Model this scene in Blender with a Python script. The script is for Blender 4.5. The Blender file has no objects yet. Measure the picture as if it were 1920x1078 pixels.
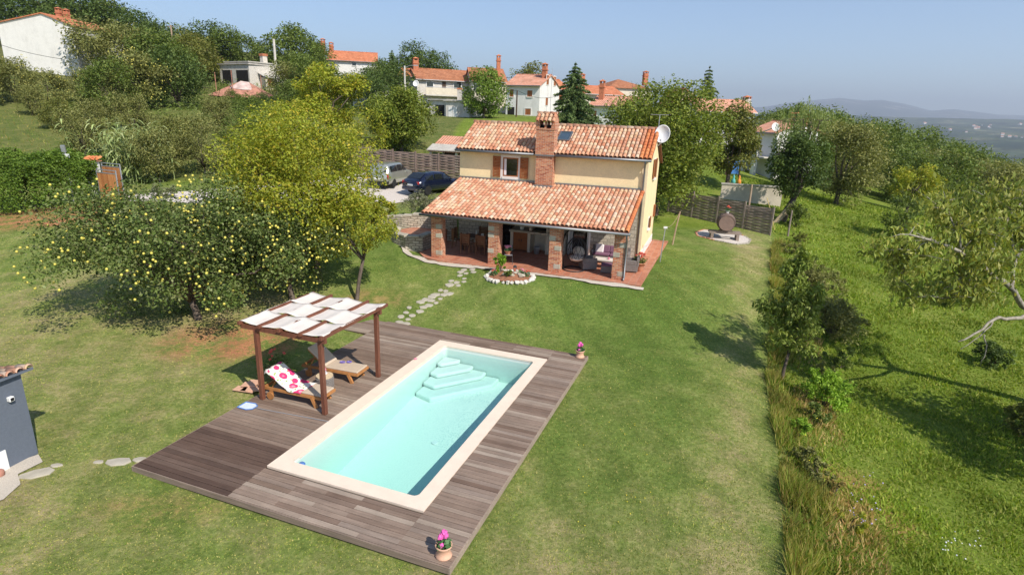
import bpy, math, random
import numpy as np
from mathutils import Vector, Matrix
S = bpy.context.scene
COL = S.collection
R = math.radians
PI = math.pi
# ---------------------------------------------------------------- camera, sky, sun, exposure
CAMH, FPX, PITCH, ROLL = 8.117, 1092.27, R(16.5495), R(2.0072)
_f = Vector((0, math.cos(PITCH), -math.sin(PITCH))); _r = Vector((1, 0, 0)); _u = Vector((0, math.sin(PITCH), math.cos(PITCH)))
CR = math.cos(ROLL)*_r + math.sin(ROLL)*_u
CU = -math.sin(ROLL)*_r + math.cos(ROLL)*_u
cam = bpy.data.objects.new('camera', bpy.data.cameras.new('camera')); COL.objects.link(cam)
m = Matrix((CR, CU, -_f)).transposed().to_4x4(); m.translation = (0, 0, CAMH)
cam.matrix_world = m
cam.data.sensor_width = 36; cam.data.lens = FPX/1920*36
cam.data.clip_start = .2; cam.data.clip_end = 80000
S.camera = cam
SUN_EL = R(44); SH = Vector((-.65, .76, 0)).normalized()      # shadows run this way on the ground
w = bpy.data.worlds.new('World'); S.world = w; w.use_nodes = True
nt = w.node_tree; bg = nt.nodes['Background']
sky = nt.nodes.new('ShaderNodeTexSky'); sky.sky_type = 'NISHITA'; sky.sun_disc = False
sky.sun_elevation = SUN_EL; sky.sun_rotation = math.atan2(-SH.x, -SH.y); sky.altitude = 1500; sky.dust_density = .7; sky.air_density = 1.0; sky.ozone_density = 2.5
nt.links.new(sky.outputs[0], bg.inputs[0]); bg.inputs[1].default_value = .115
sl = bpy.data.lights.new('sun', 'SUN'); sl.energy = 4.2; sl.angle = R(.53); sl.color = (1, .93, .83)
so = bpy.data.objects.new('sun', sl); COL.objects.link(so)
ld = Vector((SH.x*math.cos(SUN_EL), SH.y*math.cos(SUN_EL), -math.sin(SUN_EL)))
so.rotation_euler = ld.to_track_quat('-Z', 'Y').to_euler(); so.location = (40, -40, 60)
S.view_settings.view_transform = 'Standard'; S.view_settings.look = 'None'; S.view_settings.gamma = 1
S.view_settings.exposure = .55
S.render.engine = 'CYCLES'
S.cycles.max_bounces = 6; S.cycles.diffuse_bounces = 3; S.cycles.transparent_max_bounces = 12; S.cycles.volume_bounces = 0
S.cycles.caustics_reflective = False; S.cycles.caustics_refractive = False
S.cycles.use_denoising = True

# ---------------------------------------------------------------- terrain function
CP = [(0,5,-.22),(-6,6,-.2),(-12,8,-.1),(6,9,-.22),(-11,12,-.1),(8,17,-.18),(-8,20,-.1),(-8,16,-.1),(3,22,.08),(-2,24.5,.55),(0,12,-.3),(-3,18,-.3),(3,16,-.15),
 (-4.5,28,1.12),(5.5,24.2,1.12),(9.2,34,1.13),(-.3,24.6,1.0),(8,27,.98),(9,23,.4),(12,30,1.0),(13,34,1.1),(14,37,1.2),(16.5,38,1.2),(10,40,1.4),
 (-11,24,.45),(-20,20,.1),(-13,20.5,.1),(-17,27,.6),(-25,30,.7),(-32,36,1.0),(-10,29,1.2),(-7,30.5,1.5),
 (-9,38,2.5),(-13,35,2.2),(-22,36,2.0),(-9,44,2.9),(-3,43,2.9),(2,42,2.4),(8,43,1.9),
 (-26,37,2.0),(-35,45,2.6),(-40,60,5),(-25,48,3.3),(-15,55,4.8),(-5,50,3.4),(-5,60,6.2),(-5,75,7.6),(10,75,7.2),(16,55,3.3),(20,54,3.1),(12,50,2.9),
 (-60,100,10.5),(-45,90,8.2),(-30,110,10.2),(-40,135,14),(-90,130,16),(-10,110,9),(10,100,7.6),(30,100,5.5),(-30,200,20),(10,150,7),(20,130,6),
 (12,13,-1.1),(16,18,-1.2),(13,9,-1.5),(22,22,-.9),(19,35,.7),(30,40,.6),(25,50,2),(36,60,.8),(28,62,2.2),(45,60,-.8),(60,50,-3),(60,100,0),(40,120,4),(100,150,-9),(60,200,-2),
 (120,60,-17),(50,20,-3.2),(50,5,-4),(30,0,-2.6),(0,-10,-.3),(-40,0,0),(-60,40,4),(-120,100,18),(-120,40,8),(200,200,-38),(200,50,-36),(0,300,2),(-200,300,34),(100,300,-16),(300,300,-60),(9.6,14,-.75),(10.6,19,-.75),(13.5,26,.3)]
CP = np.array(CP, float)
def _phi(d2): return np.where(d2 > 0, .5*d2*np.log(np.maximum(d2, 1e-12)), 0)
_s = 50.
_X = CP[:, :2]/_s
_K = _phi(((_X[:, None]-_X[None])**2).sum(-1)) + np.eye(len(CP))*2e-4
_Pm = np.c_[np.ones(len(CP)), _X]
_A = np.block([[_K, _Pm], [_Pm.T, np.zeros((3, 3))]])
_W = np.linalg.solve(_A, np.r_[CP[:, 2], 0, 0, 0])
P0, PYAW = Vector((-5.609, 11.875, 0)), -.35105           # pool frame
H0, HYAW = Vector((-3.286, 31.6, 1.2)), -.32916           # house frame
def hz(x, y):
    """ground height (arrays or floats)"""
    x = np.asarray(x, float); y = np.asarray(y, float)
    q = np.stack([x.ravel(), y.ravel()], -1)/_s
    o = np.empty(len(q))
    for i in range(0, len(q), 20000):
        c = q[i:i+20000]
        o[i:i+20000] = _phi(((c[:, None]-_X[None])**2).sum(-1))@_W[:-3] + np.c_[np.ones(len(c)), c]@_W[-3:]
    X = x.ravel(); Y = y.ravel()
    # level under terrace and deck
    u = (X-H0.x)*math.cos(HYAW)+(Y-H0.y)*math.sin(HYAW); v = -(X-H0.x)*math.sin(HYAW)+(Y-H0.y)*math.cos(HYAW)
    d = np.maximum(np.maximum(-.8-u, u-11.1), np.maximum(-4.6-v, v-6.8)); k = np.clip(1-d/1.0, 0, 1)
    o = o*(1-k) + np.minimum(o, 1.13)*k
    u = (X-P0.x)*math.cos(PYAW)+(Y-P0.y)*math.sin(PYAW); v = -(X-P0.x)*math.sin(PYAW)+(Y-P0.y)*math.cos(PYAW)
    d = np.maximum(np.maximum(-2.8-u, u-5.4), np.maximum(-1.2-v, v-9.7)); k = np.clip(1-d/1.5, 0, 1); k = k*k*(3-2*k)
    o = o*(1-k) + np.clip(o, -.2, -.10)*k
    # beyond the village the hill drops to the plain
    r = np.hypot(X, Y-60); k = np.clip((r-260)/260, 0, 1); k = k*k*(3-2*k)
    o = np.clip(o, -90, 40)*(1-k) + -85*k
    return o.reshape(x.shape) if x.shape else float(o[0])
def ray(px, py): return _f + CR*((px-960)/FPX) - CU*((py-539)/FPX)
def G(px, py, dz=0.0):
    """where the sight line of a photograph pixel meets the ground"""
    d = ray(px, py); t = np.linspace(2, 260, 1600)
    z = CAMH+d.z*t; g = hz(d.x*t, d.y*t)
    i = np.nonzero(z < g)[0]
    i = int(i[0]) if len(i) else 1599
    a, b = (t[i-1], t[i]) if i else (0, t[0])
    for _ in range(14):
        c = (a+b)/2
        if CAMH+d.z*c < hz(d.x*c, d.y*c): b = c
        else: a = c
    return Vector((d.x*b, d.y*b, hz(d.x*b, d.y*b)+dz))
def AT(px, py, y):
    d = ray(px, py); t = y/d.y
    return Vector((d.x*t, y, CAMH+d.z*t))
def FOOT(px, y):
    """ground point on the column of a pixel at distance y"""
    p = AT(px, 539, y); q = AT(px, 200, y); z = hz(p.x, y)
    k = (z-p.z)/(q.z-p.z); x = p.x+(q.x-p.x)*k
    return Vector((x, y, hz(x, y)))
def HW(u, v, z=0): return Vector((H0.x+u*math.cos(HYAW)-v*math.sin(HYAW), H0.y+u*math.sin(HYAW)+v*math.cos(HYAW), H0.z+z))
def PW(u, v, z=0): return Vector((P0.x+u*math.cos(PYAW)-v*math.sin(PYAW), P0.y+u*math.sin(PYAW)+v*math.cos(PYAW), z))

# ---------------------------------------------------------------- mesh builder and tagging
class MB:
    def __init__(s): s.v = []; s.f = []; s.M = Matrix()
    def add(s, vs, fs):
        b = len(s.v); s.v += [tuple(s.M@Vector(q)) for q in vs]; s.f += [tuple(i+b for i in q) for q in fs]; return s
    def bx(s, x0, x1, y0, y1, z0, z1):
        return s.add([(x0,y0,z0),(x1,y0,z0),(x1,y1,z0),(x0,y1,z0),(x0,y0,z1),(x1,y0,z1),(x1,y1,z1),(x0,y1,z1)],
                     [(0,3,2,1),(4,5,6,7),(0,1,5,4),(1,2,6,5),(2,3,7,6),(3,0,4,7)])
    def box(s, c, d, rz=0, rx=0, ry=0):
        M = s.M; s.M = M@Matrix.Translation(c)@Matrix.Rotation(rz,4,'Z')@Matrix.Rotation(ry,4,'Y')@Matrix.Rotation(rx,4,'X')
        s.bx(-d[0]/2, d[0]/2, -d[1]/2, d[1]/2, -d[2]/2, d[2]/2); s.M = M; return s
    def bar(s, a, b, w, h=None):
        """square bar from a to b"""
        a = Vector(a); b = Vector(b); d = b-a; h = h or w
        q = d.to_track_quat('X', 'Z').to_matrix().to_4x4()
        M = s.M; s.M = M@Matrix.Translation((a+b)/2)@q; L = d.length/2
        s.bx(-L, L, -w/2, w/2, -h/2, h/2); s.M = M; return s
    def tube(s, pts, r, n=8, caps=True):
        pts = [Vector(p) for p in pts]; k = len(pts)
        rr = list(r) if hasattr(r, '__len__') else [r]*k
        vs = []; fs = []; up = None
        for i, p in enumerate(pts):
            t = (pts[min(i+1,k-1)]-pts[max(i-1,0)]).normalized()
            if up is None: up = Vector((1,0,0)) if abs(t.z) > .8 else Vector((0,0,1))
            a = t.cross(up)
            if a.length < 1e-4: a = t.orthogonal()
            a.normalize(); b = a.cross(t).normalized(); up = b
            for j in range(n):
                th = 2*PI*j/n; vs.append(p+(a*math.cos(th)+b*math.sin(th))*rr[i])
        for i in range(k-1):
            for j in range(n):
                fs.append((i*n+j, i*n+(j+1)%n, (i+1)*n+(j+1)%n, (i+1)*n+j))
        if caps: fs.append(tuple(range(n))[::-1]); fs.append(tuple((k-1)*n+j for j in range(n)))
        return s.add(vs, [f[::-1] for f in fs])
    def lathe(s, prof, n=20, c=(0,0,0)):
        vs = []; fs = []; k = len(prof)
        for r, z in prof:
            for j in range(n): vs.append((c[0]+r*math.cos(2*PI*j/n), c[1]+r*math.sin(2*PI*j/n), c[2]+z))
        for i in range(k-1):
            for j in range(n): fs.append((i*n+j, i*n+(j+1)%n, (i+1)*n+(j+1)%n, (i+1)*n+j))
        if prof[0][0] > 1e-5: fs.append(tuple(range(n))[::-1])
        if prof[-1][0] > 1e-5: fs.append(tuple((k-1)*n+j for j in range(n)))
        return s.add(vs, fs)
    def prism(s, poly, z0, z1):
        n = len(poly)
        a = sum(poly[i][0]*poly[(i+1)%n][1]-poly[(i+1)%n][0]*poly[i][1] for i in range(n))
        if a < 0: poly = poly[::-1]
        vs = [(x,y,z0) for x,y in poly]+[(x,y,z1) for x,y in poly]
        return s.add(vs, [tuple(range(n))[::-1], tuple(range(n,2*n))]+[(i,(i+1)%n,n+(i+1)%n,n+i) for i in range(n)])
    def wallpoly(s, poly, axis, a, b):
        """polygon in (x,z) or (y,z) extruded along the other axis between a and b"""
        n = len(poly)
        mk = (lambda p,t: (p[0],t,p[1])) if axis == 'y' else (lambda p,t: (t,p[0],p[1]))
        vs = [mk(p,a) for p in poly]+[mk(p,b) for p in poly]
        return s.add(vs, [tuple(range(n)), tuple(range(n,2*n))[::-1]]+[(i,n+i,n+(i+1)%n,(i+1)%n) for i in range(n)])
    def blob(s, c, r, n=8, seed=0, k=.18):
        rnd = random.Random(seed); vs = []; fs = []; m_ = max(4, n//2+1)
        for i in range(1, m_):
            ph = PI*i/m_
            for j in range(n):
                q = 1+rnd.uniform(-k, k); th = 2*PI*j/n
                vs.append((c[0]+r[0]*q*math.sin(ph)*math.cos(th), c[1]+r[1]*q*math.sin(ph)*math.sin(th), c[2]+r[2]*q*math.cos(ph)))
        t = len(vs); vs += [(c[0],c[1],c[2]+r[2]), (c[0],c[1],c[2]-r[2])]
        for i in range(m_-2):
            for j in range(n): fs.append((i*n+j, (i+1)*n+j, (i+1)*n+(j+1)%n, i*n+(j+1)%n))
        for j in range(n): fs.append((t, j, (j+1)%n)); fs.append((t+1, (m_-2)*n+(j+1)%n, (m_-2)*n+j))
        return s.add(vs, fs)
    def build(s, name, mat, parent=None, loc=None, rz=None, smooth=False, bevel=0, fix=True):
        me = bpy.data.meshes.new(name); me.from_pydata(s.v, [], s.f)
        if fix:
            import bmesh
            bm = bmesh.new(); bm.from_mesh(me); bmesh.ops.recalc_face_normals(bm, faces=bm.faces[:]); bm.to_mesh(me); bm.free()
        if smooth: me.polygons.foreach_set('use_smooth', [True]*len(me.polygons))
        me.materials.append(mat if not isinstance(mat, str) else M_[mat])
        o = bpy.data.objects.new(name, me); COL.objects.link(o)
        if parent: o.parent = parent
        if loc is not None: o.location = loc
        if rz is not None: o.rotation_euler = (0, 0, rz)
        if bevel:
            b = o.modifiers.new('bevel', 'BEVEL'); b.width = bevel; b.segments = 2; b.limit_method = 'ANGLE'
        if smooth and not bevel:
            pass
        return o
def fast(name, V, F, mat, parent=None, loc=None, smooth=False):
    V = np.asarray(V, np.float32); F = np.asarray(F, np.int32); k = F.shape[1]
    me = bpy.data.meshes.new(name); me.vertices.add(len(V)); me.vertices.foreach_set('co', V.ravel())
    me.loops.add(F.size); me.loops.foreach_set('vertex_index', F.ravel())
    me.polygons.add(len(F)); me.polygons.foreach_set('loop_start', np.arange(0, F.size, k, dtype=np.int32))
    me.polygons.foreach_set('loop_total', np.full(len(F), k, np.int32))
    if smooth: me.polygons.foreach_set('use_smooth', np.ones(len(F), bool))
    me.update(calc_edges=True); me.materials.append(mat if not isinstance(mat, str) else M_[mat])
    o = bpy.data.objects.new(name, me); COL.objects.link(o)
    if parent: o.parent = parent
    if loc is not None: o.location = loc
    return o
def tag(o, label=None, cat=None, group=None, kind=None):
    if label: o['label'] = label
    if cat: o['category'] = cat
    if group: o['group'] = group
    if kind: o['kind'] = kind
    return o
def thing(name, label, cat, loc=(0,0,0), rz=0, group=None):
    o = bpy.data.objects.new(name, None); COL.objects.link(o); o.empty_display_size = .2
    o.location = loc; o.rotation_euler = (0,0,rz)
    return tag(o, label, cat, group)
def struct(o): o['kind'] = 'structure'; return o
KIDS = {}
def dup(root, loc, rz=0, label=None, group=None, scale=None):
    def rec(o, parent):
        c = o.copy(); COL.objects.link(c)
        if parent is not None: c.parent = parent
        for ch in [q for q in o.children]: rec(ch, c)
        return c
    c = rec(root, None); c.location = loc; c.rotation_euler = (0,0,rz)
    if label: c['label'] = label
    if group: c['group'] = group
    if scale is not None: c.scale = scale if hasattr(scale, '__len__') else (scale,)*3
    return c

# ---------------------------------------------------------------- materials
M_ = {}
class NT:
    def __init__(s, name):
        s.m = bpy.data.materials.new(name); s.m.use_nodes = True; s.t = s.m.node_tree; s.t.nodes.clear()
        s.out = s.t.nodes.new('ShaderNodeOutputMaterial'); M_[name] = s.m; s._tc = None
    def n(s, ty, ins=None, **pr):
        o = s.t.nodes.new('ShaderNode'+ty)
        for k, v in pr.items(): setattr(o, k, v)
        for k, v in (ins or {}).items(): s.set(o.inputs[k], v)
        return o
    def set(s, sk, v):
        if isinstance(v, bpy.types.NodeSocket): s.t.links.new(v, sk)
        elif isinstance(v, bpy.types.Node): s.t.links.new(v.outputs[0], sk)
        else:
            if hasattr(v, '__len__') and len(v) == 3 and sk.type == 'RGBA': v = (*v, 1)
            sk.default_value = v
    def tc(s, k='Object'):
        if s._tc is None: s._tc = s.n('TexCoord')
        return s._tc.outputs[k]
    def pos(s): return s.n('NewGeometry').outputs['Position']
    def mapv(s, v, sc=(1,1,1), rot=(0,0,0), loc=(0,0,0)):
        return s.n('Mapping', {'Vector': v, 'Scale': sc, 'Rotation': rot, 'Location': loc}).outputs[0]
    def noise(s, v, scale, detail=4, rough=.55): return s.n('TexNoise', {'Vector': v, 'Scale': scale, 'Detail': detail, 'Roughness': rough}).outputs[0]
    def ramp(s, fac, stops, interp='LINEAR'):
        o = s.n('ValToRGB'); o.color_ramp.interpolation = interp; e = o.color_ramp.elements
        while len(e) < len(stops): e.new(.5)
        for el, (p, c) in zip(e, stops):
            el.position = p; el.color = (*c, 1) if hasattr(c, '__len__') else (c, c, c, 1)
        s.set(o.inputs[0], fac); return o.outputs[0]
    def mix(s, fac, a, b, mode='MIX'):
        o = s.n('Mix', data_type='RGBA', blend_type=mode)
        s.set(o.inputs[0], fac); s.set(o.inputs[6], a); s.set(o.inputs[7], b); return o.outputs[2]
    def math(s, op, a, b=0.0, c=None):
        o = s.n('Math', operation=op); s.set(o.inputs[0], a); s.set(o.inputs[1], b)
        if c is not None: s.set(o.inputs[2], c)
        return o.outputs[0]
    def rnd(s): return s.n('NewGeometry').outputs['Random Per Island']
    def bump(s, h, strength=.3, dist=.02): return s.n('Bump', {'Height': h, 'Strength': strength, 'Distance': dist}).outputs[0]
    def done(s, col, rough=.8, bump=None, spec=.3, metal=0, extra=None):
        p = s.n('BsdfPrincipled', {'Base Color': col, 'Roughness': rough, 'Metallic': metal, 'Specular IOR Level': spec})
        if bump is not None: s.set(p.inputs['Normal'], bump)
        for k, v in (extra or {}).items(): s.set(p.inputs[k], v)
        s.t.links.new(p.outputs[0], s.out.inputs[0]); s.p = p; return s.m
    def boxuv(s):
        """object-space box projection: (along wall, up)"""
        sep = s.n('SeparateXYZ', {0: s.tc('Object')}); nn = s.n('SeparateXYZ', {0: s.tc('Normal')})
        ax = s.math('GREATER_THAN', s.math('ABSOLUTE', nn.outputs[0]), .6)
        az = s.math('GREATER_THAN', s.math('ABSOLUTE', nn.outputs[2]), .8)
        u = s.n('Mix', data_type='FLOAT'); s.set(u.inputs[0], ax); s.set(u.inputs[2], sep.outputs[0]); s.set(u.inputs[3], sep.outputs[1])
        v = s.n('Mix', data_type='FLOAT'); s.set(v.inputs[0], az); s.set(v.inputs[2], sep.outputs[2]); s.set(v.inputs[3], sep.outputs[1])
        return s.n('CombineXYZ', {0: u.outputs[0], 1: v.outputs[0], 2: 0.0}).outputs[0]
def c3(*a): return a
def sc(c, k): return tuple(q*k for q in c)
def simple(name, col, rough=.7, var=.18, scale=5, bump=.0, bs=40, spec=.3, metal=0, dist=.01):
    t = NT(name); v = t.tc(); n1 = t.noise(v, scale, 5, .6)
    c = t.ramp(n1, [(.3, sc(col, 1-var)), (.7, sc(col, 1+var))])
    b = t.bump(t.noise(v, bs, 4), bump, dist) if bump else None
    return t.done(c, rough, b, spec, metal)
def leafmat(name, cols, trans=.3, rough=.55, vary=.25, ns=.5):
    t = NT(name); r_ = t.rnd()
    c = t.ramp(r_, [(i/(len(cols)-1), (q[0]*1.98, q[1]*1.98, q[2]*1.65)) for i, q in enumerate(cols)])
    n1 = t.noise(t.tc(), ns, 2); c = t.mix(1, c, t.ramp(n1, [(.3, 1-vary), (.7, 1+vary)]), 'MULTIPLY')
    d = t.n('BsdfPrincipled', {'Base Color': c, 'Roughness': rough, 'Specular IOR Level': .25})
    tr = t.n('BsdfTranslucent', {'Color': t.mix(1, c, (1.2, 1.2, .55), 'MULTIPLY')})
    ms = t.n('MixShader', {0: trans, 1: d.outputs[0], 2: tr.outputs[0]}); t.t.links.new(ms.outputs[0], t.out.inputs[0]); return t.m

# ground
t = NT('ground'); v = t.pos()
at = lambda k: t.n('Attribute', attribute_name=k, attribute_type='GEOMETRY').outputs['Fac']
nA = t.noise(v, .16, 5, .6); nB = t.noise(v, 1.1, 5, .65); nC = t.noise(v, 9, 4, .7); nD = t.noise(v, 45, 3, .7)
mm = t.math('ADD', t.math('MULTIPLY', nA, .36), t.math('ADD', t.math('MULTIPLY', nB, .40), t.math('MULTIPLY', nC, .24)))
lawn = t.ramp(t.math('ADD', mm, t.math('MULTIPLY', at('dry'), .19)), [(.39, (.112,.176,.032)), (.49, (.172,.226,.052)), (.56, (.245,.268,.083)), (.63, (.34,.305,.13)), (.73, (.45,.35,.20))])
wild = t.ramp(mm, [(.36, (.115,.170,.020)), (.5, (.165,.225,.032)), (.62, (.235,.26,.06)), (.72, (.32,.28,.12))])
far_ = t.ramp(nB, [(.35, (.08,.11,.03)), (.65, (.18,.165,.065))])
soil = t.ramp(nB, [(.3, (.36,.15,.07)), (.7, (.52,.24,.12))])
gra = t.ramp(nC, [(.3, (.46,.40,.34)), (.7, (.66,.60,.54))])
c = t.mix(at('wild'), lawn, wild); c = t.mix(at('scrub'), c, far_)
sm = t.math('MULTIPLY', at('soil'), t.ramp(t.math('ADD', t.math('MULTIPLY', nB, .6), t.math('MULTIPLY', nC, .4)), [(.42, 0), (.56, 1)]))
c = t.mix(sm, c, soil)
c = t.mix(at('gravel'), c, gra)
c = t.mix(1, c, t.ramp(nD, [(.25, .70), (.75, 1.30)]), 'MULTIPLY'); c = t.mix(1, c, t.ramp(nC, [(.32, .84), (.68, 1.2)]), 'MULTIPLY'); c = t.mix(1, c, t.ramp(t.noise(v, 3.2, 4, .7), [(.32, .88), (.68, 1.13)]), 'MULTIPLY')
# mower lanes: a wide worn band pattern in the turf
lane = t.n('TexWave', {'Vector': t.mapv(v, rot=(0,0,-.33)), 'Scale': .19, 'Distortion': 1.2, 'Detail': 2.0, 'Detail Scale': .6}, bands_direction='X').outputs[1]
c = t.mix(1, c, t.mix(at('wild'), t.ramp(lane, [(.3, .94), (.7, 1.06)]), (1,1,1)), 'MULTIPLY')
t.done(c, .95, t.bump(t.math('ADD', nD, t.math('MULTIPLY', nC, .8)), .9, .05), .1)

simple('gravel', (.60,.54,.48), .95, .22, 30, .8, 60, .2, dist=.02)
simple('white_gravel', (.54,.48,.40), .95, .2, 40, .8, 60, .2, dist=.02)
simple('soil', (.30,.14,.08), .95, .3, 6, .6, 30, .1)
simple('flagstone', (.43,.39,.31), .9, .2, 3, .5, 18, .2)
simple('white_stone', (.64,.60,.53), .9, .16, 4, .4, 20, .2)
simple('concrete', (.46,.43,.38), .9, .18, 2, .4, 20, .2)
simple('pale_concrete', (.58,.54,.48), .9, .15, 1.5, .3, 20, .2)
# plaster
def plaster(name, col, var=.07, dirt=.0):
    t = NT(name); v = t.tc()
    c = t.ramp(t.noise(v, 1.6, 6, .7), [(.3, sc(col, 1-var)), (.7, sc(col, 1+var))])
    c = t.mix(1, c, t.ramp(t.noise(v, 14, 4), [(.3, .94), (.7, 1.05)]), 'MULTIPLY')
    if dirt:
        d = t.ramp(t.noise(t.mapv(v, (.8,.8,.3)), 1.0, 5, .7), [(.48, 1), (.75, 0)])
        c = t.mix(t.math('MULTIPLY', t.math('SUBTRACT', 1.0, d), dirt), c, (.22,.20,.17))
    t.done(c, .9, t.bump(t.noise(v, 28, 4), .25, .01), .2)
plaster('yellow_plaster', (.86,.69,.41), .06); plaster('pale_plaster', (.82,.67,.44), .05)
plaster('white_plaster', (.74,.72,.68), .06, .25); plaster('old_plaster', (.62,.58,.52), .12, .5); plaster('cream_plaster', (.68,.60,.48), .1, .3)
plaster('grey_paint', (.125,.145,.180), .04); plaster('base_white', (.76,.73,.68), .05, .1)
# brick
def brick(name, w_, h_, mort, cs, cm, dist=.0, off=.5, bumpk=.6, rough=.9, sq=0, vs=2.2):
    t = NT(name); uv = t.boxuv()
    if dist:
        nz = t.n('TexNoise', {'Vector': uv, 'Scale': vs, 'Detail': 2.0}).outputs[1]
        o = t.n('VectorMath', {0: nz, 1: (.5,.5,.5)}, operation='SUBTRACT'); o = t.n('VectorMath', {0: o.outputs[0], 'Scale': dist}, operation='SCALE')
        uv = t.n('VectorMath', {0: uv, 1: o.outputs[0]}, operation='ADD').outputs[0]
    b = t.n('TexBrick', {'Vector': uv, 'Color1': (0,0,0), 'Color2': (1,1,1), 'Mortar': (.5,.5,.5), 'Scale': 1.0, 'Mortar Size': mort, 'Mortar Smooth': .15, 'Bias': 0.0, 'Brick Width': w_, 'Row Height': h_}, offset=off)
    col = t.ramp(b.outputs[0], [(i/(len(cs)-1), q) for i, q in enumerate(cs)])
    col = t.mix(1, col, t.ramp(t.noise(t.tc(), 9, 5, .65), [(.3, .75), (.7, 1.25)]), 'MULTIPLY')
    col = t.mix(b.outputs[1], col, cm)
    hgt = t.math('ADD', t.math('MULTIPLY', t.math('SUBTRACT', 1.0, b.outputs[1]), 1.0), t.math('MULTIPLY', t.noise(t.tc(), 20, 3), .35))
    t.done(col, rough, t.bump(hgt, bumpk, .02), .2)
brick('brick', .24, .068, .009, [(.33,.085,.040), (.48,.155,.070), (.58,.27,.14), (.40,.11,.05)], (.52,.43,.34), .01)
brick('stonework', .34, .19, .016, [(.44,.39,.31), (.62,.56,.46), (.52,.46,.36), (.70,.64,.53)], (.30,.26,.21), .22)
brick('drystone', .36, .13, .014, [(.38,.33,.26), (.54,.48,.39), (.46,.40,.31), (.60,.53,.43)], (.16,.13,.10), .18, bumpk=.9)
brick('terracotta_floor', .30, .30, .008, [(.44,.17,.10), (.52,.23,.14), (.40,.14,.08)], (.42,.30,.24), 0, 0, .25, .55)
brick('blockwork', .42, .21, .012, [(.56,.52,.46), (.64,.60,.53)], (.44,.40,.35), .01, bumpk=.3)
# roof tiles
def tilemat(name, cols, lich=.35):
    t = NT(name); r_ = t.rnd(); n_ = len(cols)
    mean = (.60,.335,.215); c = t.ramp(r_, [(i/n_, tuple(a*.85+b*.15 for a, b in zip(q, mean)) if n_ > 4 else q) for i, q in enumerate(cols)], 'CONSTANT')
    v = t.tc()
    c = t.mix(t.math('MULTIPLY', t.ramp(t.noise(v, 5, 6, .7), [(.45, 0), (.7, 1)]), lich), c, (.62,.52,.40))
    c = t.mix(t.math('MULTIPLY', t.ramp(t.noise(v, 2.2, 5, .7), [(.52, 0), (.75, 1)]), .5), c, (.20,.12,.07))
    t.done(c, .85, t.bump(t.noise(v, 60, 3), .3, .006), .25)
tilemat('roof_tile', [(.46,.16,.08), (.58,.30,.17), (.66,.46,.29), (.54,.22,.12), (.62,.36,.22), (.70,.52,.38), (.50,.19,.10), (.62,.40,.28), (.56,.27,.16), (.60,.28,.16), (.64,.42,.25)])
tilemat('verge_tile', [(.60,.19,.07), (.66,.24,.09), (.55,.16,.06)], .08)
simple('roof_under', (.24,.10,.06), .9, .2, 4)  # roof slab, coloured dark to read as shade between the cover tiles
def farroof(name, a, b, pitch=.24):
    t = NT(name); v = t.tc()
    wv = t.n('TexWave', {'Vector': v, 'Scale': 1/pitch/ (2*PI) *2*PI/ 1.0 *.3183*PI/ PI, 'Distortion': .3, 'Detail': 1.0}, bands_direction='X')
    wv.inputs['Scale'].default_value = .314/pitch
    br = t.n('TexBrick', {'Vector': v, 'Color1': (0,0,0), 'Color2': (1,1,1), 'Mortar': (.2,.2,.2), 'Scale': 1.0, 'Mortar Size': .012, 'Brick Width': pitch, 'Row Height': .34}, offset=0)
    c = t.mix(br.outputs[0], a, b); c = t.mix(1, c, t.ramp(t.noise(v, .9, 6, .7), [(.3, .72), (.7, 1.22)]), 'MULTIPLY')
    c = t.mix(1, c, t.ramp(t.noise(v, 7, 3, .7), [(.3, .82), (.7, 1.15)]), 'MULTIPLY')
    t.done(c, .9, t.bump(wv.outputs[1], .8, .05), .2)
farroof('orange_roof', (.52,.17,.08), (.62,.25,.13)); farroof('brown_roof', (.36,.14,.07), (.48,.21,.11)); farroof('salmon_roof', (.60,.27,.17), (.66,.36,.25))
# timber
def timber(name, cols, grain=(2,40,40), rough=.8, k=.3, isl=True):
    t = NT(name); v = t.tc()
    c = t.ramp(t.rnd() if isl else t.noise(v, 1, 2), [(i/(len(cols)-1), q) for i, q in enumerate(cols)])
    g = t.noise(t.mapv(v, grain), 1.0, 6, .65); c = t.mix(1, c, t.ramp(g, [(.3, 1-k), (.7, 1+k)]), 'MULTIPLY')
    c = t.mix(1, c, t.ramp(t.noise(v, 1.1, 5, .7), [(.3, .82), (.7, 1.15)]), 'MULTIPLY')
    t.done(c, rough, t.bump(g, .35, .006), .25)
timber('deck_wood', [(.185,.127,.092), (.28,.208,.160), (.22,.156,.117), (.35,.28,.22), (.25,.18,.136), (.165,.11,.08), (.30,.235,.188)], (1.2,55,55), .8, .3)
timber('deck_dark', [(.095,.058,.042), (.13,.084,.063), (.075,.046,.034), (.155,.105,.08)], (1.2,55,55), .8, .3)
timber('pergola_wood', [(.15,.055,.033), (.19,.075,.045)], (20,20,2), .6, .25, False)
timber('teak', [(.40,.17,.055), (.47,.22,.08)], (10,10,10), .5, .15, False)
timber('shutter_wood', [(.28,.095,.035), (.33,.12,.045)], (3,30,30), .6, .2)
timber('gate_wood', [(.48,.20,.07), (.55,.26,.10), (.42,.16,.055)], (20,20,1.2), .7, .2)
timber('dark_wood', [(.075,.045,.03), (.11,.065,.042)], (15,15,3), .6, .2, False)
timber('grey_wood', [(.22,.17,.14), (.30,.24,.20), (.16,.12,.10)], (2,40,40), .85, .3)
timber('fence_wood', [(.17,.115,.09), (.25,.185,.155), (.21,.15,.125), (.13,.09,.07)], (1.5,40,40), .85, .3)
timber('barrel_wood', [(.20,.125,.10), (.26,.18,.15), (.16,.10,.08)], (30,2,30), .75, .3)
timber('log_wood', [(.35,.25,.17), (.42,.31,.22)], (15,15,2), .85, .2, False)
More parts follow.
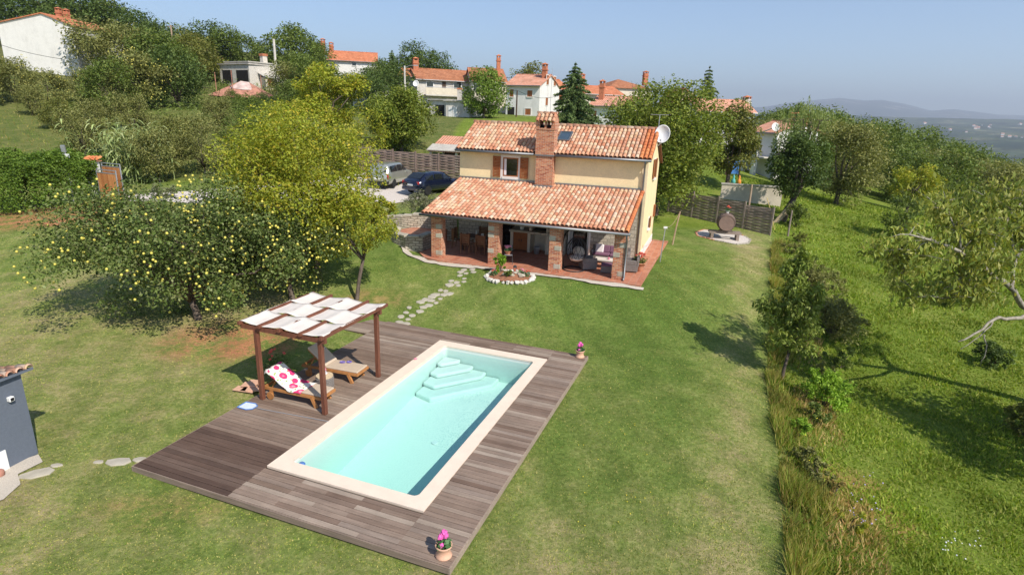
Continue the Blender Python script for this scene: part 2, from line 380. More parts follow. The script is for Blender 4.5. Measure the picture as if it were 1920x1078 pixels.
t = NT('bark'); v = t.tc(); g = t.noise(t.mapv(v, (9,9,2)), 1.0, 6, .7)
t.done(t.ramp(g, [(.3, (.06,.045,.035)), (.7, (.19,.15,.12))]), .95, t.bump(g, .8, .03), .1)
t = NT('pale_bark'); v = t.tc(); g = t.noise(t.mapv(v, (6,6,4)), 1.0, 6, .7)
t.done(t.ramp(g, [(.3, (.16,.14,.11)), (.55, (.34,.31,.26)), (.7, (.46,.44,.36))]), .95, t.bump(g, .6, .02), .1)
# plain ones
simple('coping', (.78,.64,.51), .75, .05, 3, .15, 60, .3)
simple('canvas', (.70,.64,.57), .9, .05, 3, .15, 90, .1)
simple('cushion', (.52,.42,.32), .95, .06, 4, .2, 120, .1)
simple('zinc', (.22,.23,.24), .45, .08, 3, 0, 40, .5, .6)
simple('steel', (.42,.43,.45), .45, .08, 3, 0, 40, .5, .5)
simple('white_paint', (.80,.78,.75), .6, .04, 3)
simple('dish_white', (.84,.83,.82), .5, .03, 3)
simple('terracotta', (.52,.24,.14), .8, .12, 6, .15, 60)
simple('pale_terracotta', (.64,.38,.26), .8, .1, 6, .15, 60)
simple('wicker_dark', (.045,.04,.04), .7, .3, 30, .4, 90)
simple('wicker_grey', (.20,.18,.165), .8, .3, 40, .6, 90)
simple('black_iron', (.03,.03,.032), .5, .2, 8)
simple('purple_cloth', (.20,.10,.15), .95, .12, 6, .1)
simple('white_cloth', (.74,.68,.68), .95, .06, 6, .1)
simple('beige_cloth', (.50,.42,.36), .95, .08, 6, .1)
simple('blue_plastic', (.08,.20,.50), .4, .08, 4, 0, 40, .5)
simple('lilac_plastic', (.16,.12,.45), .4, .08, 4, 0, 40, .5)
simple('white_plastic', (.78,.78,.76), .4, .04, 4, 0, 40, .5)
simple('teal_plastic', (.10,.42,.40), .5, .08, 4); simple('orange_plastic', (.75,.26,.05), .5, .08, 4)
simple('red_paint', (.35,.06,.035), .7, .2, 3); simple('rust', (.42,.20,.14), .85, .4, 1.6, .2, 20); simple('rust_pale', (.56,.42,.38), .85, .3, 1.6, .2, 20)
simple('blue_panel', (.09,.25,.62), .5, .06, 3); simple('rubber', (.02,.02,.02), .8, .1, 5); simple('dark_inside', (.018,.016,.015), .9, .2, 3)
simple('quince', (.64,.56,.11), .6, .15, 9); simple('pink_petal', (.72,.12,.40), .7, .2, 20); simple('rose_petal', (.70,.26,.34), .7, .2, 20)
simple('red_petal', (.62,.12,.08), .7, .25, 20); simple('yellow_petal', (.75,.60,.05), .7, .15, 20); simple('lilac_petal', (.50,.42,.66), .7, .15, 20)
simple('lamp_red', (.40,.02,.02), .3, .1, 5, 0, 40, .6); simple('net', (.62,.70,.82), .6, .08, 30)
simple('straw', (.58,.46,.30), .9, .2, 25); simple('ochre_pole', (.60,.45,.16), .7, .1, 4)
def gloss(name, col, rough=.15, metal=0, spec=.6, coat=0):
    t = NT(name); t.done(t.ramp(t.noise(t.tc(), 2, 3), [(.3, sc(col, .93)), (.7, sc(col, 1.07))]), rough, None, spec, metal, {'Coat Weight': coat})
gloss('car_blue', (.008,.012,.035), .2, .3, .6, .8); gloss('car_silver', (.42,.43,.38), .3, .6, .5, .6); gloss('glass', (.012,.014,.016), .06, 0, .7); gloss('skylight_glass', (.05,.08,.11), .05, 0, .8)
gloss('lacquer_black', (.02,.02,.022), .3)
# towel: printed cloth with large pink rounds and green leaves
t = NT('towel'); v = t.tc(); vo = t.n('TexVoronoi', {'Vector': v, 'Scale': 3.9}); vo2 = t.n('TexVoronoi', {'Vector': v, 'Scale': 9.0})
c = t.mix(t.ramp(vo2.outputs[0], [(.25, 1), (.30, 0)]), (.80,.76,.70), (.30,.42,.14))
c = t.mix(t.ramp(vo.outputs[0], [(.50, 1), (.54, 0)]), c, (.72,.05,.17)); c = t.mix(t.ramp(vo.outputs[0], [(.20, 1), (.30, 0)]), c, (.80,.30,.40))
t.done(c, .95, None, .1)
# skimmer-free pool: pale shell with flecked mosaic
t = NT('pool_shell'); v = t.tc(); pz = t.ramp(t.noise(v, .45, 2, .5), [(.45, 0), (.62, 1)])
fl = t.ramp(t.n('TexVoronoi', {'Vector': v, 'Scale': 19.0}).outputs[0], [(.26, .75), (.42, 0)]); fl = t.math('MULTIPLY', fl, t.math('GREATER_THAN', t.n('SeparateXYZ', {0: t.tc('Normal')}).outputs[2], .7))
fl2 = t.math('LESS_THAN', t.noise(v, 15, 2, .6), .46)
c = t.mix(t.math('MULTIPLY', fl, t.math('ADD', t.math('MULTIPLY', pz, .65), .12)), (.74,.77,.71), (.30,.43,.43))
t.done(c, .6, None, .3)
simple('pool_step', (.64,.71,.66), .6, .03, 3)
simple('mosaic', (.05,.30,.31), .35, .3, 30)
# water: clear, mirror at grazing angles, tinted by the volume it fills
t = NT('water'); v = t.tc()
bp = t.bump(t.math('ADD', t.noise(v, 2.4, 3, .6), t.math('MULTIPLY', t.noise(v, 9, 3, .6), .5)), .28, .06)
fr = t.n('LayerWeight', {'Blend': .5, 'Normal': bp}); fr = t.n('Math', {0: t.math('POWER', fr.outputs[1], 5.0), 1: .9, 2: .02}, operation='MULTIPLY_ADD'); gl = t.n('BsdfGlossy', {'Color': (1,1,1), 'Roughness': .03, 'Normal': bp}); tp = t.n('BsdfTransparent', {'Color': (.93,.99,.99)})
ms = t.n('MixShader', {0: fr.outputs[0], 1: tp.outputs[0], 2: gl.outputs[0]}); t.t.links.new(ms.outputs[0], t.out.inputs[0])
va = t.n('VolumeAbsorption', {'Color': (.22,.87,.82), 'Density': .19}); t.t.links.new(va.outputs[0], t.out.inputs[1])
# leaves
leafmat('leaf_quince', [(.034,.055,.014), (.055,.080,.020), (.078,.10,.032), (.11,.12,.06)], .2)
leafmat('leaf_yellow', [(.11,.140,.016), (.16,.18,.022), (.205,.21,.03), (.125,.15,.02), (.30,.235,.035)], .38)
leafmat('leaf_walnut', [(.062,.088,.015), (.098,.128,.024), (.145,.155,.032), (.075,.105,.02)], .3)
leafmat('leaf_dark', [(.030,.050,.013), (.050,.075,.020), (.070,.098,.03)], .22)
leafmat('leaf_mid', [(.050,.074,.017), (.075,.105,.025), (.105,.125,.035)], .28)
leafmat('leaf_olive', [(.075,.085,.028), (.115,.12,.045), (.15,.145,.055), (.09,.10,.035)], .25)
leafmat('leaf_brown', [(.075,.085,.022), (.11,.115,.03), (.065,.08,.02), (.135,.115,.035)], .25)
leafmat('leaf_cherry', [(.070,.10,.018), (.11,.145,.03), (.16,.18,.05), (.09,.125,.025)], .25)
leafmat('leaf_cherry_pale', [(.10,.135,.028), (.145,.17,.04), (.20,.19,.055), (.08,.11,.024)], .3)
leafmat('needle', [(.042,.068,.026), (.066,.098,.036), (.092,.12,.048)], .1)
leafmat('leaf_hedge', [(.042,.075,.010), (.07,.115,.018), (.105,.15,.03)], .3)
leafmat('leaf_lime', [(.11,.19,.02), (.16,.24,.03), (.09,.16,.02)], .35)
leafmat('leaf_lime2', [(.065,.105,.018), (.095,.14,.028), (.13,.17,.04)], .3)
leafmat('leaf_grey', [(.10,.11,.07), (.15,.155,.11), (.08,.09,.055)], .15)
leafmat('leaf_reed', [(.14,.18,.075), (.20,.24,.11), (.26,.28,.16)], .25)
leafmat('leaf_willow', [(.085,.115,.035), (.13,.16,.06), (.16,.18,.07)], .3)
leafmat('leaf_rust', [(.16,.095,.035), (.20,.13,.05), (.12,.10,.03), (.10,.11,.03)], .2)
leafmat('grass_field', [(.075,.120,.012), (.105,.150,.018), (.14,.175,.028), (.19,.19,.05)], .35, .6, .3, .35)
leafmat('grass_lawn', [(.085,.135,.018), (.125,.165,.03), (.19,.19,.055), (.28,.235,.10)], .3, .6, .3, .3)
leafmat('grass_tall', [(.065,.11,.014), (.10,.145,.02), (.24,.19,.08), (.14,.165,.03), (.18,.12,.05), (.085,.13,.018)], .35, .6, .3, .5)
leafmat('grass_dry', [(.28,.20,.10), (.34,.25,.13), (.20,.16,.07), (.24,.13,.07)], .3)
leafmat('leaf_pot', [(.03,.075,.03), (.05,.11,.045)], .2)

# ---------------------------------------------------------------- ground sheet
EDGE = sorted([(G(x, y).y, G(x, y).x) for x, y in [(1449,450),(1446,500),(1443,600),(1440,740),(1462,870),(1470,1000),(1478,1076)]] + [(46, 18.5), (4, 4.6), (-5, 4.4)])
EY = np.array([e[0] for e in EDGE]); EX = np.array([e[1] for e in EDGE])
def edge_x(y): return np.interp(y, EY, EX)
def axis(lo, hi, step, far, n=34):
    a = np.arange(lo, hi+1e-6, step); k = np.linspace(0, 1, n)[1:]
    return np.r_[(lo-(far+lo)*(k**2.2))[::-1], a, hi+(far-hi)*(k**2.2)]
gx = axis(-40, 36, .5, 900); gy = axis(-3, 62, .5, 900)
XX, YY = np.meshgrid(gx, gy); ZZ = hz(XX, YY)
nx, ny = len(gx), len(gy)
V = np.stack([XX.ravel(), YY.ravel(), ZZ.ravel()], -1)
ii = (np.arange(ny-1)[:, None]*nx+np.arange(nx-1)[None]).ravel()
F = np.stack([ii, ii+1, ii+nx+1, ii+nx], -1)
cen = V[F].mean(1)
pu = (cen[:, 0]-P0.x)*math.cos(PYAW)+(cen[:, 1]-P0.y)*math.sin(PYAW); pv = -(cen[:, 0]-P0.x)*math.sin(PYAW)+(cen[:, 1]-P0.y)*math.cos(PYAW)
F = F[~((pu > -2.0) & (pu < 4.6) & (pv > -.5) & (pv < 9.1))]
ground = fast('ground', V, F, 'ground', smooth=True); struct(ground)
X, Y = V[:, 0], V[:, 1]
def sstep(a, b, x): k = np.clip((x-a)/(b-a), 0, 1); return k*k*(3-2*k)
def blob(px, py, rx, ry, soft=.5):
    p = G(px, py); d = np.hypot((X-p.x)/rx, (Y-p.y)/ry); return 1-sstep(1-soft, 1+soft*.3, d)
wild = np.maximum(sstep(0, .5, X-edge_x(Y)), sstep(37.5, 39, Y+.12*np.clip(X, -60, 0)))
scrub = np.maximum(sstep(70, 100, Y), .75*sstep(38, 42, Y+.10*X)*(X < -6))
rowd = sstep(14, 3, Y)*.8 + .5*sstep(-6, -13, X)*sstep(30, 22, Y) + .45*np.exp(-((X-edge_x(Y)+1.2)/1.0)**2)
dry = np.clip(rowd, 0, 1) - .55*np.exp(-((X-6)/5.5)**2-((Y-24)/7.)**2)
soil = np.clip(blob(60,410,9,2.4)*1.2+blob(420,640,2.6,2.0)*.8+blob(480,640,1.8,1.2)+blob(30,410,7,2)+blob(1620,940,1.2,2.2)*.5+blob(1700,480,1.3,1.0)*.3+blob(700,560,2,1)*.35+blob(300,955,1.6,.6)*.35, 0, 1)
for nm, a in (('wild', wild), ('dry', dry), ('soil', soil), ('scrub', scrub), ('gravel', np.zeros(len(X)))):
    q = ground.data.attributes.new(nm, 'FLOAT', 'POINT'); q.data.foreach_set('value', a.astype(np.float32))
def patch(name, pts, mat, eps=.03, rings=6, wob=.0, seed=0):
    """flat patch lying on the ground"""
    rnd = random.Random(seed); P = []
    n = len(pts)
    for i in range(n):
        a, b = Vector(pts[i][:2]), Vector(pts[(i+1)%n][:2]); k = max(1, int((b-a).length/.4))
        for j in range(k): P.append(a+(b-a)*j/k)
    P = [p+Vector((rnd.uniform(-wob, wob), rnd.uniform(-wob, wob))) for p in P]
    cx = sum((p for p in P), Vector((0,0)))/len(P); n = len(P); vs = []; fs = []
    for r_ in range(rings+1):
        k = 1-r_/rings if r_ < rings else 0
        for p in P:
            q = cx+(p-cx)*k; vs.append((q.x, q.y))
    vz = np.array(vs); z = hz(vz[:, 0], vz[:, 1])+eps; vs = [(a, b, c) for (a, b), c in zip(vs, z)]
    for r_ in range(rings):
        for i in range(n): fs.append((r_*n+i, r_*n+(i+1)%n, (r_+1)*n+(i+1)%n, (r_+1)*n+i))
    b = MB(); b.add(vs, fs); return struct(b.build(name, mat, fix=False))
def ribbon(name, pts, width, mat, eps=.03, seed=0, wob=.06):
    rnd = random.Random(seed); P = []
    for i in range(len(pts)-1):
        a, b = Vector(pts[i][:2]), Vector(pts[i+1][:2]); k = max(1, int((b-a).length/.3))
        P += [a+(b-a)*j/k for j in range(k)]
    P.append(Vector(pts[-1][:2])); vs = []; fs = []; n = len(P); m_ = 4
    for i, p in enumerate(P):
        d = (P[min(i+1, n-1)]-P[max(i-1, 0)]).normalized(); q = Vector((-d.y, d.x)); wl = width/2+rnd.uniform(-wob, wob); wr = width/2+rnd.uniform(-wob, wob)
        for j in range(m_+1):
            s_ = p+q*(-wl+(wl+wr)*j/m_); vs.append((s_.x, s_.y, hz(s_.x, s_.y)+eps))
    for i in range(n-1):
        for j in range(m_): fs.append((i*(m_+1)+j, i*(m_+1)+j+1, (i+1)*(m_+1)+j+1, (i+1)*(m_+1)+j))
    b = MB(); b.add(vs, fs); return struct(b.build(name, mat, fix=False))
drive = [G(705,388), G(800,372), FOOT(800,41), FOOT(800,45), FOOT(690,47), FOOT(560,42), FOOT(330,38.6), FOOT(230,38), FOOT(240,36.7), FOOT(370,36.2), FOOT(520,36), FOOT(620,35.5)]
patch('gravel_driveway', drive, 'gravel', .03, 8, .12)
hp = lambda u, v: HW(u, v)
ribbon('gravel_strip', [hp(-2.5,-1.9), hp(-1.7,-2.75), hp(-.7,-3.6), hp(.4,-4.05), hp(2.2,-4.2), hp(5,-4.2), hp(8,-4.22), hp(10.9,-4.25)], .27, 'white_gravel', .05, 3)
patch('shed_gravel', [G(-30,950), G(12,935), G(40,908), G(32,888), G(80,868), G(66,853), G(0,880), G(-60,890), G(-80,960)], 'white_gravel', .03, 5, .1)
gb = [G(1305,436), G(1320,431), G(1365,437), G(1395,443), G(1407,450), G(1403,457), G(1380,459), G(1340,451), G(1308,443)]
patch('gravel_bed', gb, 'gravel', .03, 4, .03)

# ---------------------------------------------------------------- far plain and mountains (beyond the hill, in the haze)
def far_sheet(name, ys, xs, zf, mat):
    XX, YY = np.meshgrid(xs, ys); ZZ = zf(XX, YY); n = len(xs)
    ii = (np.arange(len(ys)-1)[:, None]*n+np.arange(n-1)[None]).ravel()
    return struct(fast(name, np.stack([XX.ravel(), YY.ravel(), ZZ.ravel()], -1), np.stack([ii, ii+1, ii+n+1, ii+n], -1), mat, smooth=True))
def vnoise(x, y, seed=0):
    rs = np.random.RandomState(seed); o = 0
    for k in range(7):
        a = rs.rand()*6.28; f_ = 2.0**k; o = o+np.sin((x*math.cos(a)+y*math.sin(a))*f_+rs.rand()*6.28)*np.sin((x*math.cos(a+1.3)+y*math.sin(a+1.3))*f_*.8+rs.rand()*6.28)/f_**.9
    return o
t = NT('far_woodland'); v = t.pos()
c = t.ramp(t.noise(v, .0026, 8, .72), [(.40, (.012,.026,.012)), (.50, (.035,.055,.022)), (.59, (.075,.09,.04)), (.70, (.26,.22,.14))])
c = t.mix(1, c, t.ramp(t.noise(v, .011, 6, .75), [(.35, .25), (.65, 1.8)]), 'MULTIPLY')
t.done(c, 1, None, 0)
t = NT('mountain'); v = t.pos()
c = t.ramp(t.noise(v, .0016, 7, .7), [(.40, (.03,.045,.04)), (.56, (.07,.08,.06)), (.66, (.36,.33,.29))])
t.done(c, 1, None, 0)
def zplain(x, y):
    r = np.hypot(x, y)
    return -95 + vnoise(x/1100, y/700, 3)*17 + 215*np.clip((r-3000)/5200, 0, 1)**1.25 + vnoise(x/300, y/300, 8)*7
far_sheet('far_plain', np.r_[np.linspace(480, 3000, 80), np.linspace(3050, 8400, 130)], np.linspace(-4000, 10000, 320), zplain, 'far_woodland')
MPX = [(1360,206),(1440,200),(1480,193),(1530,188),(1575,184),(1620,189),(1655,188),(1700,196),(1745,208),(1790,205),(1830,210),(1870,215),(1930,217),(2100,226),(2400,240)]
MX = []; MZ = []
for px, py in MPX:
    p = AT(px, py, 16000); MX.append(p.x); MZ.append(p.z)
def zmount(x, y):
    top = np.interp(x*16000/y, [-9000]+MX, [120]+MZ)
    k = np.clip(1-np.abs(y-16000)/5200, 0, 1); k = k**.75
    return 60+(top-60)*k*(1+0*x)+vnoise(x/1300, y/1300, 5)*14*np.sin(k*PI*.97)+vnoise(x/420, y/420, 9)*7*np.sin(k*PI)
far_sheet('mountains', np.linspace(11000, 21000, 81), np.linspace(-6000, 24000, 320), zmount, 'mountain')
# even, thin summer haze
b = MB(); b.bx(-14000, 27000, -1200, 22500, -120, 1050); hzb = b.build('haze', 'rubber', fix=False); hzb['kind'] = 'stuff'
t = NT('haze_air'); pv_ = t.n('VolumePrincipled', {'Color': (.78,.87,1.0), 'Density': 1.1e-4, 'Anisotropy': .2}); t.t.links.new(pv_.outputs[0], t.out.inputs[1])
hzb.data.materials.clear(); hzb.data.materials.append(M_['haze_air'])

# ---------------------------------------------------------------- deck and pool
dk = thing('pool_deck', 'weathered grey brown timber deck surrounding the swimming pool', 'deck', P0, PYAW); dk['kind'] = 'structure'
DU0, DU1, DV0, DV1 = -2.81, 5.36, -1.19, 9.69
CU0, CU1, CV0, CV1 = 0, 4.16, 0, 8.765
b = MB(); bd_ = MB(); rnd = random.Random(4); pw = .141; nrow = int(round((DV1-DV0)/pw)); pw = (DV1-DV0)/nrow
for i in range(nrow):
    a, c = DV0+i*pw+.006, DV0+(i+1)*pw-.006
    if a >= CV1 or c <= CV0: segs = [(DU0, DU1)]
    else: segs = [(DU0, CU0-.004), (CU1+.004, DU1)]
    for s0, s1 in segs:
        cuts = [s0]
        if s1-s0 > 4.0: cuts += [0.0 if i % 2 else .02, 1.15 if i % 3 else 1.9, 2.75 if i % 2 else 3.3, 4.16]
        cuts.append(s1)
        for q in range(len(cuts)-1):
            dz = rnd.uniform(-.004, .004); (bd_ if cuts[q+1] < .1 and a < .35+rnd.uniform(-.3, .9) else b).bx(cuts[q]+.0015, cuts[q+1]-.0015, a, c, -.027+dz, 0+dz)
b.build('boards', 'deck_wood', dk); o = bd_.build('boards', 'deck_dark', dk); o['label'] = 'darker brown boards at the near left corner'
b = MB(); b.bx(DU0+.02, CU0-.02, DV0+.02, DV1-.02, -.30, -.034); b.bx(CU1+.02, DU1-.02, DV0+.02, DV1-.02, -.30, -.034); b.bx(CU0-.02, CU1+.02, DV0+.02, CV0-.02, -.30, -.035); b.bx(CU0-.02, CU1+.02, CV1+.02, DV1-.02, -.30, -.035)
b.build('dark_underlay', 'dark_inside', dk)  # solid dark underlay, coloured so the gaps between boards read as shade
b = MB(); b.bx(DU0-.03, DU0, DV0-.03, DV1+.03, -.15, -.012); b.bx(DU1, DU1+.03, DV0-.03, DV1+.03, -.15, -.012); b.bx(DU0, DU1, DV0-.03, DV0, -.15, -.012); b.bx(DU0, DU1, DV1, DV1+.03, -.15, -.012)
b.build('edge_board', 'deck_wood', dk)
st = thing('deck_step', 'low weathered timber step against the far left edge of the deck', 'step', PW(-3.55, 9.0, -.06), PYAW)
b = MB()
for i in range(8): b.bx(-.68, .70, -.70+i*.172, -.70+i*.172+.165, .0, .03)
b.build('boards', 'deck_wood', st); b = MB(); b.bx(-.67, .69, -.69, .66, -.14, -.003); b.build('frame', 'dark_wood', st)

pool = thing('swimming_pool', 'rectangular swimming pool with pale coping and clear turquoise water', 'pool', P0, PYAW)
IU0, IU1, IV0, IV1, WL, FL = .385, 3.80, .37, 8.38, -.13, -1.0
def rrect(u0, u1, v0, v1, r, n=5):
    o = []
    for cx, cy, a0 in ((u1-r, v1-r, 0), (u0+r, v1-r, 90), (u0+r, v0+r, 180), (u1-r, v0+r, 270)):
        for i in range(n+1): a = R(a0+90*i/n); o.append((cx+r*math.cos(a), cy+r*math.sin(a)))
    return o
def ring(mb, outer, inner, z0, z1):
    n = len(outer); vs = []
    for p in (outer, inner):
        for z in (z0, z1): vs += [(x, y, z) for x, y in p]
    o0, o1, i0, i1 = 0, n, 2*n, 3*n; fs = []
    for k in range(n):
        j = (k+1)%n; fs += [(o1+k, o1+j, i1+j, i1+k), (o0+k, o0+j, o1+j, o1+k), (i0+j, i0+k, i1+k, i1+j), (o0+j, o0+k, i0+k, i0+j)]
    mb.add(vs, fs)
inn = rrect(IU0, IU1, IV0, IV1, .13); out = rrect(CU0, CU1, CV0, CV1, .004)
b = MB(); ring(b, out, inn, -.04, .022); b.build('coping', 'coping', pool)
def flr(v): return FL-.02*0-.40*min(max((6.2-v)/4.2, 0), 1)
inn2 = rrect(IU0-.012, IU1+.012, IV0-.012, IV1+.012, .13); n = len(inn2)
b = MB(); b.add([(x, y, -.042) for x, y in inn2]+[(x, y, FL-.6) for x, y in inn2], [(i, n+i, n+(i+1)%n, (i+1)%n) for i in range(n)])
vb_ = [IV0-.1, 2.0, 3.0, 4.0, 5.0, 6.2, IV1+.1]; b.add([(x, q, flr(q)) for q in vb_ for x in (IU0-.1, IU1+.1)], [(2*i, 2*i+1, 2*i+3, 2*i+2) for i in range(6)]); b.build('basin', 'pool_shell', pool, fix=False)
b = MB(); inn3 = rrect(IU0-.008, IU1+.008, IV0-.008, IV1+.008, .13); b.add([(x, y, FL-.55) for x, y in inn3]+[(x, y, WL) for x, y in inn3], [tuple(range(n))[::-1], tuple(range(n,2*n))]+[(i,(i+1)%n,n+(i+1)%n,n+i) for i in range(n)]); b.build('water', 'water', pool)
for i, k in enumerate((1.0, .77, .54, .30)):
    zt = FL+.01+(i+1)*.150
    L_ = 2.35*k; W_ = 2.05*k
    u0, v1 = IU0+.02, IV1-.02
    po = [(u0, v1), (u0+W_*1.05, v1), (u0+W_*1.05, v1-L_*.24), (u0+W_*.32, v1-L_), (u0, v1-L_*.92)]
    b = MB(); b.prism(po, zt-.150+(-.06 if i == 0 else .002), zt); b.build('step', 'pool_step', pool, bevel=.06)
b = MB(); b.lathe([(.0, .015), (.09, .015), (.10, .0)], 20, (2.2, 4.2, flr(4.2)+.012)); b.build('drain', 'white_plastic', pool)
b = MB(); b.bx(IU0-.008, IU0+.004, IV0+.3, IV1-.3, -.085, -.06); b.build('liner_rail', 'coping', pool)

# ---------------------------------------------------------------- the farmhouse
hs = thing('farmhouse', 'yellow two storey house with mottled tile roofs, brick chimney and a brick pillared porch', 'house', H0, HYAW)
terr = thing('terrace', None, None, H0, HYAW); terr['kind'] = 'structure'
b = MB(); b.prism([(-.75,-2.75), (.1,-3.75), (1.0,-4.0), (10.75,-4.05), (11.0,6.4), (10.05,6.4), (10.05,.7), (-.75,.7)], -.9, 0); b.build('terrace_floor', 'terracotta_floor', terr)
VB = 6.0
b = MB(); b.wallpoly([(.69,-.8), (.69,5.08), (2.85,6.21), (VB,4.56), (VB,-.8)], 'x', 0, 10.05); b.build('wall', 'yellow_plaster', hs)
b = MB(); b.bx(10.05, 10.075, .68, VB+.02, -.05, .42); b.build('plinth', 'base_white', hs)
b = MB(); b.bx(9.78, 10.062, .655, .69, 0, 5.0); b.build('corner_strip', 'pale_plaster', hs)
b = MB()
for u0, u1, z0, z1 in ((0, 2.4, 0, 3.3), (2.4, 3.3, 2.15, 3.3), (3.3, 6.45, 0, 3.3), (6.45, 7.42, 2.15, 3.3), (7.42, 9.78, 0, 3.3)): b.bx(u0, u1, .57, .69, z0, z1)
b.build('stone_wall', 'stonework', hs)
for u0, u1 in ((2.4, 3.3), (6.45, 7.42)):
    b = MB(); b.bx(u0, u0+.09, .555, .60, 0, 2.15); b.bx(u1-.09, u1, .555, .60, 0, 2.15); b.bx(u0, u1, .553, .60, 2.06, 2.16)
    d = b.build('door', 'white_paint' if u0 > 5 else 'dark_wood', hs)
    b = MB(); b.bx(u0+.09, u1-.09, .62, .66, .02, 2.06); b.build('pane', 'glass', d)
    if u0 > 5:
        b = MB(); b.bx(u1-.02, u1+.07, .10, .56, .02, 2.1); b.build('shutter', 'white_paint', d)
        b = MB(); b.bx(u0-.05, u0+.02, .10, .56, .02, 2.1); b.build('shutter', 'white_paint', d)
def tiles(mb, O, U, Sd, W, L, pitch=.205, step=.305, r0=.098, r1=.078, seed=0, u_from=0.0, ln=.43, base_lift=.03):
    rnd = random.Random(seed); O, U, Sd = Vector(O), Vector(U).normalized(), Vector(Sd).normalized(); N = U.cross(Sd).normalized()
    if N.z < 0: N = -N
    nc = int(round(W/pitch)); p = W/nc; nr = int(math.ceil(L/step))
    for i in range(nc):
        for j in range(nr):
            s0 = j*step+rnd.uniform(-.012, .012); s1 = min(s0+ln, L+.02); du = rnd.uniform(-.006, .006); uc = (i+.5)*p+u_from; vs = []
            for s_, r_, lift in ((s0, r0, base_lift), (s1, r1, base_lift-.022)):
                for k in range(7):
                    th = PI*k/6; vs.append(O+U*(uc+du+r_*math.cos(th))+Sd*s_+N*(r_*math.sin(th)*.95+lift))
            mb.add(vs, [(k, k+1, 8+k, 7+k) for k in range(6)])
            # thickness of the visible nose
            vs = []
            for r_ in (r0, r0-.018):
                for k in range(7):
                    th = PI*k/6; vs.append(O+U*(uc+du+r_*math.cos(th))+Sd*s0+N*(r_*math.sin(th)*.95+base_lift))
            b0 = len(mb.v)-14
            n0 = len(mb.v); mb.v += [tuple(mb.M@q) for q in vs[7:]]
            mb.f += [(b0+k+1, b0+k, n0+k, n0+k+1) for k in range(6)]
def roof_side(u0, u1, ve, ze, vr, zr, seed, verge=0):
    L = math.hypot(vr-ve, zr-ze); b = MB()
    tiles(b, (u0, ve, ze), (1,0,0), (0, vr-ve, zr-ze), u1-u0-verge, L, seed=seed)
    return b, L
RU0, RU1 = -.10, 10.22
slab = MB(); th = .07
slab.wallpoly([(.30,5.035-th), (2.85,6.37-th), (6.3,4.56-th), (6.3,4.56), (2.85,6.37), (.30,5.035)], 'x', RU0, RU1)
roof = slab.build('roof', 'roof_under', hs)
b, L = roof_side(RU0, RU1, .31, 5.04, 2.85, 6.37, 1, .62); b.build('tiles', 'roof_tile', roof, smooth=True)
b = MB(); tiles(b, (RU1-.62, .31, 5.04), (1,0,0), (0,2.54,1.33), .62, L, seed=7); b.build('verge_tiles', 'verge_tile', roof, smooth=True)
b = MB(); tiles(b, (RU0, 6.3, 4.56), (1,0,0), (0,-3.45,1.81), RU1-RU0, 3.9, seed=2); b.build('tiles', 'roof_tile', roof, smooth=True)
b = MB(); tiles(b, (RU0, 2.85, 6.39), (0,1,0), (1,0,0), .21, RU1-RU0, pitch=.21, step=.36, r0=.135, r1=.115, seed=3, u_from=-.105, ln=.43); b.build('ridge_tiles', 'roof_tile', roof, smooth=True)
# skylight
sl_ = (6.37-5.05)/(2.85-.33)
def roofz(v): return 5.05+(v-.33)*sl_
b = MB(); M = Matrix.Translation((5.52, 1.72, roofz(1.72)+.12))@Matrix.Rotation(math.atan(sl_), 4, 'X'); b.M = M
for q in ((-.33, -.27, -.45, .45), (.27, .33, -.45, .45), (-.27, .27, -.45, -.39), (-.27, .27, .39, .45)): b.bx(*q, -.06, .05)
k = b.build('skylight', 'zinc', hs); b = MB(); b.M = M; b.bx(-.27, .27, -.39, .39, -.02, .02); b.build('pane', 'skylight_glass', k)
# porch roof
LU0, LU1 = -.02, 10.0
slab = MB(); slab.wallpoly([(-3.80,2.19-th), (.67,3.455-th), (.67,3.455), (-3.80,2.19)], 'x', LU0, LU1); pr = slab.build('porch_roof', 'roof_under', hs)
LL = math.hypot(4.47, 1.265)
b = MB(); tiles(b, (LU0, -3.80, 2.19), (1,0,0), (0,4.47,1.265), LU1-LU0-.2, LL, seed=11); b.build('tiles', 'roof_tile', pr, smooth=True)
b = MB(); tiles(b, (LU1-.2, -3.80, 2.19), (1,0,0), (0,4.47,1.265), .2, LL, seed=12); b.build('verge_tiles', 'verge_tile', pr, smooth=True)
b = MB(); b.bx(-.02, 4.40, .60, .69, 3.47, 3.60); b.bx(5.40, 9.78, .60, .69, 3.47, 3.60); b.bx(4.36, 5.42, .16, .24, 3.34, 3.46); b.build('flashing', 'zinc', pr)
b = MB(); b.bx(.1, 9.9, -3.45, -3.20, 2.05, 2.235); b.build('beam', 'dark_wood', pr)
for i in range(13):
    b = MB(); u = .3+i*.77; b.bar((u, -3.72, 2.12), (u, .57, 3.33), .09, .12); b.build('rafter', 'dark_wood', pr)
def gutter(pts, par, r=.062):
    b = MB(); b.tube(pts, r, 8); return b.build('gutter', 'zinc', par, smooth=True)
gutter([(RU0,.245,4.985), (4.30,.245,4.98)], roof); gutter([(5.46,.245,4.98), (RU1,.245,4.975)], roof); gutter([(LU0-.05,-3.87,2.13), (LU1+.08,-3.87,2.115)], pr)
b = MB(); b.tube([(9.93,.25,4.95), (9.93,.30,4.83), (9.90,.54,4.55), (9.90,.585,4.3), (9.90,.585,.05)], .045, 8); b.build('downpipe', 'zinc', hs, smooth=True)
b = MB(); b.tube([(9.93,-3.84,2.06), (9.93,-3.78,1.92), (9.93,-3.60,1.75), (9.93,-3.58,.1), (9.93,-3.75,.05)], .042, 8); b.build('downpipe', 'zinc', hs, smooth=True)
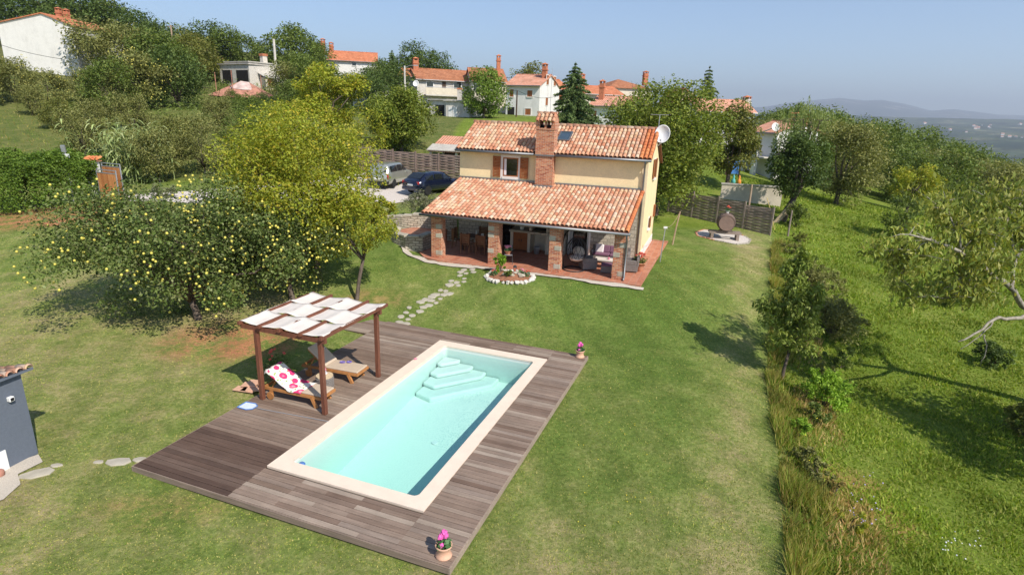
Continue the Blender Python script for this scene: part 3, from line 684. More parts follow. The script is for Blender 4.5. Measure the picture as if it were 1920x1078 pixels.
# pillars: brick with a few pale stones let in
rnd = random.Random(9)
for u in (.40, 3.41, 6.41, 9.37):
    b = MB(); b.bx(u, u+.54, -3.56, -3.06, 0, 2.06); p = b.build('pillar', 'brick', hs, bevel=.012)
    for z in ((.15, 1.0, 1.45) if u != 3.41 else (.55, 1.3, 1.62)):
        b = MB(); x = u+rnd.choice((-.012, .25)); b.bx(x, x+.30, -3.572, -3.40, z, z+.22); b.build('stone_block', 'flagstone', p, bevel=.015)
# chimney
cu0, cu1, cv0, cv1 = 4.43, 5.35, .26, .86
b = MB(); b.bx(cu0, cu1, cv0, cv1, 3.1, 4.93); b.bx(cu0-.03, cu1-.0, cv0-.05, cv1, 5.0, 6.22); b.bx(cu0-.06, cu1+.03, cv0-.08, cv1+.03, 6.22, 6.30)
ch = b.build('chimney', 'brick', hs)
b = MB(); b.bx(cu0-.05, cu1+.05, cv0-.07, cv1, 4.93, 5.0); b.build('flashing', 'zinc', ch)
b = MB()
for x0, x1 in ((cu0-.05, cu0+.14), (cu0+.40, cu0+.49), (cu1-.17, cu1+.02)): b.bx(x0, x1, cv0-.07, cv0+.09, 6.30, 6.64); b.bx(x0, x1, cv1-.13, cv1+.02, 6.30, 6.64)
b.bx(cu1-.17, cu1+.02, cv0+.09, cv1-.13, 6.30, 6.64); b.bx(cu0-.05, cu0+.10, cv0+.09, cv1-.13, 6.30, 6.64)
cv_m = (cv0+cv1)/2-.03
b.wallpoly([(cv0-.07,6.64), (cv1+.02,6.64), (cv_m,6.95)], 'x', cu0-.05, cu1+.02); b.build('chimney_hood', 'brick', ch)
b = MB(); b.bx(cu0+.10, cu1-.17, cv0+.14, cv1-.16, 6.30, 6.45); b.build('flue', 'dark_inside', ch)
b = MB(); tiles(b, (cu0-.09, cv0-.17, 6.60), (1,0,0), (0,cv_m-cv0+.17,.40), cu1-cu0+.13, .52, pitch=.20, step=.26, seed=5, ln=.30); tiles(b, (cu0-.09, cv1+.12, 6.60), (1,0,0), (0,cv_m-cv1-.12,.40), cu1-cu0+.13, .5, pitch=.20, step=.26, seed=6, ln=.30)
tiles(b, (cu0-.09, cv_m, 6.97), (0,1,0), (1,0,0), .21, cu1-cu0+.13, pitch=.21, step=.34, r0=.12, r1=.10, seed=8, u_from=-.105); b.build('cap_tiles', 'roof_tile', ch, smooth=True)
# window with shutters
wu0, wu1, wz0, wz1 = 2.50, 3.36, 3.74, 4.72
b = MB(); fw = .14
b.bx(wu0-fw, wu0, .655, .69, wz0-fw, wz1+fw); b.bx(wu1, wu1+fw, .655, .69, wz0-fw, wz1+fw); b.bx(wu0, wu1, .655, .69, wz1, wz1+fw); b.bx(wu0-.02, wu1+.02, .62, .69, wz0-fw, wz0)
wn = b.build('window', 'base_white', hs)
b = MB(); b.bx(wu0, wu1, .676, .69, wz0, wz1); b.build('pane', 'glass', wn)
b = MB(); b.bx(wu0, wu0+.06, .66, .689, wz0, wz1); b.bx(wu1-.06, wu1, .66, .689, wz0, wz1); b.bx(wu0+.06, wu1-.06, .66, .689, wz1-.06, wz1); b.bx(wu0+.06, wu1-.06, .66, .689, wz0, wz0+.06); b.build('frame', 'shutter_wood', wn)
b = MB(); b.bx(wu0+.07, wu0+.2, .664, .674, wz0+.07, wz1-.07); b.build('curtain', 'white_cloth', wn)
for a, c in ((wu0-fw-.40, wu0-.12), (wu1+.12, wu1+fw+.42)):
    b = MB()
    b.bx(a, a+.05, .585, .63, wz0-.06, wz1+.05); b.bx(c-.05, c, .585, .63, wz0-.06, wz1+.05)
    for i in range(14): z = wz0-.05+i*(wz1-wz0+.1)/14; b.box(((a+c)/2, .606, z+.03), (c-a-.1, .022, .062), 0, .35)
    s_ = b.build('shutter', 'shutter_wood', wn)
    b = MB(); b.bx(min(a, c)+.1, min(a, c)+.16, .63, .66, wz0+.1, wz0+.14); b.bx(min(a, c)+.1, min(a, c)+.16, .63, .66, wz1-.14, wz1-.1); b.build('hinge', 'black_iron', wn)
# gable windows
for v0, v1, z0, z1 in ((3.25,3.85,3.95,4.85), (3.1,3.5,1.25,1.75)):
    b = MB(); b.bx(10.05, 10.075, v0-.08, v1+.08, z0-.08, z1+.08); wg = b.build('window', 'base_white', hs); b = MB(); b.bx(10.076, 10.08, v0, v1, z0, z1); b.build('pane', 'glass', wg)
    for a in ((v0-.42, v0-.02), (v1+.02, v1+.42)) if z0 > 3 else ((v1+.02, v1+.36),):
        b = MB(); b.bx(10.09, 10.13, a[0], a[1], z0-.05, z1+.05); b.build('shutter', 'shutter_wood', wg)
    b = MB(); b.bx(10.05, 10.17, v0-.12, v1+.12, z0-.14, z0-.081); b.build('sill', 'base_white', wg)
b = MB(); b.bx(10.02, 10.14, 5.3, 5.75, 1.55, 2.2); b.build('meter_box', 'shutter_wood', hs)
b = MB(); b.bx(10.05, 10.16, 1.35, 1.75, 4.95, 5.55); b.build('wall_box', 'pale_plaster', hs)

# ---------------------------------------------------------------- on and around the house
def hthing(name, label, cat, u, v, z=0, rz=0, group=None): return thing(name, label, cat, HW(u, v, z), HYAW+rz, group)
d = hthing('satellite_dish', 'round white satellite dish on an arm at the right gable of the yellow house', 'satellite dish', 10.40, 2.55, 6.18, R(-8))
b = MB(); b.M = Matrix.Rotation(R(-14), 4, 'X'); pr_ = []
for i in range(9): r_ = .46*i/8; pr_.append((max(r_, .0), .12*(r_/.46)**2))
b.M = b.M@Matrix.Rotation(R(90), 4, 'X')@Matrix.Diagonal((.86, 1, 1, 1)); b.lathe(pr_+[(.455, .105)], 28); b.build('dish', 'dish_white', d, smooth=True)
b = MB(); b.tube([(0,-.02,-.42), (.02,-.42,-.30)], .014, 6); b.box((.02,-.45,-.27), (.07,.12,.07)); b.build('feed_arm', 'steel', d)
b = MB(); b.tube([(.0,.10,0), (-.02,.28,.0), (-.02,.28,-.35), (-.3,.28,-.62)], .03, 6); b.build('bracket', 'steel', d)
d = hthing('tv_antenna', 'thin rooftop aerial with crossed rods above the white satellite dish', 'antenna', 10.12, 2.95, 6.2)
b = MB(); b.tube([(0,0,0), (0,0,.95)], .02, 6); b.build('mast', 'steel', d)
b = MB(); b.tube([(-.45,0,.93), (.45,0,.93)], .012, 5)
for x in (-.4, -.2, 0, .2, .4): b.tube([(x,-.22,.94), (x,.22,.94)], .008, 4)
b.build('rods', 'steel', d)

def slat_chair(name, label, u, v, rz, group):
    t_ = hthing(name, label, 'chair', u, v, 0, rz, group); m_ = 'teak_dark'
    b = MB()
    for i in range(6): b.bx(-.23, .23, -.22+i*.075, -.22+i*.075+.06, .43, .455)
    b.build('seat', m_, t_)
    b = MB()
    for i in range(7): b.bx(-.21, .21, -.255-.014*i, -.235-.014*i, .52+i*.075, .58+i*.075)
    b.bx(-.25, -.21, -.37, -.23, .45, 1.06); b.bx(.21, .25, -.37, -.23, .45, 1.06); b.build('backrest', m_, t_)
    for x in (-.25, .21):
        b = MB(); b.bar((x+.02,-.27,.45), (x+.02,-.34,0), .04); b.build('leg', m_, t_)
        b = MB(); b.bx(x, x+.04, .18, .22, 0, .64); b.build('leg', m_, t_)
        b = MB(); b.bx(x-.01, x+.05, -.28, .24, .64, .665); b.build('armrest', m_, t_)
    return t_
timber('teak_dark', [(.20,.095,.045), (.26,.13,.065)], (10,10,10), .6, .2, False)
ttb = hthing('dining_table', 'dark wooden dining table under the porch by the stone wall', 'table', 2.05, -1.05)
b = MB()
for i in range(8): b.bx(-1.0, 1.0, -.46+i*.115, -.46+i*.115+.105, .72, .75)
b.build('tabletop', 'dark_wood', ttb)
for x, y in ((-.9,-.38), (.9,-.38), (-.9,.38), (.9,.38)): b = MB(); b.bx(x-.035, x+.035, y-.035, y+.035, 0, .72); b.build('leg', 'dark_wood', ttb)
g_ = 'dining chairs round the porch table'
slat_chair('dining_chair', 'left of the two slatted wooden chairs with backs to the lawn at the porch table', 1.6, -1.85, 0, g_)
slat_chair('dining_chair', 'right of the two slatted wooden chairs with backs to the lawn at the porch table', 2.45, -1.85, 0, g_)
slat_chair('dining_chair', 'slatted wooden chair at the left end of the porch table', .80, -1.05, -PI/2, g_)
slat_chair('dining_chair', 'left chair behind the porch table against the stone wall', 1.75, -.30, PI, g_)
slat_chair('dining_chair', 'right chair behind the porch table, nearer the dark door', 2.55, -.30, PI, g_)
o = MB()
o.lathe([(.0,0), (.05,0), (.075,.05), (.06,.12), (.065,.14)], 12); o = o.build('table_vase', 'white_plastic', None, HW(2.1,-1.05,1.2-.45), smooth=True); tag(o, 'small pale vase on the dark dining table under the porch', 'vase')
o = MB(); o.lathe([(.03,0), (.03,.26), (.012,.27)], 10); o = o.build('candle', 'white_plastic', None, HW(1.75,-1.05,.75)); tag(o, 'left of two white candles on the porch dining table', 'candle', 'candles on the dining table')
o2 = o.copy(); COL.objects.link(o2); o2.location = HW(2.5,-1.0,.75); o2['label'] = 'right of two white candles on the porch dining table'

fp = hthing('outdoor_fireplace', 'masonry barbecue fireplace with wooden cupboard doors under the porch', 'fireplace', 4.4, .20)
b = MB()
for x0, x1 in ((-1.0,-.86), (-.05,.10), (.93,1.08)): b.bx(x0, x1, -.55, .36, 0, 1.02)
b.bx(-.86, -.05, .28, .36, 0, 1.02); b.bx(.10, .93, .25, .36, 0, 2.1); b.build('base', 'cream_plaster', fp)
b = MB(); b.bx(-1.06, .08, -.62, .36, 1.02, 1.13); b.build('counter', 'flagstone', fp, bevel=.01)
b = MB(); b.bx(.02, 1.14, -.60, .36, 1.00, 1.10); b.build('hearth', 'stonework', fp)
b = MB(); b.bx(.0, .14, -.50, .36, 1.13, 2.1); b.bx(.93, 1.08, -.50, .36, 1.10, 2.1); b.bx(.14, .93, -.52, .25, 1.85, 2.5); b.build('hood', 'stonework', fp)
b = MB(); b.bx(.14, .93, .10, .25, 1.10, 1.85); b.build('firebox', 'dark_inside', fp)
for x0, x1 in ((-.85,-.46), (-.45,-.06)):
    b = MB(); b.bx(x0, x1, -.50, -.47, .08, 1.0); dd = b.build('door', 'gate_wood_dark', fp) if False else b.build('door', 'shutter_wood', fp)
    b = MB(); b.box((x1-.06 if x0 < -.5 else x0+.06, -.52, .6), (.02,.04,.12)); b.build('handle', 'black_iron', dd)
b = MB(); b.bx(1.12, 1.9, -.35, .34, 0, .92); o = hthing('stone_bench', 'low stone block bench between the fireplace and the right porch door', 'bench', 4.4, .2)
b.build('block', 'stonework', o); b = MB(); b.bx(1.10, 1.92, -.38, .34, .92, 1.0); b.build('slab', 'flagstone', o)
o = MB(); o.lathe([(.13,0), (.16,.34), (.17,.36), (.15,.36), (.12,.04)], 16); o = o.build('zinc_bucket', 'zinc_blue', None, HW(4.9,-.42,0)) if False else o.build('bucket', 'steel', None, HW(4.9,-.42,0), smooth=True)
tag(o, 'grey metal bucket in the niche below the barbecue fireplace', 'bucket')

def flowers(par, mat, n, c, r, seed, size=.035, leaf='leaf_pot', nleaf=140, h=.0, name='blossom', lsize=.09):
    rs = np.random.RandomState(seed); cc = np.array(c)
    leaves(par, 'leaves', leaf, ellip(rs, nleaf, cc, r), lsize, rs, droop=.1)
    for k in range(n):
        a = rs.rand()*6.28; q = rs.rand()**.5
        p = (c[0]+r[0]*q*math.cos(a)*.8, c[1]+r[1]*q*math.sin(a)*.8, c[2]+r[2]*(.75+.5*(1-q))+h*rs.rand())
        b = MB(); b.blob(p, (size, size, size*.75), 7, k, .3); b.build(name, mat, par)
def ellip(rs, n, c, r):
    d = rs.randn(n, 3); d /= np.linalg.norm(d, axis=1)[:, None]; return np.array(c)+d*np.array(r)*(rs.rand(n, 1)**.45)
def leafgeo(cen, size, rs, asp=.5, droop=.3, spread=1.0, up=.4, out=None):
    n = len(cen); d = rs.randn(n, 3); d[:, 2] = d[:, 2]*.6-droop
    if out is not None: d += out*.9
    d /= np.linalg.norm(d, axis=1)[:, None]
    nn = rs.randn(n, 3); nn[:, 2] += up*2.2; s_ = np.cross(nn, d); s_ /= np.maximum(np.linalg.norm(s_, axis=1), 1e-6)[:, None]
    L = (size*(.65+.7*rs.rand(n)))[:, None]; wv = L*asp*.5; nrm = np.cross(d, s_)
    V = np.empty((n, 4, 3)); V[:, 0] = cen-d*L*.5; V[:, 1] = cen-s_*wv+nrm*L*.07; V[:, 2] = cen+d*L*.5-np.array([0,0,1])*L*.06; V[:, 3] = cen+s_*wv+nrm*L*.07
    return V.reshape(-1, 3), np.arange(n*4).reshape(n, 4)
def leaves(par, name, mat, cen, size, rs, loc=None, **kw):
    V, F = leafgeo(np.asarray(cen), size, rs, **kw); return fast(name, V, F, mat, par, loc)
def pot(name, label, loc, r, h, mat, fl, nfl, seed, fr=None, fh=.22, size=.05, leaf='leaf_pot', nleaf=160, rim=True, rz=0, cat='flowerpot'):
    t_ = thing(name, label, cat, loc, rz)
    b = MB(); b.lathe([(r*.62,0), (r*.66,.015), (r*.72,h*.5), (r*.95,h*.86), (r*1.08,h*.87), (r*1.10,h), (r*.96,h), (r*.86,h*.86)], 22); p = b.build('pot', mat, t_, smooth=True)
    b = MB(); b.lathe([(.0,h*.87), (r*.9,h*.87)], 18); b.build('earth', 'soil', p)
    fr = fr or r*1.05
    flowers(t_, fl, nfl, (0,0,h+fh*.45), (fr, fr, fh), seed, size, leaf, nleaf, fh*.4)
    return t_
pot('flowerpot', 'large terracotta pot of red flowers on the tiles at the right end of the porch', HW(10.35,-1.55), .27, .42, 'terracotta', 'red_petal', 26, 3, .34, .24, .045, 'leaf_mid', 260)
pot('flowerpot', 'pink flowers in a wicker pot on the fireplace counter', HW(3.95,-.1,1.13), .15, .2, 'white_plastic', 'pink_petal', 9, 4, .17, .16, .045)
fc = hthing('folding_chair', 'small folding metal chair used as a flower stand in front of the porch', 'chair', 4.28, -3.05, 0, R(-160))
b = MB(); b.bx(-.19, .19, -.18, .18, .43, .455); b.build('seat', 'steel', fc)
b = MB(); b.bar((-.19,-.2,.0), (-.17,.2,.44), .025); b.bar((.19,-.2,0), (.17,.2,.44), .025); b.build('leg', 'black_iron', fc)
b = MB(); b.bar((-.19,.24,0), (-.19,-.24,.85), .025); b.bar((.19,.24,0), (.19,-.24,.85), .025); b.build('leg', 'black_iron', fc)
b = MB(); b.bx(-.19, .19, -.25, -.22, .66, .72); b.bx(-.19, .19, -.26, -.23, .78, .84); b.build('backrest', 'steel', fc)
pot('flowerpot', 'pink flowers in a brown pot standing on the folding metal chair', HW(4.25,-3.05,.455), .17, .17, 'terracotta', 'rose_petal', 16, 6, .2, .14, .045)
# hanging egg chair on a floor stand
eg = hthing('hanging_chair', 'dark wicker egg chair hanging from its curved stand under the porch', 'hanging chair', 7.45, -2.75, 0, R(-5))
b = MB(); b.tube([(0+.50*math.cos(a), .50*math.sin(a), .03) for a in np.linspace(0, 2*PI, 25)], .03, 6); b.build('base_ring', 'black_iron', eg)
b = MB(); b.tube([(-.5,0,.03), (-.62,.0,.5), (-.64,0,1.1), (-.52,0,1.65), (-.28,0,1.92), (0,0,1.93), (.12,0,1.86)], .03, 8); b.build('stand', 'black_iron', eg, smooth=True)
b = MB()
for k in range(14):
    a0 = 2*PI*k/14
    for sgn in (1, -1):
        b.tube([(.47*math.sin(ph)*math.cos(a0+sgn*ph*.5)+.08, .44*math.sin(ph)*math.sin(a0+sgn*ph*.5), .95-.62*math.cos(ph)) for ph in np.linspace(.15, PI*.93, 12)], .011, 4, False)
b.build('wicker_shell', 'wicker_dark', eg)
b = MB(); b.tube([(.08,0,1.55), (.10,0,1.86)], .012, 5); b.build('hanger', 'black_iron', eg)
b = MB(); b.blob((.10,-.02,.58), (.36,.34,.16), 14, 1, .06); b.blob((.12,.2,.85), (.30,.12,.25), 12, 2, .06); b.build('seat_cushion', 'beige_cloth', eg, smooth=True)
# lounge corner
sf = hthing('wicker_sofa', 'grey wicker sofa with purple seat cushions at the right end of the porch', 'sofa', 8.75, -.55, 0)
b = MB(); b.bx(-.95, .95, -.36, .36, .06, .36); b.build('seat_base', 'wicker_grey', sf, bevel=.02)
b = MB(); b.bx(-.95, .95, .26, .38, .36, .78); b.build('backrest', 'wicker_grey', sf, bevel=.02)
for x in (-.95, .83): b = MB(); b.bx(x, x+.12, -.36, .36, .36, .60); b.build('armrest', 'wicker_grey', sf, bevel=.02)
for x in (-.82, .01): b = MB(); b.bx(x, x+.80, -.36, .25, .365, .48); b.build('seat_cushion', 'purple_cloth', sf, bevel=.04)
for x in (-.25, .10, .45): b = MB(); b.box((x+.02, .17, .64), (.36,.13,.36), 0, R(-14)); b.build('back_cushion', 'purple_cloth', sf, bevel=.05)
o = MB(); o.box((0,0,.2), (.42,.13,.42), 0, R(-16)); o = o.build('pillow', 'white_cloth', None, HW(8.2,-.55,.47), HYAW, bevel=.05); tag(o, 'white pillow leaning at the left end of the wicker sofa', 'pillow')
ct = hthing('coffee_table', 'low wicker coffee table with a pale top before the porch sofa', 'table', 8.75, -1.75)
b = MB(); b.bx(-.52, .52, -.30, .30, .40, .44); b.build('tabletop', 'canvas', ct)
for x, y in ((-.47,-.25), (.42,-.25), (-.47,.20), (.42,.20)): b = MB(); b.bx(x, x+.05, y, y+.05, 0, .40); b.build('leg', 'beige_cloth', ct)
o = MB(); o.lathe([(.05,0), (.06,.10), (.04,.11)], 10); o = o.build('candle', 'rose_petal', None, HW(8.9,-1.8,.44)); tag(o, 'small pink candle jar on the pale coffee table', 'candle')
def armchair(label, u, v, rz):
    a = hthing('wicker_armchair', label, 'armchair', u, v, 0, rz, 'wicker armchairs of the lounge corner')
    b = MB(); b.bx(-.36, .36, -.34, .34, .05, .36); b.build('seat_base', 'wicker_grey', a, bevel=.02)
    b = MB(); b.bx(-.36, .36, -.38, -.27, .30, .70); b.build('backrest', 'wicker_grey', a, bevel=.02)
    for x in (-.36, .25): b = MB(); b.bx(x, x+.11, -.34, .34, .36, .58); b.build('armrest', 'wicker_grey', a, bevel=.02)
    b = MB(); b.bx(-.24, .24, -.26, .32, .365, .46); b.build('seat_cushion', 'purple_cloth', a, bevel=.03)
armchair('grey wicker armchair with its back to the egg chair', 8.0, -2.25, R(-60)); armchair('grey wicker armchair right of the corner pillar', 9.95, -1.75, R(95))
o = MB(); o.bx(-.25, .25, -.25, .25, .03, .34); pf = hthing('footstool', 'square grey wicker footstool with purple pad beside the corner pillar', 'stool', 8.95, -2.55, 0, R(8)); o.build('base', 'wicker_grey', pf, bevel=.02)
o = MB(); o.bx(-.25, .25, -.25, .25, .342, .42); o.build('seat_cushion', 'purple_cloth', pf, bevel=.03)

# retaining walls left of the porch
def stonewall(name, label, pts, z0, z1, th, mat, capz=None, cat='wall', loc=None):
    """free-standing wall along a polyline of house-frame points; z1 may be a list"""
    t_ = hthing(name, label, cat, 0, 0); b = MB(); n = len(pts); zt = z1 if hasattr(z1, '__len__') else [z1]*n; L = []; Rr = []
    for i in range(n):
        a = Vector(pts[max(i-1, 0)]); c = Vector(pts[min(i+1, n-1)]); dd = (c-a).normalized(); q = Vector((-dd.y, dd.x))*th/2; p = Vector(pts[i]); L.append(p+q); Rr.append(p-q)
    vs = []
    for i in range(n): vs += [(*L[i], z0), (*L[i], zt[i]), (*Rr[i], zt[i]), (*Rr[i], z0)]
    fs = [(0,1,2,3), (4*n-1, 4*n-2, 4*n-3, 4*n-4)]
    for i in range(n-1):
        for k in range(4): fs.append((4*i+k, 4*i+4+k, 4*i+4+(k+1)%4, 4*i+(k+1)%4))
    b.add(vs, fs); w_ = b.build('wall', mat, t_)
    rnd = random.Random(len(pts)); b = MB()
    for i in range(n-1):
        a, c = Vector(pts[i]), Vector(pts[i+1]); Ls = (c-a).length; k = max(1, int(Ls/.38))
        for j in range(k):
            q = a+(c-a)*((j+.5)/k); z = zt[i]+(zt[i+1]-zt[i])*((j+.5)/k); an = math.atan2((c-a).y, (c-a).x)
            b.box((q.x, q.y, z+.02), (Ls/k*rnd.uniform(.85, .97), th*rnd.uniform(1.0, 1.12), rnd.uniform(.07, .12)), an+rnd.uniform(-.05, .05), rnd.uniform(-.04, .04))
    if capz: b.build('capstone', 'flagstone', t_, bevel=.02)
    return t_
stonewall('retaining_wall', 'curved dry stone retaining wall left of the porch', [(-.1,.55), (-1.0,.25), (-2.0,.05), (-3.0,-.25), (-4.2,-.3), (-5.6,.3)], -.6, [1.55,1.5,1.4,1.25,1.1,1.0], .42, 'drystone', True)
stonewall('retaining_wall', 'low stepped stone wall block in front of the terracotta ledge', [(-.72,-1.35), (-.74,-2.55), (-1.35,-2.75), (-2.2,-2.35), (-3.1,-1.6), (-4.0,-1.2)], -.6, [.72,.72,.72,.70,.66,.6], .40, 'drystone', True)
o = MB(); o.prism([(-.53,.3), (-.55,-1.2), (-.95,-2.3), (-2.1,-2.1), (-2.9,-1.4), (-2.4,-.2)], -.5, .66); lg = hthing('tiled_ledge', 'terracotta tiled ledge between the two stone walls beside the porch', 'ledge', 0, 0); o.build('ledge', 'terracotta_floor', lg)
o = MB(); o.lathe([(.16,0), (.26,.10), (.27,.26), (.20,.30)], 12); o = o.build('stone_urn', 'flagstone', None, HW(-2.45,-2.0,.68), smooth=True); tag(o, 'round grey stone urn on the end of the low stone wall', 'urn')

# rock garden ring
g0 = HW(5.05,-4.95); rg = thing('flower_bed', 'oval bed of bare earth ringed with white stones before the porch', 'flower bed', (g0.x, g0.y, hz(g0.x, g0.y)), HYAW); rg['kind'] = 'structure'
sl_t = lambda x, y: hz(*(Vector((g0.x, g0.y))+Matrix.Rotation(HYAW, 2)@Vector((x, y))))-hz(g0.x, g0.y)
b = MB(); vs = [(0,0,.12+sl_t(0,0))]; K = 24
for k in range(K): a = 2*PI*k/K; x, y = 1.02*math.cos(a), .62*math.sin(a); vs.append((x, y, sl_t(x, y)+.06))
b.add(vs, [(0, 1+k, 1+(k+1)%K) for k in range(K)]); b.build('earth', 'soil', rg)
rnd = random.Random(2); ws = None
for k in range(30):
    a = 2*PI*k/30+rnd.uniform(-.05, .05); x, y = 1.08*math.cos(a), .70*math.sin(a); s_ = rnd.uniform(.07, .135)
    b = MB(); b.blob((0,0,s_*.35), (s_*1.1, s_*.9, s_*.75), 7, k, .25); p = Vector((g0.x, g0.y))+Matrix.Rotation(HYAW, 2)@Vector((x, y))
    o = b.build('white_stone', 'white_stone', None, (p.x, p.y, hz(p.x, p.y)+.01), a); tag(o, 'white edging stone of the oval bed before the porch', 'stone', 'white stones ringing the bed')
for k, (x, y) in enumerate(((-.2,-.1), (.15,-.15), (.42,.05), (.2,.2), (.6,-.1))):
    b = MB(); s_ = rnd.uniform(.08, .15); b.blob((0,0,s_*.4), (s_*1.1, s_*.8, s_*.7), 7, k+50, .25); p = Vector((g0.x, g0.y))+Matrix.Rotation(HYAW, 2)@Vector((x, y))
    o = b.build('garden_rock', 'flagstone', None, (p.x, p.y, hz(p.x, p.y)+.08)); tag(o, 'grey rock lying inside the oval flower bed', 'rock', 'rocks inside the bed')
def gpt(x, y, z=.05): p = Vector((g0.x, g0.y))+Matrix.Rotation(HYAW, 2)@Vector((x, y)); return (p.x, p.y, hz(p.x, p.y)+z)
def bush(name, label, loc, r, n, ls, mat, seed, cat='shrub', group=None, stems=5, asp=.5, droop=.1, surf=.45, up=.4, zc=None):
    rs = np.random.RandomState(seed); t_ = thing(name, label, cat, loc, 0, group); r = np.array(r, float); zc = zc or r[2]*.85
    ncl = max(6, int(n/60)); cl = ellip(rs, ncl, (0,0,zc), r*.86); ra = rs.rand(ncl)*.22*min(r[0], r[2])+.12*min(r[0], r[2])
    ix = rs.randint(0, ncl, n); d = rs.randn(n, 3); d /= np.linalg.norm(d, axis=1)[:, None]; c = cl[ix]+d*(ra[ix]*rs.rand(n)**surf)[:, None]
    c[:, 2] = np.maximum(c[:, 2], .02); leaves(t_, 'foliage', mat, c, ls, rs, asp=asp, droop=droop, up=up, out=d*.5)
    b = MB()
    for k in range(stems): q = cl[rs.randint(ncl)]; b.tube([(0,0,-.1), (q[0]*.4, q[1]*.4, q[2]*.55), tuple(q)], [.03*r[2]+.006, .02*r[2]+.004, .006], 5)
    b.build('stem', 'bark', t_); return t_
bush('garden_shrub', 'bright yellow green shrub in the oval bed before the porch', gpt(-.55,.22), (.36,.32,.52), 1500, .085, 'leaf_lime', 21)
bush('boxwood_ball', 'small dark green clipped ball shrub in the oval bed', gpt(-.02,-.22), (.22,.22,.24), 900, .05, 'leaf_hedge', 22)
for k, (x, y, m_) in enumerate(((.45,.25,'rose_petal'), (.75,.12,'red_petal'), (-.75,-.1,'red_petal'))):
    t_ = thing('bedding_plant', ['small pink flowering plant at the back of the oval bed', 'small red flowering plant at the right end of the oval bed', 'small red flowering plant at the left end of the oval bed'][k], 'plant', gpt(x, y)); flowers(t_, m_, 8, (0,0,.12), (.18,.18,.14), 30+k, .03, nleaf=90)
lt = thing('garden_lantern', 'black lantern with a red top standing at the back of the oval bed', 'lantern', gpt(.12,.30))
b = MB(); b.bx(-.07, .07, -.07, .07, 0, .04)
for x in (-.065, .05):
    for y in (-.065, .05): b.bx(x, x+.015, y, y+.015, .04, .30)
b.bx(-.085, .085, -.085, .085, .30, .33); b.add([(-.085,-.085,.33), (.085,-.085,.33), (.085,.085,.33), (-.085,.085,.33), (0,0,.43)], [(0,1,4), (1,2,4), (2,3,4), (3,0,4)]); b.build('frame', 'black_iron', lt)
b = MB(); b.lathe([(.04,.04), (.04,.2), (.0,.21)], 10); b.build('candle', 'red_petal', lt)
# stepping stones
rnd = random.Random(6); A, B_ = G(884,497), G(762,603); N_ = 19; k = 0
for i in range(N_):
    f_ = i/(N_-1); c = A.lerp(B_, f_)+Vector((.25*math.sin(f_*5), 0, 0)); dr = (B_-A).normalized(); sd = Vector((-dr.y, dr.x, 0))
    for s_ in ((-.20, .20) if i % 3 else (-.27, .04, .33)):
        p = c+sd*(s_+rnd.uniform(-.07, .07))+dr*rnd.uniform(-.1, .1); rr = rnd.uniform(.13, .23)
        if rnd.random() < .12: continue
        n = rnd.randint(5, 7); a0 = rnd.random()*6; pl = [(rr*rnd.uniform(.75, 1.15)*math.cos(a0+2*PI*j/n), rr*.8*rnd.uniform(.7, 1.2)*math.sin(a0+2*PI*j/n)) for j in range(n)]
        e = .15; gx_ = (hz(p.x+e, p.y)-hz(p.x-e, p.y))/(2*e); gy_ = (hz(p.x, p.y+e)-hz(p.x, p.y-e))/(2*e)
        b = MB(); b.prism(pl, -.06, .035); o = b.build('stepping_stone', 'flagstone', None, (p.x, p.y, hz(p.x, p.y)), bevel=.008)
        o.rotation_euler = (math.atan(gy_), -math.atan(gx_), 0)
        tag(o, 'pale flat stone of the path from the deck to the porch', 'stepping stone', 'stepping stones between deck and porch')
for k, (px, py, r_, lb) in enumerate(((222,866,.33,'largest flat stone in the grass at the left corner of the deck'), (184,867,.13,'smallest flat stone in the grass left of the deck corner'), (262,862,.18,'flat stone half hidden under the left deck corner'), (106,873,.15,'pale flat stone nearest the grey shed corner'), (70,888,.36,'long slanting flat stone before the grey shed'))):
    p = G(px, py); b = MB(); b.prism([(r_*rnd.uniform(.8, 1.1)*math.cos(2*PI*j/7), r_*.55*rnd.uniform(.8, 1.1)*math.sin(2*PI*j/7)) for j in range(7)], -.05, .03); o = b.build('stepping_stone', 'flagstone', None, p, .5 if k == 4 else .1, bevel=.008); tag(o, lb, 'stepping stone', 'flat stones by the shed')

# ---------------------------------------------------------------- on the deck
def pthing(name, label, cat, u, v, z=0, rz=0, group=None): return thing(name, label, cat, PW(u, v, z), PYAW+rz, group)
pg = pthing('pergola', 'brown timber pergola with woven cream canvas roof over two loungers', 'pergola', 0, 0)
a0, a1, b0, b1 = -2.50, -.336, 2.56, 5.19; PH = 2.12
for u, v in ((a0,b0), (a1,b0), (a1,b1), (a0,b1)): b = MB(); b.bx(u-.06, u+.06, v-.06, v+.06, 0, PH); b.build('post', 'pergola_wood', pg, bevel=.008)
ru0, ru1, rv0, rv1 = -3.02, -.16, 2.50, 5.52
for v in (b0, b1): b = MB(); b.bx(ru0, ru1, v-.045, v+.045, PH, PH+.13); b.build('beam', 'pergola_wood', pg)
xs_ = np.linspace(ru0+.05, ru1-.05, 5)
for i, x in enumerate(xs_): b = MB(); b.bx(x-.035, x+.035, rv0-.1, rv1+.1, PH+.13, PH+.225); b.build('rafter', 'pergola_wood', pg)
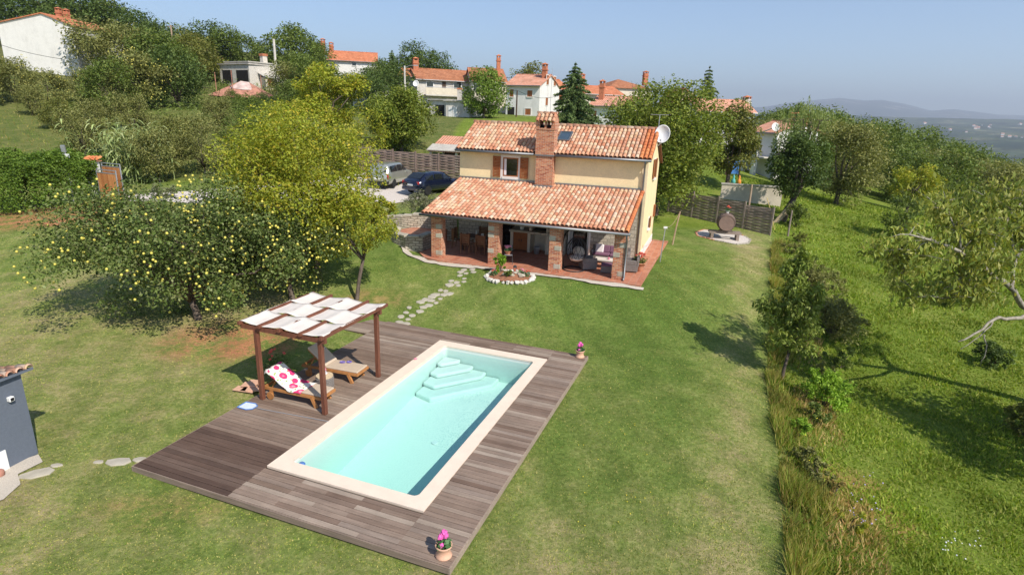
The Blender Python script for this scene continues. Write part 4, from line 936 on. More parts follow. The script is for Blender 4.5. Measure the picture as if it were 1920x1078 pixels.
# three cloth strips along u woven over and under the rafters
zr = PH+.205; nv = 3; gap = .004; sw = (rv1-rv0)/nv
for k in range(nv):
    v0, v1 = rv0+k*sw+gap, rv0+(k+1)*sw-gap; V_ = []; nu = 64; m_ = 8
    for i in range(nu+1):
        x = xs_[0]-.03+(xs_[-1]-xs_[0]+.06)*i/nu; s_ = (x-xs_[0])/(xs_[1]-xs_[0]); ph = math.cos(PI*s_)*(1 if k % 2 else -1)
        tri = 1-2*abs(((s_*.5) % 1)*2-1) if k % 2 else 2*abs(((s_*.5) % 1)*2-1)-1; zz = zr+.034*max(-1, min(1, tri*1.15))-.016*math.sin(PI*(s_ % 1))
        if i in (0, nu): zz = zr+.03
        for j in range(m_+1):
            q = j/m_; V_.append((x, v0+(v1-v0)*q, zz-.015*math.sin(PI*q)+.004*math.sin(x*15+k*2+q*2)+.004*math.sin(q*9+x*5)))
    b = MB(); b.add(V_, [(i*(m_+1)+j, (i+1)*(m_+1)+j, (i+1)*(m_+1)+j+1, i*(m_+1)+j+1) for i in range(nu) for j in range(m_)])
    o = b.build('canopy_strip', 'canvas', pg, smooth=True); q = o.modifiers.new('solid', 'SOLIDIFY'); q.thickness = .006
def lounger(label, u, v, back, rz=0):
    """foot towards +u"""
    t_ = pthing('sun_lounger', label, 'sun lounger', u, v, 0, rz, 'loungers under the pergola')
    b = MB(); b.bx(-1.0, 1.0, -.33, -.285, .27, .35); b.bx(-1.0, 1.0, .285, .33, .27, .35); b.bx(.955, 1.0, -.285, .285, .27, .35); b.bx(-1.0, -.955, -.285, .285, .27, .35)
    for i in range(9): b.bx(-.10+i*.115, -.10+i*.115+.09, -.285, .285, .325, .345)
    b.build('frame', 'teak', t_)
    for y in (-.31, .31):
        b = MB(); b.bar((.66,y,.30), (.80,y,.0), .06, .09); b.build('leg', 'teak', t_)
        b = MB(); b.bar((-.72,y,.30), (-.72,y,.10), .06, .09); l_ = b.build('leg', 'teak', t_)
        b = MB(); M = Matrix.Translation((-.72, y+(-.06 if y < 0 else .06), .12))@Matrix.Rotation(PI/2, 4, 'X'); b.M = M; b.lathe([(.0,-.02), (.115,-.02), (.115,.02), (.0,.02)], 18); b.build('wheel', 'teak', t_, bevel=.006)
    ca, sa = math.cos(back), math.sin(back); hx = -.15
    def inc(s_, z): return (hx-s_*ca-z*sa*-1*-1, z*ca+s_*sa+.36)
    b = MB(); q = [(hx-.80*ca, .35+.80*sa), (hx, .35), (hx+.03*sa, .35+.03*ca), (hx-.80*ca+.03*sa, .35+.80*sa+.03*ca)]
    for y in (-.27, -.09, .09, .27): b.wallpoly(q, 'y', y-.03, y+.03)
    b.build('backrest', 'teak', t_)
    if back > .1: b = MB(); b.bar((hx-.5*ca, -.2, .35+.5*sa), (hx-.62, -.2, .30), .03); b.bar((hx-.5*ca, .2, .35+.5*sa), (hx-.62, .2, .30), .03); b.build('prop', 'teak', t_)
    b = MB(); b.bx(hx, .98, -.30, .30, .352, .41); c_ = b.build('seat_cushion', 'cushion', t_, bevel=.022)
    q = [(hx-.82*ca, .385+.82*sa), (hx, .385), (hx+.058*sa, .385+.058*ca), (hx-.82*ca+.058*sa, .385+.82*sa+.058*ca)]
    b = MB(); b.wallpoly(q, 'y', -.30, .30); b.build('back_cushion', 'cushion', t_, bevel=.02)
    return t_
lounger('wooden sun lounger under the pergola covered with the printed towel', -1.58, 3.03, R(33), R(2))
lounger('wooden sun lounger with raised bare beige backrest, the farther one', -1.60, 4.72, R(40), R(3))
tw = pthing('beach_towel', 'white towel with large pink fruit print draped over the nearer lounger', 'towel', -1.58, 3.03, 0, R(2))
back = R(33); V_ = []; n, m_ = 22, 10; ca, sa = math.cos(back), math.sin(back); rs = np.random.RandomState(3)
for i in range(n+1):
    s_ = -.50+1.42*i/n
    for j in range(m_+1):
        y = -.36+.74*j/m_
        if s_ < 0: x, z = -.15-s_*1.0, .418
        elif s_ < .83: x, z = -.15-s_*ca+.062*sa, .385+s_*sa+.062*ca+.003
        else: x, z = -.15-.84*ca-.02, .385+.84*sa+.06*ca-(s_-.83)
        x += .06*(j/m_-.5)*(1-i/n); z += .012*math.sin(j*1.7+i*.9)+.008
        if abs(y) > .31: z -= .06*(abs(y)-.31)/.05
        V_.append((x, y, z))
b = MB(); b.add(V_, [(i*(m_+1)+j, (i+1)*(m_+1)+j, (i+1)*(m_+1)+j+1, i*(m_+1)+j+1) for i in range(n) for j in range(m_)]); o = b.build('cloth', 'towel', tw, smooth=True); q = o.modifiers.new('s', 'SOLIDIFY'); q.thickness = .008
s_ = pthing('side_table', 'round dark wicker side table with straw top between the loungers', 'table', -1.38, 3.92)
b = MB(); b.lathe([(.22,0), (.25,.1), (.25,.33), (.23,.36)], 20)
for k in range(6): b.lathe([(.255,.03+k*.055), (.27,.045+k*.055), (.255,.06+k*.055)], 20)
b.build('base', 'wicker_grey', s_); b = MB(); b.lathe([(.0,.362), (.25,.362), (.25,.395), (.0,.40)], 22); b.build('top', 'straw', s_)
o = MB(); o.lathe([(.09,0), (.11,.05), (.06,.09), (.07,.10), (.0,.14)], 12); o = o.build('sun_hat', 'white_cloth', None, PW(-1.42,3.95,.40), smooth=True); tag(o, 'small pale sun hat lying on the wicker side table', 'hat')
o = MB(); o.lathe([(.03,0), (.035,.12), (.012,.16), (.012,.2)], 10); o = o.build('bottle', 'rose_petal', None, PW(-1.46,4.06,.40), smooth=True); tag(o, 'pink bottle standing on the wicker side table', 'bottle')
o = MB(); o.tube([(.08*math.cos(a), .05*math.sin(a), .02) for a in np.linspace(0, 6.2, 14)], .016, 6); o.tube([(.2+.07*math.cos(a), .05*math.sin(a)+.03, .02) for a in np.linspace(0, 6.2, 14)], .016, 6); o = o.build('swim_goggles', 'lilac_plastic', None, PW(-1.42,4.86,.42)); tag(o, 'purple swimming goggles left on the farther lounger', 'goggles')
pot('flowerpot', 'terracotta pot of dark red leaved plants in the shade behind the nearer lounger', PW(-3.25,3.95,-.1), .26, .36, 'terracotta', 'red_petal', 10, 13, .38, .32, .045, 'leaf_dark', 300)
rnd = random.Random(8)
for k in range(7):
    b = MB(); b.bx(-.21, .21, -.14, .14, 0, .035); p = PW(-3.45+rnd.uniform(-.25,.25), 3.1+rnd.uniform(-.25,.25)); o = b.build('terracotta_slab', 'pale_terracotta', None, (p.x, p.y, -.085+.036*(k % 4)), rnd.uniform(-.4, .4), bevel=.005); tag(o, 'flat terracotta slab in the loose pile behind the pergola post', 'slab', 'loose slabs behind the pergola')
sk = pthing('pool_skimmer_net', 'blue and white leaf skimmer net with long pole lying on the deck', 'skimmer net', -2.55, 2.05, 0, R(2))
b = MB(); fr_ = [(-.22,-.17,.02), (.10,-.19,.02), (.24,-.10,.02), (.24,.10,.02), (.10,.19,.02), (-.22,.17,.02), (-.22,-.17,.02)]; b.tube(fr_, .014, 6); b.build('frame', 'blue_plastic', sk)
b = MB(); b.add([(-.21,-.16,.012), (.10,-.18,.012), (.23,-.09,.012), (.23,.09,.012), (.10,.18,.012), (-.21,.16,.012)], [(0,1,2,3,4,5)]); b.build('net', 'net', sk)
b = MB(); b.tube([(.24,0,.02), (.42,-.0,.016), (2.6,.12,.016)], .009, 8); b.build('pole', 'steel', sk)
for (u, v, lb, sd) in ((5.13,-.97,'pale terracotta pot of bright pink flowers at the near corner of the deck',41), (5.13,9.50,'pale terracotta pot of pink flowers at the far right corner of the deck',42)):
    t_ = pthing('flowerpot', lb, 'flowerpot', u, v)
    b = MB(); b.lathe([(.115,0), (.155,.0), (.165,.025), (.14,.05), (.125,.12), (.135,.20), (.165,.235), (.165,.26), (.145,.26), (.125,.21)], 24); p = b.build('pot', 'pale_terracotta', t_, smooth=True)
    b = MB(); b.lathe([(.0,.225), (.135,.225)], 18); b.build('earth', 'soil', p)
    rs = np.random.RandomState(sd); leaves(t_, 'leaves', 'leaf_pot', ellip(rs, 70, (0,0,.28), (.15,.15,.10)), .11, rs, asp=.7, up=.8)
    for k, (x, y, z, r_) in enumerate(((-.01,.03,.50,.065), (-.04,-.02,.43,.065), (.03,.03,.44,.06), (-.01,-.08,.30,.05), (.05,.0,.47,.05))):
        b = MB(); b.blob((x, y, z), (r_, r_, r_*.8), 9, sd+k, .3); fl_ = b.build('blossom', 'pink_petal', t_); b = MB(); b.tube([(x*.3, y*.3, .23), (x, y, z)], .005, 4); b.build('stalk', 'leaf_pot', fl_)
rb = MB(); rb.blob((0,0,.03), (.045,.035,.032), 8, 2, .25); rb.blob((.05,.02,.028), (.03,.03,.028), 7, 5, .25); o = rb.build('rose_head', 'rose_petal', None, PW(.06,6.8,.022)); tag(o, 'pink rose heads lying on the left pool coping', 'rose')
fl = pthing('pool_float', 'blue and white chemical float in the near left corner of the water', 'float', .56, .52, -.13)
b = MB(); b.lathe([(.0,-.06), (.08,-.05), (.085,.03), (.06,.06), (.0,.065)], 16); b.build('cap', 'blue_plastic', fl, smooth=True)
b = MB(); b.M = Matrix.Translation((-.16,-.06,.0)); b.lathe([(.0,-.05), (.055,-.04), (.06,.02), (.03,.05), (.0,.05)], 14); b.build('body', 'white_plastic', fl, smooth=True)

# ---------------------------------------------------------------- grey shed at the left edge
sh = thing('garden_shed', 'dark grey rendered garden shed with clay tile roof at the left edge', 'shed', G(72,850)+Vector((0,0,-.05)), R(75))
# local origin: the front right corner; x to the left is negative, y away
b = MB(); b.wallpoly([(0,-.3), (0,2.12), (1.15,2.12), (1.15,-.3)], 'y', 0, .0) if False else None
b = MB(); b.add([(-3,0,-.3), (0,0,-.3), (0,1.6,-.3), (-3,1.6,-.3), (-3,0,2.16), (0,0,2.16), (0,1.6,1.80), (-3,1.6,1.80)], [(0,3,2,1), (4,5,6,7), (0,1,5,4), (1,2,6,5), (2,3,7,6), (3,0,4,7)]); b.build('wall', 'grey_paint', sh)
b = MB(); b.add([(-3.1,-.14,2.195), (.2,-.14,2.195), (.2,1.8,1.76), (-3.1,1.8,1.76), (-3.1,-.14,2.255), (.2,-.14,2.255), (.2,1.8,1.82), (-3.1,1.8,1.82)], [(0,3,2,1), (4,5,6,7), (0,1,5,4), (1,2,6,5), (2,3,7,6), (3,0,4,7)]); rf = b.build('roof', 'grey_paint', sh)
b = MB(); tiles(b, (-3.1,1.85,1.81), (1,0,0), (0,-2.05,.46), 3.32, 2.05, pitch=.21, step=.34, seed=31); b.build('tiles', 'roof_tile', rf, smooth=True)
b = MB(); b.box((-.34,-.05,1.68), (.11,.10,.11)); lm = b.build('wall_lamp', 'white_plastic', sh, bevel=.012); b = MB(); b.box((-.34,-.103,1.68), (.07,.008,.07)); b.build('lens', 'glass', lm)
b = MB(); b.bx(-1.45, -.66, -.03, .0, .02, .55); b.build('panel_door', 'white_plastic', sh)
o = MB(); o.lathe([(.07,0), (.10,.04), (.10,.13), (.07,.16)], 14); p = G(0,893); o = o.build('garden_jar', 'rust', None, p, smooth=True); tag(o, 'reddish brown jar on the pale gravel before the grey shed', 'jar')

# ---------------------------------------------------------------- trees
def crown_pts(rs, n, c, r, ncl, cr, hollow=.45, flat=.85, top=.0):
    d = rs.randn(ncl, 3); d /= np.linalg.norm(d, axis=1)[:, None]; d[:, 2] += top; d /= np.linalg.norm(d, axis=1)[:, None]
    q = hollow+(1-hollow)*rs.rand(ncl, 1)**.7; cl = np.array(c)+d*np.array(r)*q
    ra = cr*min(r)*(.55+.9*rs.rand(ncl)); w_ = ra**2/np.sum(ra**2); ix = rs.choice(ncl, n, p=w_)
    e = rs.randn(n, 3); e /= np.linalg.norm(e, axis=1)[:, None]; e[:, 2] *= flat
    return cl, ra, cl[ix]+e*(ra[ix]*rs.rand(n)**.42)[:, None], e
def tree(name, label, loc, H, Rr, th, tr, mat, n, ls, seed, cat='tree', group=None, ncl=60, cr=.30, lean=(0,0), asp=.5, droop=.3, limbs=12, bark='bark', hollow=.5, flat=.85, top=.15, base=(0,0), up=.75, ry=1.0, zlow=None, twigs=0, spire=0):
    rs = np.random.RandomState(seed); t_ = thing(name, label, cat, loc, 0, group)
    zl = th if zlow is None else zlow
    c = (lean[0], lean[1], zl+(H-zl)*.52); r = (Rr, Rr*ry, (H-zl)*.50)
    cl, ra, P, e = crown_pts(rs, n, c, r, ncl, cr, hollow, flat, top)
    P[:, 2] = np.maximum(P[:, 2], .12)
    if spire:
        for A_ in (P, cl): k_ = 1-spire*np.clip((A_[:, 2]-c[2])/r[2], 0, 1.1); A_[:, 0] = c[0]+(A_[:, 0]-c[0])*k_; A_[:, 1] = c[1]+(A_[:, 1]-c[1])*k_
    leaves(t_, 'crown', mat, P, ls, rs, asp=asp, droop=droop, up=up, out=e*.6)
    b = MB(); f0 = Vector((lean[0]*.35+base[0], lean[1]*.35+base[1], th)); b.tube([(0,0,-.3), (0,0,0), (f0.x*.4, f0.y*.4, th*.5), tuple(f0)], [tr*1.35, tr*1.1, tr*.9, tr*.8], 9)
    o_ = np.argsort(-ra)[:limbs]
    for k in o_:
        q = Vector(cl[k]); mid = f0.lerp(q, .5)+Vector((rs.randn()*.12*Rr, rs.randn()*.12*Rr, .10*(H-th)*rs.rand()))
        b.tube([tuple(f0-Vector((0,0,.1))), tuple(f0.lerp(mid, .5)+Vector((0,0,.08*H*rs.rand()))), tuple(mid), tuple(q)], [tr*.6, tr*.42, tr*.28, tr*.10], 6)
        for _ in range(twigs): w_ = q+Vector(rs.randn(3)*ra[k]*.7); b.tube([tuple(mid.lerp(q, .4+.6*rs.rand())), tuple(w_)], [tr*.12, tr*.03], 4)
    b.build('trunk', bark, t_, smooth=True)
    t_['_c'] = 0; del t_['_c']
    return t_, cl, ra
def fruit(t_, name, mat, cl, ra, n, r, seed):
    rs = np.random.RandomState(seed); b = MB(); b.lathe([(.0,-r), (r*.75,-r*.7), (r,-.05*r), (r*.8,r*.6), (r*.25,r*1.0), (0,r*.9)], 8); p0 = None; k2 = MB()
    wt = rs.gamma(.7, size=len(cl))*np.asarray(ra)**2; wt /= wt.sum()
    for i in range(n):
        k = rs.choice(len(cl), p=wt); d = rs.randn(3); d /= np.linalg.norm(d); d[1] -= .45; d /= np.linalg.norm(d); p = Vector(cl[k]+d*ra[k]*(.85+.2*rs.rand())); p.z = max(p.z, .25)
        if i < 100:
            if p0 is None: p0 = b.build(name, mat, t_, p, smooth=True)
            else: o = p0.copy(); COL.objects.link(o); o.parent = t_; o.location = p
        else:
            k2.M = Matrix.Translation(p); k2.lathe([(.0,-r), (r*.75,-r*.7), (r,-.05*r), (r*.8,r*.6), (r*.25,r*1.0), (0,r*.9)], 7)
    if k2.v: tag(k2.build(name, mat, t_, smooth=True), kind='stuff')
# quinces with fruit
q1, cl, ra = tree('quince_tree', 'wide low quince tree heavy with yellow fruit, its trunk left of the pergola', G(372,598), 5.1, 4.5, .75, .14, 'leaf_quince', 42000, .115, 101, ncl=120, cr=.32, lean=(-.65,.2), limbs=22, hollow=.35, asp=.62, droop=.25, zlow=.02, twigs=2, ry=.85)
fruit(q1, 'fruit', 'quince', cl, ra, 640, .046, 5)
q2, cl, ra = tree('quince_tree', 'second quince tree with yellow fruit, directly behind the pergola', G(548,560), 4.3, 2.7, .7, .12, 'leaf_quince', 17000, .115, 102, ncl=80, cr=.34, lean=(-.3,.0), limbs=14, hollow=.35, asp=.62, droop=.25, zlow=.7, twigs=2)
fruit(q2, 'fruit', 'quince', cl, ra, 340, .046, 6)
# yellow green fruit tree between quinces and house
tree('fruit_tree', 'tall yellow green tree between the quinces and the car park', G(600,528), 7.0, 3.5, 1.5, .14, 'leaf_yellow', 38000, .135, 103, ncl=110, cr=.30, lean=(-.7,.4), limbs=16, hollow=.45, zlow=1.1, twigs=1, asp=.55)
tree('fruit_tree', 'slender tree with a dark bare trunk and yellowing leaves beside the lawn path', G(669,562), 4.4, 1.75, 1.75, .085, 'leaf_yellow', 8000, .13, 104, ncl=34, cr=.36, lean=(-.25,.5), limbs=9, base=(.35,.15), zlow=1.7)
tree('fruit_tree', 'yellow green tree behind the driveway and left of the woven fence', FOOT(622,55), 6.7, 3.1, 1.6, .16, 'leaf_yellow', 9000, .26, 105, ncl=60, cr=.32, limbs=12)
tree('walnut_tree', 'dense dark green tree behind the woven fence left of the house', FOOT(752,53.5), 5.4, 2.75, .8, .2, 'leaf_walnut', 15000, .24, 106, ncl=80, cr=.33, limbs=10, hollow=.5, zlow=.2)
# walnuts right of the house
tree('walnut_tree', 'large rounded walnut tree behind the right gable of the house', FOOT(1228,41.5), 8.8, 3.95, 1.5, .24, 'leaf_walnut', 42000, .19, 107, ncl=130, cr=.28, limbs=18, hollow=.5, zlow=.7, asp=.6, twigs=1)
tree('walnut_tree', 'brownish green tree behind the large walnut, left of the white cottage', FOOT(1362,50), 6.6, 2.1, 1.2, .2, 'leaf_brown', 11000, .24, 108, ncl=60, cr=.33, limbs=8, zlow=1.0)
tree('leaning_tree', 'dark tree with a leaning pale split trunk at the lawn corner', FOOT(1466,41.5), 5.7, 1.95, 1.5, .26, 'leaf_dark', 13000, .20, 109, ncl=64, cr=.36, lean=(1.0,.6), limbs=8, base=(.35,.1), zlow=1.5)
p = FOOT(1466,40.9); o = MB(); rnd = random.Random(5)
for k in range(14): x = rnd.uniform(-.2, .2); o.bar((x-.5, rnd.uniform(-.2,.2), 0), (x*.5+.45, rnd.uniform(-.1,.1), rnd.uniform(1.0, 1.4)), .035)
o = o.build('stick_bundle', 'straw', None, p); tag(o, 'bundle of pale dry canes leaning on the dark tree trunk', 'canes')
tree('olive_tree', 'broad grey green tree behind the leaning dark tree at the field edge', FOOT(1566,50), 6.6, 2.9, .8, .2, 'leaf_olive', 11000, .22, 110, ncl=60, cr=.34, limbs=8, zlow=.3)
# willow
w_ = thing('weeping_willow', 'weeping willow with hanging strands behind the dark leaning tree', 'tree', FOOT(1490,54)); rs = np.random.RandomState(5); P = []
for k in range(170):
    a = rs.rand()*6.28; r_ = 2.6*rs.rand()**.6; z0 = 7.6-.28*r_*r_+rs.randn()*.3; ln = rs.uniform(1.5, 4.5)
    m_ = int(ln/.09); zz = z0-np.linspace(0, ln, m_); P.append(np.stack([r_*math.cos(a)+.12*np.linspace(0, 1, m_)**2*math.cos(a)+rs.randn(m_)*.05, r_*math.sin(a)+rs.randn(m_)*.05, np.maximum(zz, .4)], -1))
leaves(w_, 'crown', 'leaf_willow', np.concatenate(P), .22, rs, asp=.28, droop=2.2)
b = MB(); b.tube([(0,0,-.3), (0,0,2.5), (.3,0,5), (.2,0,7.2)], [.28,.22,.15,.05], 8)
for k in range(8): a = k*.8; b.tube([(.1,0,3), (1.2*math.cos(a),1.2*math.sin(a),6.3), (2.2*math.cos(a),2.2*math.sin(a),6.2)], [.1,.06,.02], 5)
b.build('trunk', 'bark', w_)
tree('fig_tree', 'round bright green fig tree in front of the terraced houses', FOOT(907,73), 5.4, 2.7, .5, .14, 'leaf_lime2', 6000, .3, 120, ncl=50, cr=.36, limbs=8, zlow=.2)
# conifers
def conifer(name, label, loc, H, Rr, seed, n=9000, ls=.30, mat='needle', wh=22, dense=1.0, group=None, droop=.5):
    rs = np.random.RandomState(seed); t_ = thing(name, label, 'conifer', loc, 0, group); P = []; b = MB(); b.tube([(0,0,-.3), (0,0,H*.6), (0,0,H)], [.02*H, .012*H, .002*H], 7)
    for w2 in range(wh):
        f_ = w2/(wh-1); z = H*(.08+.90*f_); L = Rr*(1-f_)**.6*(.8+.4*rs.rand())+.08; m_ = max(4, int(9*(1-f_*.5)))
        for k in range(m_):
            a = 2*PI*(k+rs.rand()*.7)/m_; L2 = L*(.7+.45*rs.rand()); tip = np.array([L2*math.cos(a), L2*math.sin(a), -.16*L2-.05])
            b.tube([(0,0,z), tuple(np.array([0,0,z])+tip*.9)], [.02, .006], 3); q = max(4, int(n/(wh*8)*L2/Rr*2.2*dense)); s_ = rs.rand(q, 1)**.7
            P.append(np.array([0,0,z])+tip*s_+rs.randn(q, 3)*np.array([.10,.10,.06])*L2*(.35+.65*(1-s_))+np.array([0,0,-.12])*s_*L2*droop)
    leaves(t_, 'crown', mat, np.concatenate(P), ls, rs, asp=.32, droop=droop, up=.2); b.build('trunk', 'bark', t_); return t_
conifer('spruce', 'spruce tree with a ragged top right of the brick chimney', FOOT(1069,57), 8.2, 3.0, 1, 30000, .26, wh=26, dense=1.4)
conifer('fir_tree', 'dark pointed fir behind the long orange roof', FOOT(1314,98), 11, 2.3, 2, 9000, .42, wh=22)
conifer('fir_tree', 'small dark fir on the skyline left of the terraced houses', FOOT(737,120), 8.3, 2.0, 3, 6000, .5, wh=20)
conifer('cypress', 'green columnar conifer beside the white cottage', FOOT(1472,60), 8.0, 1.0, 4, 5000, .3, wh=22, droop=-.6)
conifer('cypress', 'brown dying columnar conifer beside the white cottage', FOOT(1489,61), 7.6, .75, 5, 3500, .3, 'leaf_rust', wh=20, droop=-.6)
# right side
tree('cherry_tree', 'young cherry tree with a bare trunk at the right edge of the lawn', G(1465,712), 4.55, .95, 1.05, .06, 'leaf_cherry', 7000, .15, 111, ncl=70, cr=.33, lean=(-.02,.0), limbs=18, asp=.40, droop=1.0, hollow=.15, zlow=.80, top=.0, base=(.15,.1), spire=.55)
tree('small_tree', 'bushy little tree in the field above the thorn thicket', G(1683,447), 2.9, 1.35, .3, .07, 'leaf_mid', 3200, .17, 112, ncl=40, cr=.36, zlow=.2)
tree('orchard_tree', 'small tree with yellowing right side in the far field', FOOT(1697,55), 4.3, 2.05, 1.1, .13, 'leaf_yellow', 4500, .22, 113, ncl=44, cr=.34, lean=(.35,0), limbs=8, zlow=1.0)
tree('orchard_tree', 'sparse leaning orchard tree in the far field, the right one', FOOT(1768,57), 3.2, 1.8, 1.2, .1, 'leaf_mid', 2400, .20, 114, ncl=34, cr=.32, lean=(.7,0), limbs=8, zlow=1.1)
# big cherry with bare grey boughs at the right edge
big = thing('old_cherry_tree', 'old cherry tree with bare pale grey boughs and thin leaves at the right edge', 'tree', FOOT(2010,18.5)); z0 = big.location.z
def rel(px, py, y): q = AT(px, py, y); return tuple(q-big.location)
b = MB(); rs = np.random.RandomState(12)
fork = Vector(rel(1935,585,18.20))
b.tube([(0,0,-.4), (0,0,.2), tuple(fork*.55+Vector((.25,0,.1))), tuple(fork)], [.24,.20,.165,.15], 10)
ends = []
boughs = [([(1935,585,18.20), (1895,545,17.81), (1845,500,17.42), (1800,470,17.03), (1745,450,16.64), (1705,440,16.38)], 0.098),
 ([(1935,585,18.20), (1900,598,17.42), (1862,597,16.77), (1830,625,16.38), (1797,640,16.25)], 0.072), ([(1862,597,16.77), (1840,628,16.51), (1800,655,16.12)], 0.026), ([(1845,625,16.38), (1850,655,16.25), (1838,685,16.25)], 0.023),
 ([(1895,545,17.81), (1905,480,18.46), (1890,420,19.24), (1850,370,19.76)], 0.065), ([(1845,500,17.42), (1870,440,17.94), (1900,400,18.07), (1930,360,18.20)], 0.058), ([(1845,500,17.42), (1800,520,17.68), (1760,545,18.07), (1720,560,18.46)], 0.046),
 ([(1935,585,18.20), (1985,500,18.72), (2020,420,18.98)], 0.104), ([(1905,480,18.46), (1940,430,19.24), (1985,390,19.50)], 0.052), ([(1800,470,17.03), (1790,420,17.42), (1760,385,17.94)], 0.039), ([(1745,450,16.64), (1700,480,16.77), (1690,520,17.03)], 0.029), ([(1890,420,19.24), (1830,420,19.76), (1780,400,20.02)], 0.039), ([(1870,440,17.94), (1820,450,18.72), (1790,480,18.98)], 0.033), ([(1845,500,17.42),(1815,540,17.16),(1770,560,16.90)], 0.033)]
for pts, r_ in boughs:
    q = [Vector(rel(*p)) for p in pts]; fine = []
    for i in range(len(q)-1):
        for j in range(3): fine.append(q[i].lerp(q[i+1], j/3)+Vector(rs.randn(3)*.03))
    fine.append(q[-1]); m_ = len(fine); b.tube([tuple(x) for x in fine], [r_*(1-.75*i/(m_-1)) for i in range(m_)], 7)
    bare = pts[-1][1] > 630
    for _ in range(0 if bare else 20):
        i = rs.randint(m_//3, m_); s_ = fine[i]; d = Vector((rs.randn(), rs.randn()*.8, rs.rand()*.9-.1)).normalized()*rs.uniform(.45, 1.2); e_ = s_+d
        b.tube([tuple(s_), tuple(s_+d*.5+Vector((0,0,.05))), tuple(e_)], [.016, .011, .004], 4); ends += [s_.lerp(e_, k) for k in (.3, .55, .75, .9, 1.0, 1.05)]
b.build('trunk', 'pale_bark', big, smooth=True)
E_ = np.array([tuple(e) for e in ends]); ix = rs.randint(0, len(E_), 14000); P = E_[ix]+rs.randn(14000, 3)*.15; P[:, 2] -= .05
leaves(big, 'crown', 'leaf_cherry_pale', P, .18, rs, asp=.36, droop=1.4)
bush('ivy_mound', 'rounded dark ivy covered stump below the old cherry tree', G(1856,686), (.80,.75,.62), 3000, .10, 'leaf_dark', 201, surf=.6)
bush('bramble', 'dark bush in the shade at the lower right edge of the field', G(1915,815), (.85,.7,.75), 2200, .11, 'leaf_brown', 202)
bush('bramble', 'dark bramble under the boughs of the old cherry', G(1762,572), (1.1,.9,.75), 2800, .13, 'leaf_dark', 203)
bush('thicket', 'olive green thorn thicket behind the young cherry tree', G(1562,630), (.95,2.2,.95), 7000, .10, 'leaf_olive', 204, stems=12)
bush('thicket', 'brownish olive dry thicket along the lawn edge above the young cherry', G(1520,540), (.75,3.2,.85), 6500, .10, 'leaf_olive', 205, stems=14)
bush('thicket', 'green bramble clump at the foot of the young cherry', G(1545,760), (.9,1.1,.75), 3000, .10, 'leaf_lime', 206)
bush('shrub', 'dark shrub around the fence post at the far lawn corner', G(1492,425), (.85,.9,1.0), 2200, .13, 'leaf_mid', 207)
for k, (px, py, r_, mt) in enumerate(((1497,815,.5,'leaf_lime'), (1512,870,.42,'leaf_olive'), (1535,905,.4,'leaf_olive'), (1527,790,.5,'leaf_mid'), (1480,475,.7,'leaf_olive'), (1508,500,.7,'leaf_mid'), (1500,455,.6,'leaf_brown'), (1545,720,.7,'leaf_olive'), (1575,690,.7,'leaf_mid'), (1600,620,.6,'leaf_brown'))):
    bush('weed_clump', 'leafy weed clump growing in the rough strip beside the lawn', G(px, py), (r_, r_*1.2, r_*.7), 1100, .09, mt, 230+k, 'weeds', 'weed clumps of the rough strip', 4)
bush('creeper', 'yellow leaved creeper in the rough strip at the bottom right', G(1590,985), (.35,.5,.28), 500, .09, 'leaf_yellow', 208)
bush('creeper', 'reddish leaved creeper in the rough strip above the yellow one', G(1565,930), (.32,.42,.3), 450, .09, 'leaf_rust', 209)
tree('field_tree', 'broad tree at the far right whose shade falls across the field', Vector((17.6,14.2,hz(17.6,14.2))), 6.2, 2.5, 1.6, .16, 'leaf_mid', 7000, .2, 119, ncl=50, cr=.34, limbs=9)
# hedges on the left
def hedge(name, label, pts, wd, ht, n, ls, mat, seed, cat='hedge'):
    rs = np.random.RandomState(seed); t_ = thing(name, label, cat, pts[0]); o = pts[0]; P = []; b = MB(); L = [(pts[i+1]-pts[i]).length for i in range(len(pts)-1)]
    for i in range(len(pts)-1):
        m_ = int(n*L[i]/sum(L)); s_ = rs.rand(m_); a, c = pts[i], pts[i+1]; x = a.x+(c.x-a.x)*s_; y = a.y+(c.y-a.y)*s_; q = Vector((-(c-a).y, (c-a).x)).normalized()
        w2 = rs.uniform(-1, 1, m_); hh = rs.rand(m_)**.6; edge = rs.rand(m_) < .55; w2 = np.where(edge, np.sign(w2)*(.85+.15*rs.rand(m_)), w2); hh = np.where(~edge, .8+.25*rs.rand(m_), hh)
        bumpy = 1+.14*np.sin(x*1.3+1)+.10*np.sin(x*2.9+y*2.1)
        P.append(np.stack([x+q.x*w2*wd/2*bumpy-o.x, y+q.y*w2*wd/2*bumpy-o.y, hz(x, y)-o.z+hh*ht*bumpy+rs.randn(m_)*.06], -1))
        for k in range(max(2, int(L[i]/.8))): s2 = rs.rand(); x, y = a.x+(c.x-a.x)*s2, a.y+(c.y-a.y)*s2; b.tube([(x-o.x, y-o.y, hz(x, y)-o.z-.1), (x-o.x+rs.randn()*.2, y-o.y+rs.randn()*.2, hz(x, y)-o.z+ht*.8)], [.04,.015], 5)
    leaves(t_, 'foliage', mat, np.concatenate(P), ls, rs, asp=.55); b.build('stem', 'bark', t_); return t_
hedge('hedge', 'thick dark green hedge along the red earth at the left', [G(-90,402)+Vector((0,.8,0)), G(60,402)+Vector((0,.8,0)), G(165,385)+Vector((0,.8,0))], 2.0, 2.75, 20000, .17, 'leaf_hedge', 301)
hedge('hedge', 'lower bright hedge behind the dark one at the left', [FOOT(-60,43), FOOT(100,43), FOOT(195,41)], 2.2, 1.9, 9000, .2, 'leaf_hedge', 302)
bush('lavender_bush', 'grey green lavender mound above the wall left of the porch', HW(-2.0,1.35,1.25), (2.1,.75,.95), 8500, .12, 'leaf_grey', 303, asp=.25, up=.0, zc=.5)
